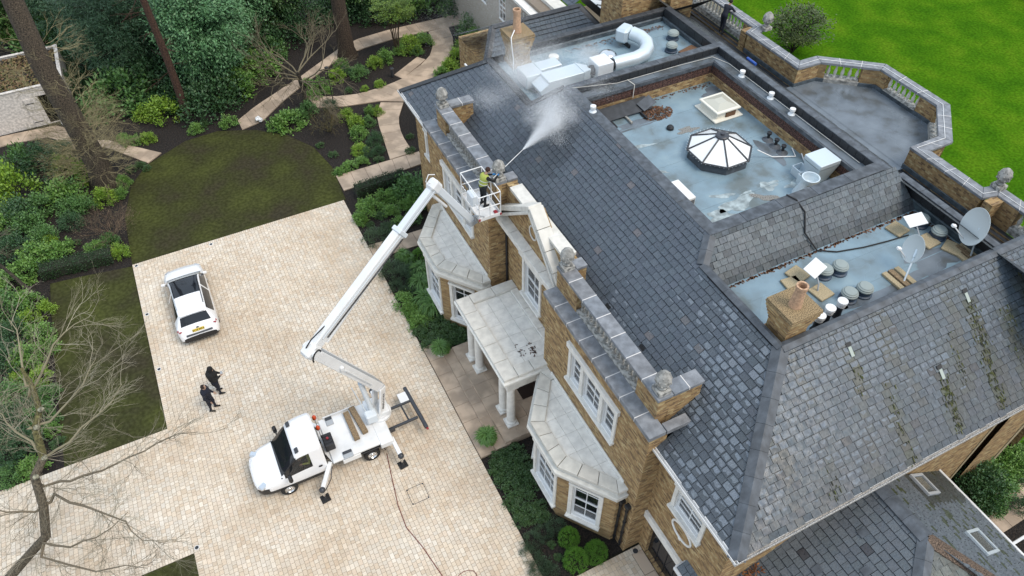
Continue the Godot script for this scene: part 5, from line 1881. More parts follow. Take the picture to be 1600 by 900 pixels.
	cm.lathe([Vector2(0.5, 0.0), Vector2(0.32, 0.45), Vector2(0.26, 0.62), Vector2(0.34, 0.66), Vector2(0.34, 0.84), Vector2(0.29, 0.84), Vector2(0.27, 0.7), Vector2(0.2, 0.55), Vector2(0.0, 0.5)], 20, Vector3(19.75, 9.3, -14.95))
	put(cm, "cowl", M.steel, h2)
	for q in [[20.2, -15.45, 0.5, "beside the round cowl"], [21.0, -14.6, 0.4, "nearest the kerb"], [20.35, -16.0, 0.45, "behind the duct hood"]]:
		var t := thing("duct_box", "open galvanised duct box lying in the courtyard corner, %s" % q[2 + 1], "duct", Vector3(q[0], 9.3, q[1]), "duct boxes")
		var mb := MB.new()
		var sz: float = q[2]
		for e in [-1.0, 1.0]:
			mb.cb(Vector3(q[0] + e * sz * 0.5, 9.3 + sz * 0.4, q[1]), Vector3(0.03, sz * 0.8, sz), 0.006)
			mb.cb(Vector3(q[0], 9.3 + sz * 0.4, q[1] + e * sz * 0.5), Vector3(sz, sz * 0.8, 0.03), 0.006)
		mb.bb(q[0] - sz * 0.5, 9.31, q[1] - sz * 0.5, q[0] + sz * 0.5, 9.36, q[1] + sz * 0.5)
		put(mb, "box", M.steel, t)
	# collapsed panel with battens, and the leaves behind it
	var cp := thing("fallen_panel", "dark weathered panel propped on battens at the courtyard's north wall", "board", Vector3(16.2, 9.3, -22.6))
	var pm := MB.new()
	pm.cb(Vector3(16.1, 9.52, -22.62), Vector3(3.2, 0.04, 0.7), 0.01, Basis(Vector3(1, 0, 0), 0.35))
	put(pm, "panel", M.lead_dark, cp)
	for k in 3:
		var bt := MB.new()
		bt.cb(Vector3(15.6 + k * 0.75, 9.37, -22.15), Vector3(0.09, 0.09, 0.7), 0.01)
		put(bt, "batten", M.black_plastic if k != 1 else M.stone_stained, cp)
	var cs := thing("lead_scrap", "bent sheet of grey lead lying on the leaf pile", "sheet", Vector3(17.5, 9.5, -22.4))
	var sm := MB.new()
	sm.cb(Vector3(17.5, 9.6, -22.5), Vector3(0.75, 0.02, 0.5), 0.005, Basis.from_euler(Vector3(0.3, 0.3, 0.2)))
	put(sm, "sheet", M.lead, cs)
	var lp := MB.new()
	for k in 420:
		var a := rng.randf() * TAU
		var rr := sqrt(rng.randf())
		lp.col = [C(0.13, 0.055, 0.025), C(0.09, 0.045, 0.022), C(0.18, 0.085, 0.04), C(0.06, 0.035, 0.02)][rng.randi() % 4]
		lp.box(Vector3(17.75 + cos(a) * rr * 0.75, 9.31 + (1.0 - rr) * 0.16 * rng.randf(), -22.0 + sin(a) * rr * 0.5), Vector3(0.08, 0.006, 0.05), Basis.from_euler(Vector3(rng.randf_range(-0.5, 0.5), rng.randf() * 6, rng.randf_range(-0.5, 0.5))))
	stuff(put(lp, "leaf_pile", M.plain), "brown pile of fallen leaves by the courtyard's north wall", "leaves")
	# white-capped pipes along the east gutter and on the kerbs
	for q in [[21.62, 10.31, -21.5, "nearest the brown boards"], [21.62, 10.31, -19.6, "the middle one"], [21.62, 10.31, -18.3, "the one nearest the bow terrace"], [14.2, 10.72, -21.6, "on the west kerb above the slates"], [14.75, 9.75, -17.6, "beside the air-conditioning unit"]]:
		var t := thing("capped_pipe", "small pale roof pipe with a white cap, %s" % q[3], "vent", Vector3(q[0], q[1], q[2]), "white-capped pipes")
		var mb := MB.new()
		mb.lathe([Vector2(0.16, 0.0), Vector2(0.1, 0.06), Vector2(0.08, 0.16)], 12, Vector3(q[0], q[1], q[2]))
		put(mb, "collar", M.light_grey_paint, t)
		var m2 := MB.new()
		m2.lathe([Vector2(0.08, 0.15), Vector2(0.12, 0.17), Vector2(0.12, 0.26), Vector2(0.0, 0.28)], 12, Vector3(q[0], q[1], q[2]))
		put(m2, "cap", M.white_paint, t)
	# plant roof
	var y := 9.6
	var d := thing("ventilation_duct", "long galvanised ventilation duct with a fan box and a curved outlet on the plant roof", "duct", Vector3(17, y, -25.5))
	var dm := MB.new()
	dm.cb(Vector3(14.85, y + 0.42, -25.25), Vector3(1.75, 0.6, 0.85), 0.015)
	dm.cb(Vector3(15.72, y + 0.42, -25.25), Vector3(0.05, 0.66, 0.91), 0.01)
	put(dm, "square_duct", M.steel, d)
	var dt := MB.new()
	var sq := [[-1, -1], [1, -1], [1, 1], [-1, 1]]
	for k in 4:
		var a: Array = sq[k]
		var b: Array = sq[(k + 1) % 4]
		dt.qo(Vector3(15.75, y + 0.42 + a[0] * 0.3, -25.25 + a[1] * 0.42), Vector3(15.75, y + 0.42 + b[0] * 0.3, -25.25 + b[1] * 0.42), Vector3(16.2, y + 0.42 + b[0] * 0.2, -25.25 + b[1] * 0.2), Vector3(16.2, y + 0.42 + a[0] * 0.2, -25.25 + a[1] * 0.2), Vector3(15.9, y + 0.42, -25.25))
	# slanted intake mouth
	dt.cb(Vector3(13.85, y + 0.3, -25.25), Vector3(0.5, 0.4, 0.83), 0.02, Basis(Vector3(0, 0, 1), 0.5))
	put(dt, "transition", M.steel, d)
	var co := MB.new()
	co.tube([Vector3(16.15, y + 0.42, -25.25), Vector3(16.45, y + 0.42, -25.25)], 0.23, -1, 16)
	co.tube([Vector3(17.2, y + 0.42, -25.25), Vector3(17.5, y + 0.42, -25.25)], 0.25, -1, 16)
	put(co, "flexible_collar", M.rubber, d)
	var fb := MB.new()
	fb.cb(Vector3(16.82, y + 0.45, -25.25), Vector3(0.8, 0.75, 0.85), 0.02)
	put(fb, "fan_box", mat("galv_white", C(0.70, 0.73, 0.75), 0.35), d)
	var td := MB.new()
	td.tube([Vector3(17.45, y + 0.42, -25.25), Vector3(18.6, y + 0.42, -25.2), Vector3(19.1, y + 0.45, -25.3), Vector3(19.5, y + 0.5, -25.6), Vector3(19.7, y + 0.55, -26.0), Vector3(19.68, y + 0.6, -26.45), Vector3(19.45, y + 0.66, -26.85)], 0.32, -1, 18)
	put(td, "round_duct", M.steel, d)
	var tc := MB.new()
	tc.cb(Vector3(19.2, y + 0.6, -27.1), Vector3(0.8, 0.7, 0.62), 0.12, Basis(Vector3.UP, 0.5))
	put(tc, "outlet_cowl", M.steel, d)
	var tf := MB.new()
	for q in [[14.3, -25.25], [15.5, -25.25], [16.8, -25.25], [18.3, -25.25], [19.3, -27.0]]:
		tf.bb(q[0] - 0.05, y, q[1] - 0.3, q[0] + 0.05, y + 0.14, q[1] + 0.3)
	put(tf, "duct_feet", M.black_plastic, d)
	var b1 := thing("intake_box", "galvanised louvred intake box next to the long duct by the north chimney", "duct", Vector3(14.2, y, -26.3))
	var bm := MB.new()
	bm.cb(Vector3(13.75, y + 0.34, -26.2), Vector3(0.8, 0.62, 1.0), 0.015)
	bm.cb(Vector3(14.75, y + 0.3, -26.45), Vector3(1.15, 0.5, 0.7), 0.015)
	bm.cb(Vector3(14.17, y + 0.34, -26.35), Vector3(0.05, 0.66, 0.9), 0.01)
	put(bm, "case", M.steel, b1)
	var bl := MB.new()
	for k in 6:
		bl.cb(Vector3(13.34, y + 0.12 + k * 0.08, -26.2), Vector3(0.04, 0.02, 0.85), 0.004)
	put(bl, "louvres", M.grey_paint, b1)
	var dom := thing("dome_cowl", "shiny domed extractor cowl behind the curved duct", "vent", Vector3(17.85, y, -26.3))
	var ds := MB.new()
	ds.lathe([Vector2(0.45, 0.0), Vector2(0.45, 0.14), Vector2(0.4, 0.28), Vector2(0.28, 0.38), Vector2(0.12, 0.44), Vector2(0.0, 0.45)], 20, Vector3(17.85, y, -26.3), Basis(), false)
	put(ds, "dome", M.chrome, dom)
	var dk := MB.new()
	dk.cb(Vector3(17.85, y + 0.03, -26.3), Vector3(1.1, 0.07, 1.1), 0.02)
	put(dk, "base_plate", M.lead, dom)
	var pv2 := thing("round_vent", "pale round vent cap beside the intake box", "vent", Vector3(15.5, y, -27.2))
	var pm2 := MB.new()
	pm2.lathe([Vector2(0.14, 0), Vector2(0.14, 0.2), Vector2(0.24, 0.22), Vector2(0.24, 0.34), Vector2(0.0, 0.38)], 16, Vector3(15.5, y, -27.2))
	put(pm2, "cap", M.stone_clean, pv2)
	mushroom(Vector3(21.6, y, -26.5), "blue-grey roof vent on the plant roof nearest the man at the balustrade", "mushroom vents")
	mushroom(Vector3(20.9, y, -25.6), "blue-grey roof vent on the plant roof beside the rusty board", "mushroom vents")
	var rb2 := thing("rusty_board", "rusty brown square board lying on the plant roof", "board", Vector3(21.7, y, -25.0))
	var rm := MB.new()
	rm.cb(Vector3(21.65, y + 0.05, -25.05), Vector3(0.95, 0.06, 0.8), 0.01, Basis(Vector3.UP, 0.25))
	put(rm, "board", M.rust, rb2)
	var bt2 := thing("blue_bottle", "small blue bottle lying behind the courtyard's east kerb", "bottle", Vector3(23.1, 10.0, -22.6))
	var bo := MB.new()
	bo.tube([Vector3(23.1, 10.05, -22.9), Vector3(23.1, 10.05, -22.3)], 0.07, -1, 10)
	put(bo, "bottle", mat("blue_plastic", C(0.02, 0.08, 0.35), 0.3), bt2)
	# sunken roof
	var ys := 9.302
	for q in [[17.38, -11.35, "farthest left of the four by the white plate"], [17.97, -11.25, "second of the four, behind the left one"], [17.35, -10.15, "nearest the white-topped pipes"], [17.97, -10.1, "nearest the black-armed dish"], [22.3, -11.75, "in the far corner under the white plate"], [22.35, -11.0, "beside the big dish"]]:
		mushroom(Vector3(q[0], ys, q[1]), "blue-grey roof vent on the sunken roof, %s" % q[2], "mushroom vents")
	for q in [[15.45, -9.6, "half hidden by the chimney"], [15.95, -9.7, "the middle one"], [16.5, -9.75, "the one farthest from the chimney"]]:
		var t := thing("flue_pipe", "black flue pipe with white top beside the south chimney, %s" % q[2], "pipe", Vector3(q[0], ys, q[1]), "white-topped flues")
		var mb := MB.new()
		mb.lathe([Vector2(0.16, 0), Vector2(0.12, 0.12), Vector2(0.10, 0.5)], 14, Vector3(q[0], ys, q[1]))
		put(mb, "pipe", M.black_plastic, t)
		var m2 := MB.new()
		m2.lathe([Vector2(0.10, 0.48), Vector2(0.14, 0.5), Vector2(0.14, 0.62), Vector2(0.17, 0.64), Vector2(0.17, 0.74), Vector2(0.0, 0.77)], 14, Vector3(q[0], ys, q[1]))
		put(m2, "cap", M.white_paint, t)
	for q in [[16.75, -11.3, 0.3, "near the south chimney"], [21.55, -11.55, -0.2, "near the big dish"]]:
		var t := thing("flat_antenna", "white flat antenna plate on a bent pole over paving slabs, %s" % q[3], "antenna", Vector3(q[0], ys, q[1]), "flat antennas")
		var mb := MB.new()
		mb.cb(Vector3(q[0], 10.0, q[1]), Vector3(0.72, 0.03, 0.5), 0.012, Basis.from_euler(Vector3(0.25, q[2], 0.1)))
		put(mb, "plate", M.white_paint, t)
		var m2 := MB.new()
		m2.tube([Vector3(q[0] - 0.1, ys, q[1] + 0.5), Vector3(q[0] - 0.08, ys + 0.35, q[1] + 0.4), Vector3(q[0], 9.97, q[1])], 0.03, -1, 6)
		put(m2, "pole", M.grey_paint, t)
	for q in [[16.75, -10.75, 0.1, "in front of the left antenna plate"], [16.15, -11.45, -0.1, "left of the left antenna plate"], [16.6, -11.75, 0.2, "behind the left antenna plate"], [21.35, -11.9, 0.15, "behind the right antenna plate"], [21.85, -10.95, 0.05, "in front of the right antenna plate"], [22.35, -10.3, 0.4, "under the big dish"]]:
		var t := MB.new()
		t.cb(Vector3(q[0], ys + 0.05, q[1]), Vector3(0.62, 0.08, 0.62), 0.015, Basis(Vector3.UP, q[2]))
		tag(put(t, "paving_slab", M.slab_yellow), "stained yellow paving slab on the sunken roof, %s" % q[3], "slab", "loose slabs on the sunken roof")
	dish(Vector3(20.25, 10.15, -10.35), Vector3(19.55, ys, -9.85), Vector3(-0.9, 0.35, -0.35), 0.48, "smaller grey satellite dish on timber ballast in the sunken roof")
	dish(Vector3(22.75, 10.35, -10.05), Vector3(22.55, ys, -9.7), Vector3(-0.9, 0.3, -0.45), 0.66, "large grey satellite dish at the corner of the sunken roof")
	var cab := MB.new()
	cab.tube([Vector3(17.6, 10.78, -14.05), Vector3(17.75, 10.76, -13.7), Vector3(17.9, 10.45, -13.3), Vector3(17.7, 9.9, -12.85), Vector3(18.0, 9.36, -12.35), Vector3(18.6, 9.33, -12.0), Vector3(19.6, 9.33, -11.75), Vector3(20.6, 9.33, -11.6), Vector3(21.5, 9.33, -11.5)], 0.028, -1, 6)
	tag(put(cab, "black_cable", M.rubber), "black cable running down the inner slates onto the sunken roof", "cable")
	var pud := FastNoiseLite.new()
	pud.seed = 3
	# rods standing on the kerb
	var ro := MB.new()
	ro.tube([Vector3(21.4, 9.34, -17.1), Vector3(21.0, 9.36, -16.4), Vector3(20.95, 9.38, -15.9)], 0.03, -1, 6)
	ro.tube([Vector3(21.2, 9.36, -17.4), Vector3(20.95, 9.36, -16.9), Vector3(20.1, 9.36, -17.3), Vector3(19.5, 9.7, -17.6)], 0.025, -1, 6)
	put(ro, "conduit", M.white_paint, house)
	var wc := MB.new()
	wc.tube([Vector3(14.3, 10.75, -23.4), Vector3(16.5, 10.36, -23.4), Vector3(19.5, 10.36, -23.38), Vector3(21.4, 10.36, -23.3), Vector3(21.7, 10.36, -22.5), Vector3(21.7, 10.36, -19.0), Vector3(21.7, 10.36, -14.6)], 0.011, -1, 5)
	wc.tube([Vector3(17.0, 10.38, -23.4), Vector3(17.1, 10.34, -22.98), Vector3(17.1, 9.7, -22.98)], 0.018, -1, 5)
	put(wc, "white_cable", M.stone, house)

# ---------------------------------------------------------------- vehicles
# skin through cross-sections given as half outlines (outer, y), mirrored about the long axis; pick(t, j) names the part a strip belongs to
func skin(secs: Array, steps: int, pos: Callable, pick: Callable) -> Dictionary:
	var out := {}
	var np: int = secs[0][1].size()
	var rings := []
	var ts := []
	for i in secs.size() - 1:
		for k in steps:
			var f := float(k) / steps
			var r := []
			for j in np:
				var p0: Vector2 = secs[maxi(i - 1, 0)][1][j]
				var p1: Vector2 = secs[i][1][j]
				var p2: Vector2 = secs[i + 1][1][j]
				var p3: Vector2 = secs[mini(i + 2, secs.size() - 1)][1][j]
				r.append(p1.lerp(p2, f) * 0.5 + p1.cubic_interpolate(p2, p0, p3, f) * 0.5)
			rings.append(r)
			ts.append(lerpf(secs[i][0], secs[i + 1][0], f))
	rings.append(secs[-1][1])
	ts.append(secs[-1][0])
	# rounded shading: the normal of every grid point of the half skin
	var nrm := []
	for i in rings.size():
		var row := []
		for j in np:
			var ia := maxi(i - 1, 0)
			var ib := mini(i + 1, rings.size() - 1)
			var a0: Vector2 = rings[ia][j]
			var a1: Vector2 = rings[ib][j]
			var along: Vector3 = pos.call(ts[ib], a1.x, a1.y) - pos.call(ts[ia], a0.x, a0.y)
			var b0: Vector2 = rings[i][maxi(j - 1, 0)]
			var b1: Vector2 = rings[i][j + 1] if j < np - 1 else Vector2(-rings[i][j - 1].x, rings[i][j - 1].y)
			var around: Vector3 = pos.call(ts[i], b1.x, b1.y) - pos.call(ts[i], b0.x, b0.y)
			var n3 := along.cross(around).normalized()
			var here: Vector2 = rings[i][j]
			if n3.dot(pos.call(ts[i], here.x, here.y) - pos.call(ts[i], 0.0, 0.4)) < 0.0: n3 = -n3
			row.append(n3)
		nrm.append(row)
	var mir: Vector3 = (pos.call(0.0, 1.0, 0.0) - pos.call(0.0, 0.0, 0.0)).normalized()
	for i in rings.size() - 1:
		var tm: float = (ts[i] + ts[i + 1]) * 0.5
		var cen: Vector3 = pos.call(tm, 0.0, 0.55)
		for j in np - 1:
			for sd in [-1.0, 1.0]:
				var key: String = pick.call(tm, j)
				if key == "side_window":
					key += "_l" if sd < 0.0 else "_r"
					if tm > 2.46: key += "2"
					if tm > 3.46: key += "3"
				if not out.has(key):
					out[key] = MB.new()
				var q := []
				for e in [[i, j], [i + 1, j], [i + 1, j + 1], [i, j + 1]]:
					var v2: Vector2 = rings[e[0]][e[1]]
					q.append(pos.call(ts[e[0]], v2.x * sd, v2.y))
				var qm: MB = out[key]
				qm.qo(q[0], q[1], q[2], q[3], cen)
				var vs := qm.v.size() - 4
				var fn := qm.n[vs]
				var at4 := [[i, j], [i + 1, j], [i + 1, j + 1], [i, j + 1]]
				for e in 4:
					var sn: Vector3 = nrm[at4[e][0]][at4[e][1]]
					if sd < 0.0: sn = sn - mir * 2.0 * sn.dot(mir)
					if sn.dot(fn) > 0.5: qm.n[vs + e] = sn
	for e in [0, rings.size() - 1]:
		var key: String = pick.call(ts[e], 0)
		for j in np - 1:
			var a: Vector2 = rings[e][j]
			var b: Vector2 = rings[e][j + 1]
			(out[key] as MB).qo(pos.call(ts[e], a.x, a.y), pos.call(ts[e], b.x, b.y), pos.call(ts[e], -b.x, b.y), pos.call(ts[e], -a.x, a.y), pos.call(ts[1] if e == 0 else ts[e - 1], 0.0, 0.6))
	return out

func wheel(into: Node, c: Vector3, ax: Vector3, r: float, w: float) -> void:
	var wh := part("wheel", into)
	var b := Basis(ax.cross(Vector3.UP).normalized(), ax, Vector3.UP)
	b = Basis(b.x, ax, b.x.cross(ax))
	var t := MB.new()
	t.lathe([Vector2(r * 0.62, -w * 0.5), Vector2(r * 0.94, -w * 0.5), Vector2(r, -w * 0.36), Vector2(r, w * 0.36), Vector2(r * 0.94, w * 0.5), Vector2(r * 0.62, w * 0.5)], 22, c, b)
	put(t, "tyre", M.rubber, wh)
	var m := MB.new()
	m.lathe([Vector2(r * 0.64, w * 0.42), Vector2(r * 0.58, w * 0.5), Vector2(r * 0.5, w * 0.34), Vector2(r * 0.22, w * 0.36), Vector2(r * 0.18, w * 0.46), Vector2(0.0, w * 0.46)], 18, c, b)
	for k in 8:
		var a := TAU * k / 8
		m.ball(c + b * Vector3(cos(a) * r * 0.36, w * 0.36, sin(a) * r * 0.36), Vector3(r * 0.07, r * 0.07, r * 0.07), 6, 4)
	put(m, "rim", M.chrome, wh)

func build_vehicles() -> void:
	build_car()
	build_lift_truck()

func build_car() -> void:
	var car := thing("parked_car", "white estate car with dark glass roof parked beside the side lawn", "car", Vector3(-3.28, 0.03, -29.2))
	var x0 := -3.26
	var z0 := -31.6
	var g := 0.03
	var pos := func(t: float, a: float, y: float) -> Vector3: return Vector3(x0 + a, y + g, z0 + t)
	# half outline: sill, flank, shoulder, belt, window top, roof edge, crown
	var S := func(hw: float, belt: float, hr: float, top: float, low := 0.24) -> Array:
		var c := 0.05
		return [Vector2(hw - 0.10, low), Vector2(hw - 0.01, low + 0.14), Vector2(hw, minf(0.62, belt - 0.1)), Vector2(hw - 0.035, belt), Vector2(lerpf(hw - 0.06, hr, 0.86), lerpf(belt, top - c, 0.86)), Vector2(hr - 0.03, top - c * 0.7), Vector2(hr * 0.55, top - 0.012), Vector2(0.0, top)]
	var secs := [
		[-0.16, S.call(0.40, 0.56, 0.34, 0.62, 0.34)],
		[-0.08, S.call(0.62, 0.60, 0.50, 0.68, 0.30)],
		[0.06, S.call(0.80, 0.69, 0.64, 0.78)],
		[0.32, S.call(0.91, 0.80, 0.73, 0.90)],
		[0.7, S.call(0.95, 0.88, 0.78, 0.98)],
		[1.0, S.call(0.96, 0.93, 0.80, 1.04)],
		[1.55, S.call(0.965, 0.95, 0.73, 1.42)],
		[1.75, S.call(0.965, 0.96, 0.70, 1.51)],
		[2.4, S.call(0.965, 0.97, 0.66, 1.57)],
		[2.95, S.call(0.965, 0.98, 0.64, 1.57)],
		[3.6, S.call(0.965, 1.0, 0.62, 1.54)],
		[4.12, S.call(0.955, 1.02, 0.61, 1.49)],
		[4.46, S.call(0.94, 1.0, 0.72, 1.08)],
		[4.60, S.call(0.91, 0.90, 0.75, 0.98)],
		[4.72, S.call(0.86, 0.66, 0.76, 0.76)],
		[4.80, S.call(0.76, 0.56, 0.68, 0.62, 0.30)]]
	var pick := func(t: float, j: int) -> String:
		if t > 1.0 and t < 1.12 and j >= 4: return "scuttle"
		if t > 1.12 and t < 1.56 and j >= 4: return "windscreen"
		if t > 1.62 and t < 2.93 and j >= 5: return "glass_roof"
		if t > 4.16 and t < 4.45 and j >= 5: return "rear_window"
		if j == 3 and t > 1.25 and t < 4.0 and not (t > 2.42 and t < 2.5) and not (t > 3.42 and t < 3.5): return "side_window"
		if j == 0: return "sill_trim"
		return "body"
	var parts := skin(secs, 5, pos, pick)
	for k in parts:
		var m := "white_car"
		if k in ["windscreen", "glass_roof", "rear_window"] or k.begins_with("side_window"): m = "dark_glass"
		elif k in ["sill_trim", "scuttle"]: m = "black_plastic"
		if k == "windscreen": m = "windscreen_glass"
		put(parts[k], "side_window" if k.begins_with("side_window") else k, M[m], car)
	for s in [-1.0, 1.0]:
		var rail := MB.new()
		rail.tube([pos.call(1.95, s * 0.63, 1.54), pos.call(2.1, s * 0.635, 1.585), pos.call(3.5, s * 0.61, 1.575), pos.call(3.75, s * 0.6, 1.53)], 0.018, -1, 6)
		put(rail, "roof_rail", M.black_plastic if s > 0 else M.chrome, car)
		var mi := MB.new()
		mi.cb(pos.call(1.22, s * 1.0, 1.0), Vector3(0.2, 0.14, 0.12), 0.03)
		put(mi, "wing_mirror", M.white_car, car)
		var tl := MB.new()
		tl.cb(pos.call(4.585, s * 0.73, 0.91), Vector3(0.26, 0.05, 0.08), 0.015, Basis(Vector3.UP, s * -0.45))
		tl.cb(pos.call(4.50, s * 0.865, 0.95), Vector3(0.05, 0.06, 0.2), 0.015, Basis(Vector3.UP, s * 0.2))
		put(tl, "tail_light", M.red, car)
		var hl := MB.new()
		hl.cb(pos.call(0.2, s * 0.7, 0.72), Vector3(0.3, 0.12, 0.2), 0.03, Basis(Vector3.UP, s * -0.6))
		put(hl, "headlight", M.chrome, car)
		for t in [0.85, 3.78]:
			wheel(car, pos.call(t, s * 0.84, 0.33), Vector3(s, 0, 0), 0.335, 0.22)
		for t in [2.35, 3.35]:
			var hd := MB.new()
			hd.cb(pos.call(t, s * 0.94, 0.86), Vector3(0.03, 0.03, 0.18), 0.008)
			put(hd, "door_handle", M.white_car, car)
	var sp := MB.new()
	sp.cb(pos.call(4.16, 0.0, 1.5), Vector3(1.16, 0.035, 0.14), 0.015)
	put(sp, "spoiler", M.white_car, car)
	var bs := MB.new()
	bs.cb(pos.call(4.76, 0.0, 0.70), Vector3(1.2, 0.02, 0.10), 0.008, Basis(Vector3(1, 0, 0), 0.5))
	put(bs, "bumper_strip", M.dark_paint, car)
	var pb := Basis(Vector3(1, 0, 0), -0.42)
	var pl := MB.new()
	pl.cb(pos.call(4.70, 0.0, 0.86), Vector3(0.54, 0.13, 0.02), 0.005, pb)
	put(pl, "number_plate", M.plate_yellow, car)
	lettering(car, "EY16 WFA", pos.call(4.712, 0.0, 0.865), pb, 0.085)
	var bd := MB.new()
	bd.ball(pos.call(4.64, 0.0, 0.965), Vector3(0.07, 0.03, 0.03), 10, 6)
	put(bd, "badge", M.black_plastic, car)

func lettering(into: Node, text: String, at: Vector3, b: Basis, high: float, m := "black_plastic") -> void:
	var tm := TextMesh.new()
	var f := SystemFont.new()
	f.font_names = PackedStringArray(["Droid Sans"])
	f.font_weight = 700
	tm.font = f
	tm.text = text
	tm.font_size = 32
	tm.pixel_size = high / 24.0
	tm.depth = 0.006
	again(tm, "lettering", M[m], into, Transform3D(b, at - base_of(into)))

func box_beam(mb: MB, a: Vector3, b: Vector3, w: float, h: float, ch := 0.02) -> void:
	var d := (b - a).normalized()
	var side := d.cross(Vector3.UP).normalized()
	mb.cb((a + b) * 0.5, Vector3(a.distance_to(b), h, w), ch, Basis(d, side.cross(d), side))

func build_lift_truck() -> void:
	var v := thing("lift_truck", "white lift truck on outriggers with its jointed boom raised to the parapet", "truck", Vector3(0.5, 0.03, -18.2))
	var zc := -18.2
	var g := 0.03
	var pos := func(t: float, a: float, y: float) -> Vector3: return Vector3(t, y + g, zc + a)
	var S := func(hw: float, belt: float, hr: float, top: float, low := 0.42) -> Array:
		return [Vector2(hw - 0.05, low), Vector2(hw, low + 0.26), Vector2(hw, minf(0.9, belt - 0.08)), Vector2(hw - 0.03, belt), Vector2(lerpf(hw - 0.05, hr, 0.84), lerpf(belt, top - 0.07, 0.84)), Vector2(hr, top - 0.07), Vector2(hr * 0.7, top - 0.015), Vector2(0.0, top)]
	var secs := [
		[-2.80, S.call(0.50, 0.82, 0.4, 0.88)],
		[-2.74, S.call(0.72, 0.87, 0.56, 0.94)],
		[-2.60, S.call(0.88, 0.94, 0.70, 1.03)],
		[-2.25, S.call(0.99, 1.04, 0.80, 1.17)],
		[-1.72, S.call(1.02, 1.15, 0.86, 1.32)],
		[-1.02, S.call(1.03, 1.24, 0.84, 2.10)],
		[-0.82, S.call(1.03, 1.26, 0.86, 2.24)],
		[-0.4, S.call(1.03, 1.28, 0.88, 2.30)],
		[-0.02, S.call(1.03, 1.28, 0.88, 2.30)],
		[0.06, S.call(1.01, 1.26, 0.84, 2.24)]]
	var pick := func(t: float, j: int) -> String:
		if t > -1.70 and t < -1.03 and j >= 5: return "windscreen"
		if t > -1.74 and t < -1.66 and j >= 4: return "wiper_cowl"
		if j == 3 and t > -1.55 and t < -0.45: return "side_window"
		if j == 4 and t > -1.72 and t < -1.0: return "pillar"
		if j <= 1 and t < -2.3 or j == 0: return "bumper"
		return "cab"
	var parts := skin(secs, 6, pos, pick)
	for k in parts:
		var m := "white_car"
		if k == "windscreen": m = "dark_glass"
		elif k.begins_with("side_window"): m = "glass"
		elif k in ["bumper", "wiper_cowl", "pillar"]: m = "black_plastic"
		put(parts[k], "side_window" if k.begins_with("side_window") else k, M[m], v)
	# inside of the cab
	var inn := MB.new()
	inn.bb(-0.7, 0.5, zc - 0.95, 0.0, 0.92, zc + 0.95)
	inn.bb(-1.6, 0.45, zc - 0.95, -0.7, 0.54, zc + 0.95)
	inn.bb(-0.3, 1.05, zc - 0.9, -0.05, 1.7, zc + 0.9)
	inn.bb(-1.75, 1.05, zc - 0.95, -1.35, 1.24, zc + 0.95)
	put(inn, "cab_interior", mat("cab_inside", C(0.03, 0.03, 0.033), 0.8), v)
	var gr := MB.new()
	for k in 4:
		gr.cb(pos.call(-2.80 + k * 0.012, 0.0, 0.62 + k * 0.07), Vector3(0.03, 0.035, 0.8), 0.008)
	put(gr, "grille", M.black_plastic, v)
	for s in [-1.0, 1.0]:
		var hl := MB.new()
		hl.cb(pos.call(-2.5, s * 0.80, 0.97), Vector3(0.34, 0.16, 0.26), 0.05, Basis(Vector3.UP, s * 0.6))
		put(hl, "headlight", M.chrome, v)
		var mi := MB.new()
		mi.cb(pos.call(-1.42, s * 1.26, 1.42), Vector3(0.16, 0.36, 0.2), 0.05)
		mi.tube([pos.call(-1.4, s * 1.02, 1.35), pos.call(-1.42, s * 1.2, 1.4)], 0.03, -1, 6)
		put(mi, "wing_mirror", M.black_plastic, v)
		var rm := MB.new()
		rm.cb(pos.call(-0.86, s * 0.66, 2.25), Vector3(0.16, 0.06, 0.26), 0.025, Basis(Vector3(0, 0, 1), 0.35))
		put(rm, "marker_light", M.dark_paint, v)
		var hd := MB.new()
		hd.ball(pos.call(-0.2, s * 1.03, 1.12), Vector3(0.09, 0.06, 0.02), 10, 6)
		put(hd, "door_handle", M.black_plastic, v)
		wheel(v, pos.call(-1.62, s * 0.90, 0.34), Vector3(0, 0, s), 0.345, 0.24)
		wheel(v, pos.call(1.87, s * 0.90, 0.34), Vector3(0, 0, s), 0.345, 0.26)
		var mg := MB.new()
		mg.cb(pos.call(1.87, s * 0.93, 0.80), Vector3(1.0, 0.06, 0.3), 0.02)
		mg.cb(pos.call(2.42, s * 0.93, 0.6), Vector3(0.04, 0.4, 0.28), 0.01)
		put(mg, "mudguard", M.black_plastic, v)
	# chassis and platform
	var ch := MB.new()
	for s in [-0.42, 0.42]:
		ch.cb(pos.call(1.5, s, 0.62), Vector3(3.2, 0.2, 0.09), 0.01)
	ch.tube([pos.call(1.87, -0.8, 0.36), pos.call(1.87, 0.8, 0.36)], 0.08, -1, 8)
	ch.tube([pos.call(-1.62, -0.8, 0.36), pos.call(-1.62, 0.8, 0.36)], 0.08, -1, 8)
	put(ch, "chassis", M.dark_paint, v)
	var bd := MB.new()
	bd.cb(pos.call(1.55, 0.0, 1.04), Vector3(2.5, 0.1, 2.2), 0.015)
	bd.cb(pos.call(1.05, 1.06, 0.86), Vector3(0.75, 0.26, 0.14), 0.015)
	bd.cb(pos.call(2.55, 0.0, 0.96), Vector3(0.55, 0.3, 2.4), 0.02)
	bd.cb(pos.call(1.2, -1.07, 1.15), Vector3(1.4, 0.14, 0.05), 0.01)
	put(bd, "platform", M.white_paint, v)
	var nk := MB.new()
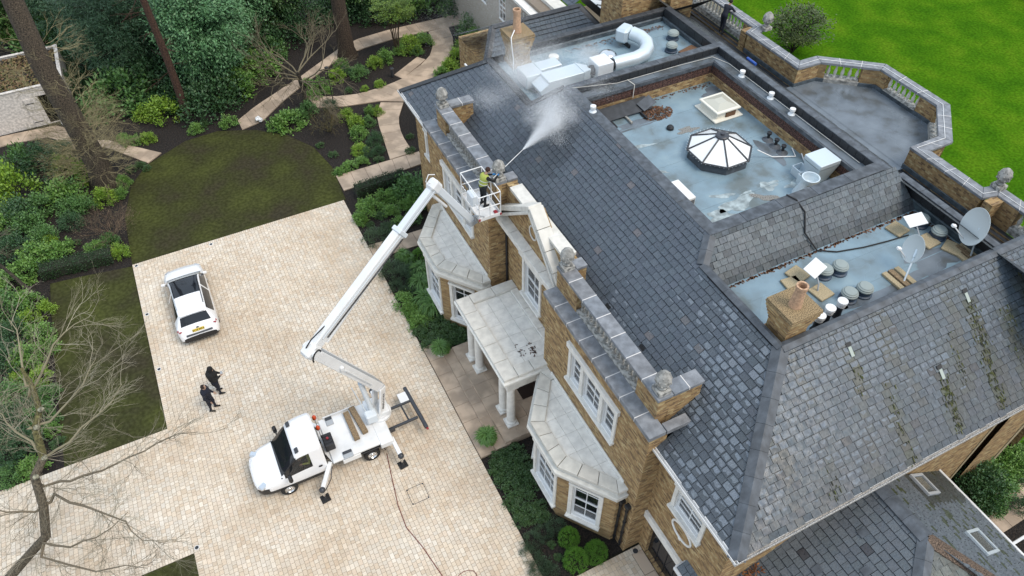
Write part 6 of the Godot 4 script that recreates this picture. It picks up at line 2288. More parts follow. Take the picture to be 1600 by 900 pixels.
	nk.slab(PackedVector2Array([Vector2(0.12, zc - 1.0), Vector2(0.5, zc - 1.08), Vector2(0.5, zc + 1.0), Vector2(0.3, zc + 1.08), Vector2(0.12, zc + 0.5)]), Vector3(0, 0.98, 0), Vector3.RIGHT, Vector3.BACK, Vector3.UP, 0.05, 0.006, true)
	put(nk, "front_plate", M.white_paint, v)
	for q in [[0.72, -0.9, 0.3, 0.5, "hatch"], [0.94, 1.0, 0.4, 0.34, "hatch"]]:
		var h := MB.new()
		h.cb(pos.call(q[0], q[1], 1.11), Vector3(q[2], 0.06, q[3]), 0.015)
		put(h, "hatch", M.grey_paint, v)
		var h3 := MB.new()
		h3.cb(pos.call(q[0], q[1] - 0.1, 1.15), Vector3(q[2] * 0.9, 0.03, q[3] * 0.4), 0.01)
		put(h3, "hatch_lid", M.dark_paint, v)
	var bx := MB.new()
	bx.cb(pos.call(0.4, 0.22, 1.3), Vector3(0.4, 0.42, 0.62), 0.03)
	for k in 3:
		bx.cb(pos.call(0.4, 0.05 + k * 0.17, 1.52), Vector3(0.34, 0.03, 0.04), 0.008)
	put(bx, "control_box", M.black_plastic, v)
	var rbn := MB.new()
	rbn.lathe([Vector2(0.05, 0), Vector2(0.06, 0.03), Vector2(0.05, 0.06), Vector2(0.0, 0.065)], 10, pos.call(0.4, 0.2, 1.53))
	put(rbn, "stop_button", M.red, v)
	for a in [-0.8, -0.26]:
		var be := MB.new()
		be.tube([pos.call(0.2, a, 1.05), pos.call(0.2, a, 1.72)], 0.02, -1, 6)
		be.lathe([Vector2(0.08, 1.72), Vector2(0.085, 1.76)], 12, pos.call(0.2, a, 0.0))
		put(be, "beacon_post", M.grey_paint, v)
		var bl := MB.new()
		bl.lathe([Vector2(0.085, 1.76), Vector2(0.085, 1.86), Vector2(0.06, 1.92), Vector2(0.0, 1.94)], 14, pos.call(0.2, a, 0.0))
		put(bl, "beacon", M.amber, v)
	# outriggers
	for q in [[0.2, 1.08, -0.46, 1.84], [0.2, -1.08, -0.46, -1.84], [2.8, 1.1, 2.87, 1.80], [2.8, -1.1, 2.87, -1.80]]:
		var ou := part("outrigger", v)
		var arm := MB.new()
		box_beam(arm, pos.call(q[0], q[1] * 0.85, 0.92), pos.call(lerpf(q[0], q[2], 0.9), lerpf(q[1], q[3], 0.9), 0.72), 0.17, 0.2)
		put(arm, "arm", M.white_paint, ou)
		var cap := MB.new()
		cap.ball(pos.call(q[2], q[3], 0.72), Vector3(0.13, 0.13, 0.13), 12, 8)
		cap.tube([pos.call(q[0], q[1], 0.86), pos.call(lerpf(q[0], q[2], 0.5) + 0.12, lerpf(q[1], q[3], 0.5), 0.6), pos.call(q[2] + 0.12, q[3], 0.6)], 0.02, -1, 6)
		put(cap, "ram_cap", M.dark_paint, ou)
		var leg := MB.new()
		leg.tube([pos.call(q[2], q[3], 0.75), pos.call(q[2], q[3], 0.12)], 0.05, -1, 10)
		put(leg, "leg", M.chrome, ou)
		var pad := MB.new()
		pad.cb(pos.call(q[2], q[3], 0.03), Vector3(0.36, 0.06, 0.36), 0.015, Basis(Vector3.UP, 0.1))
		pad.lathe([Vector2(0.12, 0.06), Vector2(0.08, 0.12), Vector2(0.0, 0.13)], 12, pos.call(q[2], q[3], 0.0))
		put(pad, "foot_pad", M.rubber, ou)
	# folding rear light frame
	var fr := part("rear_frame", v)
	var f1 := MB.new()
	box_beam(f1, pos.call(2.8, -0.62, 0.6), pos.call(4.2, -0.66, 0.6), 0.11, 0.11)
	box_beam(f1, pos.call(2.8, 0.32, 0.6), pos.call(4.2, 0.28, 0.6), 0.11, 0.11)
	box_beam(f1, pos.call(3.75, -0.62, 0.6), pos.call(3.8, 0.3, 0.6), 0.07, 0.08)
	put(f1, "frame_arms", M.dark_paint, fr)
	var f2 := MB.new()
	box_beam(f2, pos.call(4.22, -1.4, 0.62), pos.call(4.34, 0.95, 0.62), 0.16, 0.14)
	put(f2, "bumper_bar", M.dark_paint, fr)
	var f3 := MB.new()
	f3.cb(pos.call(4.36, 0.93, 0.56), Vector3(0.1, 0.12, 0.14), 0.02)
	f3.cb(pos.call(4.25, -1.36, 0.56), Vector3(0.1, 0.12, 0.14), 0.02)
	put(f3, "tail_lights", M.red, fr)
	var f4 := MB.new()
	f4.cb(pos.call(3.98, -0.92, 0.66), Vector3(0.4, 0.03, 0.5), 0.01)
	put(f4, "white_board", M.white_paint, fr)
	# turret
	var tb := Vector3(2.95, 0, -18.75)
	var tu := part("turret", v)
	var t1 := MB.new()
	t1.lathe([Vector2(0.5, 1.1), Vector2(0.5, 1.22), Vector2(0.42, 1.24), Vector2(0.42, 1.32), Vector2(0.0, 1.32)], 20, Vector3(2.75, g, -18.5))
	t1.cb(Vector3(2.75, 1.45, -18.5), Vector3(0.8, 0.3, 0.75), 0.04)
	put(t1, "slew_ring", M.white_paint, tu)
	var dirh := Vector3(5.3, 0, -1.8).normalized()
	var sideh := dirh.cross(Vector3.UP)
	var t2 := MB.new()
	for s in [-0.24, 0.24]:
		box_beam(t2, Vector3(2.72, 1.5, -18.45) + sideh * s, Vector3(3.02, 2.75, -18.72) + sideh * s, 0.09, 0.42, 0.03)
	put(t2, "turret_cheeks", M.white_paint, tu)
	var t4 := MB.new()
	t4.cb(Vector3(2.35, 1.5, -18.25), Vector3(0.5, 0.5, 0.4), 0.05)
	t4.tube([Vector3(2.35, 1.35, -18.3), Vector3(2.2, 1.7, -18.45), Vector3(1.9, 3.6, -18.4)], 0.025, -1, 6)
	put(t4, "valve_block", M.light_grey_paint, tu)
	# lower boom: from the turret up and back to the knuckle
	var kn := Vector3(0.87, 7.0, -18.05)
	var lo := part("lower_boom", v)
	var b0 := Vector3(3.05, 2.55, -18.78)
	var l1 := MB.new()
	box_beam(l1, b0, kn + Vector3(0.05, -0.1, 0), 0.5, 0.36, 0.05)
	put(l1, "boom_tube", M.grey_paint, lo)
	var l2 := MB.new()
	for s in [-0.275, 0.275]:
		box_beam(l2, b0.lerp(kn, 0.05) + sideh * s, b0.lerp(kn, 0.97) + sideh * s, 0.05, 0.40, 0.02)
	put(l2, "boom_flange", M.white_paint, lo)
	var l3 := MB.new()
	l3.tube([Vector3(2.45, 1.7, -18.45), b0.lerp(kn, 0.28) + Vector3(-0.15, -0.25, 0.05)], 0.11, -1, 12)
	put(l3, "lift_ram", M.light_grey_paint, lo)
	var l4 := MB.new()
	l4.tube([b0.lerp(kn, 0.22) + sideh * 0.34, b0.lerp(kn, 0.62) + sideh * 0.34], 0.05, -1, 8)
	l4.cb(b0.lerp(kn, 0.66) + sideh * 0.34, Vector3(0.16, 0.18, 0.12), 0.02)
	put(l4, "levelling_rod", M.white_paint, lo)
	# knuckle and upper boom
	var top := Vector3(6.72, 10.85, -20.02)
	var kb := MB.new()
	var dU := (top - kn).normalized()
	var uU := sideh.cross(dU)
	kb.cb(kn + uU * 0.02, Vector3(0.62, 0.5, 0.5), 0.1, Basis(dU, uU, sideh))
	kb.tube([kn - sideh * 0.32, kn + sideh * 0.32], 0.16, -1, 16)
	put(kb, "knuckle", M.white_paint, v)
	var kh := MB.new()
	var pts := []
	for k in 9:
		var a := PI * 1.1 * k / 8.0
		pts.append(kn + sideh * 0.34 + dU * (cos(a) * 0.22) + Vector3.UP * (sin(a) * 0.22 - 0.05))
	kh.tube(pts, 0.03, -1, 6)
	kh.tube([kn + uU * 0.3, kn + uU * 0.35 + dU * 0.35, kn + uU * 0.2 + dU * 1.0], 0.025, -1, 6)
	put(kh, "hose", M.rubber, v)
	var up := part("upper_boom", v)
	var u1 := MB.new()
	box_beam(u1, kn, kn.lerp(top, 0.72), 0.34, 0.42, 0.04)
	put(u1, "outer_tube", M.white_paint, up)
	var u2 := MB.new()
	box_beam(u2, kn.lerp(top, 0.4), top, 0.26, 0.32, 0.03)
	put(u2, "inner_tube", M.light_grey_paint, up)
	var u3 := MB.new()
	u3.tube([kn + dU * 0.5 - uU * 0.42, kn + dU * 3.0 - uU * 0.30], 0.085, -1, 12)
	u3.tube([kn + dU * 2.9 - uU * 0.30, kn + dU * 3.7 - uU * 0.24], 0.045, -1, 10)
	put(u3, "boom_ram", M.white_paint, up)
	var u4 := MB.new()
	u4.cb(kn.lerp(top, 0.72), Vector3(0.18, 0.5, 0.44), 0.03, Basis(dU, uU, sideh))
	u4.cb(kn.lerp(top, 0.50) - uU * 0.26, Vector3(0.5, 0.14, 0.2), 0.02, Basis(dU, uU, sideh))
	u4.tube([kn + dU * 0.6 + sideh * 0.2 + uU * 0.1, top + sideh * 0.17], 0.02, -1, 6)
	put(u4, "collar", M.light_grey_paint, up)
	var u6 := MB.new()
	for q in [0.06, 0.11]:
		u6.tube([kn + dU * 0.7 + sideh * 0.19 - uU * q, kn.lerp(top, 0.45) + sideh * 0.2 - uU * (q + 0.03), kn.lerp(top, 0.7) + sideh * 0.24 - uU * q], 0.013, -1, 5)
	put(u6, "boom_hoses", M.rubber, up)
	var u5 := MB.new()
	u5.tube([top + uU * 0.15, top + uU * 0.5 - dU * 0.1, top + uU * 0.62 + dU * 0.15, top + uU * 0.35 + dU * 0.3], 0.02, -1, 6)
	put(u5, "hose_loop", M.white_paint, up)
	# jib down to the basket
	var je := Vector3(8.3, 8.1, -20.55)
	var ji := part("jib", v)
	var dJ := (je - top).normalized()
	var uJ := sideh.cross(dJ)
	var j1 := MB.new()
	j1.cb(top, Vector3(0.5, 0.42, 0.42), 0.08, Basis(dJ, uJ, sideh))
	put(j1, "jib_head", M.white_paint, ji)
	var j2 := MB.new()
	box_beam(j2, top, je, 0.24, 0.28, 0.03)
	put(j2, "jib_tube", M.light_grey_paint, ji)
	var j3 := MB.new()
	j3.tube([top - uJ * 0.3 + dJ * 0.2, top - uJ * 0.26 + dJ * 1.3], 0.06, -1, 10)
	put(j3, "jib_ram", M.white_paint, ji)
	var j4 := MB.new()
	j4.cb(je, Vector3(0.4, 0.3, 0.3), 0.04, Basis(dirh, Vector3.UP, sideh))
	j4.tube([je + Vector3(0.1, 0.15, 0.2), je + Vector3(0.0, 0.5, 0.3), je + Vector3(0.3, 0.5, 0.5), je + Vector3(0.4, 0.2, 0.35)], 0.035, -1, 6)
	put(j4, "rotator", M.grey_paint, ji)
	# basket
	var ba := part("basket", v)
	var bx0 := 8.42
	var bx1 := 9.32
	var bz0 := -21.75
	var bz1 := -20.05
	var by := 8.4
	var fl := MB.new()
	fl.cb(Vector3((bx0 + bx1) * 0.5, by, (bz0 + bz1) * 0.5), Vector3(bx1 - bx0, 0.05, bz1 - bz0), 0.01)
	for q in [[bx0, bz0, bx1, bz0], [bx1, bz0, bx1, bz1], [bx1, bz1, bx0, bz1], [bx0, bz1, bx0, bz0]]:
		box_beam(fl, Vector3(q[0], by + 0.08, q[1]), Vector3(q[2], by + 0.08, q[3]), 0.02, 0.15, 0.004)
	put(fl, "basket_floor", M.white_paint, ba)
	var ra := MB.new()
	for y in [by + 0.6, by + 1.18]:
		for q in [[bx0, bz0, bx1, bz0], [bx1, bz0, bx1, bz1], [bx1, bz1, bx0, bz1], [bx0, bz1, bx0, bz0]]:
			ra.tube([Vector3(q[0], y, q[1]), Vector3(q[2], y, q[3])], 0.022, -1, 8)
	for q in [[bx0, bz0], [bx1, bz0], [bx1, bz1], [bx0, bz1], [bx0, -20.9], [bx1, -20.9], [8.87, bz1]]:
		ra.tube([Vector3(q[0], by, q[1]), Vector3(q[0], by + 1.18, q[1])], 0.022, -1, 8)
	put(ra, "guard_rails", M.white_paint, ba)
	for k in 4:
		var rl := MB.new()
		rl.tube([Vector3(bx0, by + 0.6, bz0 + 0.1 + k * 0.2), Vector3(bx0, by + 1.18, bz0 + 0.1 + k * 0.2)], 0.014, -1, 6)
		put(rl, "rail_bar", M.dark_paint, ba)
	var cbx := MB.new()
	cbx.cb(Vector3(bx0 - 0.02, by + 0.75, -20.65), Vector3(0.24, 0.5, 0.5), 0.03)
	put(cbx, "control_console", M.light_grey_paint, ba)
	var rp := MB.new()
	rp.cb(Vector3(bx1 - 0.12, by + 0.05, bz1 - 0.2), Vector3(0.16, 0.06, 0.22), 0.03)
	for q in [[bx0, bz1], [bx1, bz1]]:
		rp.cb(Vector3(q[0], by + 0.08, q[1]), Vector3(0.07, 0.12, 0.07), 0.015)
	put(rp, "red_reflector", M.red, ba)
	# maker's lettering on the turret cheek
	var cd := (Vector3(3.02, 2.75, -18.72) - Vector3(2.72, 1.5, -18.45)).normalized()
	var cn := sideh
	lettering(v, "MULTITEL", (Vector3(2.87, 2.1, -18.58) + sideh * 0.292), Basis(cd, cn.cross(cd).normalized(), cn), 0.13)
	# timbers lying on the platform
	for q in [[1.48, -18.38, 0.02, "left"], [1.83, -18.52, 0.1, "right"]]:
		var tm := MB.new()
		tm.cb(Vector3(q[0], 1.21, q[1]), Vector3(0.24, 0.18, 1.45), 0.015, Basis(Vector3.UP, q[2]))
		tag(put(tm, "timber_sleeper", M.timber), "brown timber sleeper on the lift truck's white deck, %s" % ("the one nearer the cab" if q[3] == "left" else "the one nearer the turret"), "timber", "timber sleepers on the deck")

# ---------------------------------------------------------------- people
# One skin over tapered bones: distances to the bones are joined smoothly on a grid and meshed with one vertex per crossed cell.
# bone = [from, to, radius at from, radius at to, colour]
func body_mesh(bones: Array, cell: float, blend: float) -> MB:
	var lo := Vector3(1e9, 1e9, 1e9)
	var hi := -lo
	for b in bones:
		var m: float = maxf(b[2], b[3]) + cell * 3.0
		for e in [b[0], b[1]]:
			lo = lo.min(e - Vector3(m, m, m))
			hi = hi.max(e + Vector3(m, m, m))
	var nx := int((hi.x - lo.x) / cell) + 2
	var ny := int((hi.y - lo.y) / cell) + 2
	var nz := int((hi.z - lo.z) / cell) + 2
	var f := PackedFloat32Array()
	f.resize(nx * ny * nz)
	f.fill(1.0)
	var near := PackedFloat32Array()
	near.resize(nx * ny * nz)
	near.fill(1.0)
	var own := PackedInt32Array()
	own.resize(nx * ny * nz)
	for bi in bones.size():
		var b: Array = bones[bi]
		var a: Vector3 = b[0]
		var ab: Vector3 = b[1] - a
		var l2 := maxf(ab.length_squared(), 1e-9)
		var ra: float = b[2]
		var rb: float = b[3]
		var m := maxf(ra, rb) + blend + cell * 2.0
		var p0: Vector3 = ((a.min(b[1]) - Vector3(m, m, m)) - lo) / cell
		var p1: Vector3 = ((a.max(b[1]) + Vector3(m, m, m)) - lo) / cell
		for iz in range(maxi(0, int(p0.z)), mini(nz, int(p1.z) + 1)):
			for iy in range(maxi(0, int(p0.y)), mini(ny, int(p1.y) + 1)):
				var row := (iz * ny + iy) * nx
				for ix in range(maxi(0, int(p0.x)), mini(nx, int(p1.x) + 1)):
					var pa := lo + Vector3(ix, iy, iz) * cell - a
					var t := clampf(pa.dot(ab) / l2, 0.0, 1.0)
					var d := (pa - ab * t).length() - lerpf(ra, rb, t)
					var k := row + ix
					if d < near[k]:
						near[k] = d
						own[k] = bi
					var h := maxf(blend - absf(f[k] - d), 0.0) / blend
					f[k] = minf(f[k], d) - h * h * blend * 0.25
	var mb := MB.new()
	var at := {}
	var st := [0, 1, nx, nx + 1, nx * ny, nx * ny + 1, nx * ny + nx, nx * ny + nx + 1]
	var off := [Vector3(0, 0, 0), Vector3(1, 0, 0), Vector3(0, 1, 0), Vector3(1, 1, 0), Vector3(0, 0, 1), Vector3(1, 0, 1), Vector3(0, 1, 1), Vector3(1, 1, 1)]
	var edges := [[0, 1], [2, 3], [4, 5], [6, 7], [0, 2], [1, 3], [4, 6], [5, 7], [0, 4], [1, 5], [2, 6], [3, 7]]
	for iz in nz - 1:
		for iy in ny - 1:
			for ix in nx - 1:
				var k := (iz * ny + iy) * nx + ix
				var ins := 0
				for e in 8:
					if f[k + st[e]] < 0.0: ins += 1
				if ins == 0 or ins == 8:
					continue
				var s := Vector3.ZERO
				var n := 0
				for e in edges:
					var fa := f[k + st[e[0]]]
					var fb := f[k + st[e[1]]]
					if (fa < 0.0) != (fb < 0.0):
						s += off[e[0]].lerp(off[e[1]], fa / (fa - fb))
						n += 1
				at[k] = mb.v.size()
				mb.v.append(lo + (Vector3(ix, iy, iz) + s / n) * cell)
				mb.n.append(Vector3(f[k + 1] - f[k], f[k + nx] - f[k], f[k + nx * ny] - f[k]).normalized())
				mb.c.append(bones[own[k]][4])
	for k in at:
		var ix: int = k % nx
		var iy: int = (k / nx) % ny
		var iz: int = k / (nx * ny)
		if ix == 0 or iy == 0 or iz == 0:
			continue
		for ax in 3:
			var d: int = [1, nx, nx * ny][ax]
			var u: int = [nx, nx * ny, 1][ax]
			var w: int = [nx * ny, 1, nx][ax]
			var i0 := f[k] < 0.0
			var i1 := f[k + d] < 0.0
			if i0 == i1:
				continue
			var a: int = at[k]
			var b: int = at[k - u]
			var c: int = at[k - u - w]
			var e: int = at[k - w]
			if i0:
				mb.ix.append_array(PackedInt32Array([a, c, b, a, e, c]))
			else:
				mb.ix.append_array(PackedInt32Array([a, b, c, a, c, e]))
	return mb

# fingers: short bent chains rooted in the palm, and a thumb from its side
func hand(mb: MB, wrist: Vector3, dir: Vector3, palm: Vector3, col: Color) -> void:
	mb.col = col
	dir = dir.normalized()
	var side := dir.cross(palm).normalized()
	var b := Basis(side, dir, side.cross(dir))
	mb.ball(wrist + dir * 0.05, Vector3(0.04, 0.055, 0.02), 8, 6, b)
	for k in 4:
		var o := wrist + dir * 0.09 + side * (0.03 - k * 0.02)
		var l: float = [0.065, 0.075, 0.07, 0.055][k]
		mb.tube([o, o + dir * l * 0.5 + palm * 0.01, o + dir * l * 0.75 + palm * l * 0.5], 0.0095, 0.007, 5)
	mb.tube([wrist + dir * 0.03 + side * 0.03, wrist + dir * 0.06 + side * 0.06 + palm * 0.01, wrist + dir * 0.09 + side * 0.062 + palm * 0.025], 0.011, 0.008, 5)

# pose: joints in the person's own axes, facing +z; arms are [elbow, wrist] for each side; yaw turns the person
func person(called: String, label: String, at: Vector3, yaw: float, p: Dictionary) -> Node3D:
	var t := thing(called, label, "person", at)
	t.rotation.y = yaw
	var top: Color = p.top
	var low: Color = p.low
	var skin_c := C(0.52, 0.33, 0.24)
	var shoe := C(0.012, 0.012, 0.013)
	var k: float = p.get("tall", 1.76) / 1.76
	var lean: float = p.get("lean", 0.0)
	var L := func(v: Vector3) -> Vector3:
		# lean the upper body forward at the hips
		if v.y > 0.95:
			var d := v - Vector3(0, 0.95, 0)
			v = Vector3(0, 0.95, 0) + Basis(Vector3(1, 0, 0), lean) * d
		return v * k
	var bk: float = p.get("bulk", 1.0)
	var bones := []
	var sx: float = p.get("stance", 0.11)
	for s in [-1.0, 1.0]:
		var fz: float = p.get("step", 0.0) * s
		if p.get("sit", false):
			bones.append([L.call(Vector3(0.09 * s, 0.90, 0)), L.call(Vector3(0.13 * s, 0.93, 0.42)), 0.098, 0.068, low])
			bones.append([L.call(Vector3(0.13 * s, 0.93, 0.42)), L.call(Vector3(0.13 * s, 0.52, 0.48)), 0.066, 0.046, low])
			bones.append([L.call(Vector3(0.13 * s, 0.49, 0.45)), L.call(Vector3(0.13 * s, 0.48, 0.64)), 0.05, 0.036, shoe])
			continue
		bones.append([L.call(Vector3(0.09 * s, 0.90, 0)), L.call(Vector3(sx * s, 0.50, 0.02 + fz * 0.6)), 0.098 * bk, 0.068 * bk, low])
		bones.append([L.call(Vector3(sx * s, 0.50, 0.02 + fz * 0.6)), L.call(Vector3((sx + 0.01) * s, 0.10, fz)), 0.066, 0.046, low])
		bones.append([L.call(Vector3((sx + 0.01) * s, 0.055, fz - 0.04)), L.call(Vector3((sx + 0.03) * s, 0.042, fz + 0.17)), 0.05, 0.036, shoe])
	bones.append([L.call(Vector3(-0.06, 0.96, 0)), L.call(Vector3(0.06, 0.96, 0)), 0.13, 0.13, low if not p.get("coat", false) else top])
	if p.get("coat", false):
		bones.append([L.call(Vector3(-0.07, 0.78, 0)), L.call(Vector3(0.07, 0.78, 0)), 0.155, 0.155, top])
	bones.append([L.call(Vector3(0, 1.02, 0)), L.call(Vector3(0, 1.3, 0)), 0.145 * bk, 0.16 * bk, top])
	bones.append([L.call(Vector3(-0.11, 1.36, 0)), L.call(Vector3(0.11, 1.36, 0)), 0.115 * bk, 0.115 * bk, top])
	bones.append([L.call(Vector3(0, 1.42, 0)), L.call(Vector3(0, 1.56, 0.02)), 0.06, 0.055, skin_c if not p.get("hood", false) else top])
	var hd: Vector3 = L.call(Vector3(0, 1.64, 0.03)) + p.get("head", Vector3.ZERO)
	var face: Vector3 = p.get("face", Vector3(0, -0.1, 1)).normalized()
	bones.append([hd + Vector3(0, 0.03, 0), hd - Vector3(0, 0.05, 0) + face * 0.02, 0.092, 0.07, skin_c])
	bones.append([hd + face * 0.09, hd + face * 0.105 - Vector3(0, 0.02, 0), 0.018, 0.016, skin_c])
	var hands := []
	for i in 2:
		var s := -1.0 if i == 0 else 1.0
		var sh: Vector3 = L.call(Vector3(0.19 * s, 1.40, 0))
		var el: Vector3 = p.arms[i][0] * k
		var wr: Vector3 = p.arms[i][1] * k
		bones.append([sh, el, 0.066 * bk, 0.05 * bk, p.get("sleeve", top)])
		bones.append([el, wr, 0.05 * bk, 0.035 * bk, p.get("sleeve", top)])
		hands.append([wr, wr - el])
	var mb := body_mesh(bones, 0.022, 0.04)
	for h in hands:
		hand(mb, h[0], h[1], Vector3(0, -1, 0.3).normalized(), p.get("glove", skin_c))
	# face: eyes, brows, mouth, ears
	var sd := Vector3.UP.cross(face).normalized()
	var uf := face.cross(sd)
	for s in [-1.0, 1.0]:
		mb.col = C(0.6, 0.6, 0.58)
		mb.ball(hd + face * 0.082 + sd * 0.033 * s + uf * 0.012, Vector3(0.013, 0.008, 0.008), 6, 4)
		mb.col = C(0.03, 0.02, 0.015)
		mb.ball(hd + face * 0.089 + sd * 0.033 * s + uf * 0.012, Vector3(0.006, 0.006, 0.004), 6, 4)
		mb.col = skin_c
		mb.ball(hd + sd * 0.092 * s - face * 0.005, Vector3(0.014, 0.03, 0.02), 6, 4)
	mb.col = C(0.30, 0.12, 0.10)
	mb.ball(hd + face * 0.078 - uf * 0.055, Vector3(0.024, 0.006, 0.01), 6, 4)
	put(mb, "body", M.cloth, t, true)
	var hm := MB.new()
	hm.col = p.hair
	if p.get("hood", false):
		hm.ball(hd - face * 0.012 + Vector3(0, 0.02, 0), Vector3(0.122, 0.135, 0.125), 14, 10)
		hm.ball(hd - face * 0.05 - Vector3(0, 0.10, 0), Vector3(0.125, 0.08, 0.11), 12, 8)
		put(hm, "hood", M.cloth, t, true)
	else:
		hm.ball(hd - face * 0.022 + uf * 0.03, Vector3(0.104, 0.098, 0.105), 14, 10)
		put(hm, "hair", M.cloth, t, true)
	if p.has("vest"):
		var vm := body_mesh([[L.call(Vector3(0, 1.03, 0)), L.call(Vector3(0, 1.3, 0)), 0.163, 0.178, p.vest], [L.call(Vector3(-0.10, 1.36, 0)), L.call(Vector3(0.10, 1.36, 0)), 0.13, 0.13, p.vest]], 0.024, 0.05)
		put(vm, "safety_vest", M.cloth, t, true)
		var sm := MB.new()
		sm.col = C(0.6, 0.62, 0.62)
		for y in [1.08, 1.22]:
			var ring := []
			for q in 17:
				var a := TAU * q / 16.0
				ring.append(L.call(Vector3(cos(a) * 0.178, y, sin(a) * 0.178)))
			sm.tube(ring, 0.018, -1, 5, false)
		put(sm, "reflective_bands", M.cloth, t, true)
	return t

func build_people() -> void:
	var black := C(0.012, 0.012, 0.014)
	var navy := C(0.012, 0.016, 0.035)
	person("person", "person in navy jacket and dark trousers standing nearer the lawn corner on the drive", Vector3(-3.62, 0.03, -22.75), PI * 0.5 - 0.35, {
		"top": navy, "low": navy, "hair": C(0.03, 0.018, 0.012), "tall": 1.76, "step": 0.08, "bulk": 1.28,
		"face": Vector3(0.1, -0.1, 1), "arms": [[Vector3(-0.27, 1.12, -0.02), Vector3(-0.25, 0.88, 0.12)], [Vector3(0.27, 1.12, 0.0), Vector3(0.20, 0.98, 0.2)]]})
	var p2 := person("person", "person in black hooded coat looking down at a hand controller on the drive", Vector3(-3.2, 0.03, -23.55), PI * 0.5 - 0.1, {
		"top": black, "low": navy, "hair": black, "hood": true, "coat": true, "bulk": 1.45, "tall": 1.82, "step": -0.05, "face": Vector3(0, -0.6, 1), "head": Vector3(0, -0.02, 0.03),
		"arms": [[Vector3(-0.26, 1.12, 0.05), Vector3(-0.09, 1.13, 0.30)], [Vector3(0.26, 1.12, 0.05), Vector3(0.09, 1.13, 0.30)]]})
	var rc := thing("remote_controller", "small grey remote controller held by the person in the hooded coat", "controller", p2.position + Vector3(0.40, 1.17, -0.04))
	var rm := MB.new()
	rm.cb(rc.position, Vector3(0.1, 0.05, 0.18), 0.015)
	rm.tube([rc.position + Vector3(0.04, 0.02, -0.05), rc.position + Vector3(0.16, 0.1, -0.08)], 0.008, -1, 5)
	rm.tube([rc.position + Vector3(0.04, 0.02, 0.05), rc.position + Vector3(0.16, 0.1, 0.05)], 0.008, -1, 5)
	put(rm, "case", M.grey_paint, rc)
	# the man with the lance in the basket
	var hi := C(0.50, 0.56, 0.12)
	var man := person("person", "person in a yellow safety vest leaning over the basket rail with a pressure lance", Vector3(8.95, 8.43, -20.85), PI * 0.5 + 0.15, {
		"top": black, "low": C(0.015, 0.016, 0.02), "hair": C(0.05, 0.02, 0.012), "vest": hi, "tall": 1.78, "lean": 0.28, "face": Vector3(-0.2, -0.5, 1), "head": Vector3(0, -0.01, 0.05),
		"glove": C(0.02, 0.22, 0.55),
		"arms": [[Vector3(-0.25, 1.18, 0.36), Vector3(-0.10, 1.22, 0.62)], [Vector3(0.26, 1.16, 0.34), Vector3(0.12, 1.20, 0.52)]]})
	var h := man.position + Basis(Vector3.UP, man.rotation.y) * Vector3(-0.02, 1.21, 0.62)
	var tip := Vector3(11.05, 9.95, -21.55)
	var la := thing("pressure_lance", "long white pressure-washer lance pointed over the parapet at the slates", "lance", h)
	var lm := MB.new()
	lm.tube([h - (tip - h).normalized() * 0.45, tip], 0.016, 0.012, 8)
	put(lm, "tube", M.white_paint, la)
	var lg := MB.new()
	lg.cb(h - (tip - h).normalized() * 0.2 - Vector3(0, 0.05, 0), Vector3(0.05, 0.16, 0.05), 0.015)
	lg.tube([h - (tip - h).normalized() * 0.45, h + Vector3(-0.5, -0.4, 0.15), Vector3(8.6, 8.5, -20.6)], 0.014, -1, 6)
	put(lg, "trigger_grip", M.black_plastic, la)
	# spray and drifting mist
	var dir := Vector3(1.0, 0.12, -0.45).normalized()
	var sp := thing("spray_mist", "white water spray and drifting mist over the slates at the lance tip", "mist", tip)
	sp.set_meta("kind", "stuff")
	# droplets: thousands of specks of water, thickest in the jet
	var rr := RandomNumberGenerator.new()
	rr.seed = 8
	var places: Array[Transform3D] = []
	var sdv := dir.cross(Vector3.UP).normalized()
	var puffs: Array[Vector3] = []
	for q in 26:
		puffs.append(dir * rr.randf_range(0.7, 2.9) + Vector3(rr.randfn(0, 0.35), absf(rr.randfn(0, 0.35)) + 0.15, rr.randfn(0, 0.45)))
	for q in 170000:
		var t := pow(rr.randf(), 0.75)
		var w := 0.015 + 0.40 * pow(t, 1.1)
		var c := dir * (t * 2.1) + sdv * rr.randfn(0, w * 0.62) + Vector3.UP * (rr.randfn(0, w * 0.5) + 0.16 * t * t)
		if q > 100000:
			var cl: Vector3 = puffs[rr.randi() % puffs.size()]
			c = cl + Vector3(rr.randfn(0, 0.22), rr.randfn(0, 0.16), rr.randfn(0, 0.22)) * (0.6 + cl.length() * 0.25)
		var sz := rr.randf_range(0.0018, 0.0036)
		places.append(Transform3D(Basis().scaled(Vector3(sz, sz, sz)), c))
	drops(sp, places)
	var far := thing("drifting_mist", "thin mist drifting round the ducts and the north chimney", "mist", Vector3(14.5, 10.3, -26.0))
	far.set_meta("kind", "stuff")
	places = []
	puffs = []
	for q in 34:
		puffs.append(Vector3(rr.randfn(-0.3, 1.3), absf(rr.randfn(0.1, 0.5)), rr.randfn(0.3, 1.0)))
	for q in 14:
		puffs.append(Vector3(rr.randfn(-1.6, 0.8), absf(rr.randfn(0.2, 0.5)), rr.randfn(2.2, 0.9)))
	for q in 8:
		puffs.append(Vector3(rr.randfn(-0.8, 1.4), absf(rr.randfn(0.3, 0.8)), rr.randfn(-5.0, 1.4)))
	for q in 300000:
		var cl: Vector3 = puffs[rr.randi() % puffs.size()]
		var c := cl + Vector3(rr.randfn(0, 0.35), rr.randfn(0, 0.22), rr.randfn(0, 0.35)) * (1.0 if cl.z > -3.0 else 2.2)
		var sz := rr.randf_range(0.002, 0.0036)
		places.append(Transform3D(Basis().scaled(Vector3(sz, sz, sz)), c))
	drops(far, places)
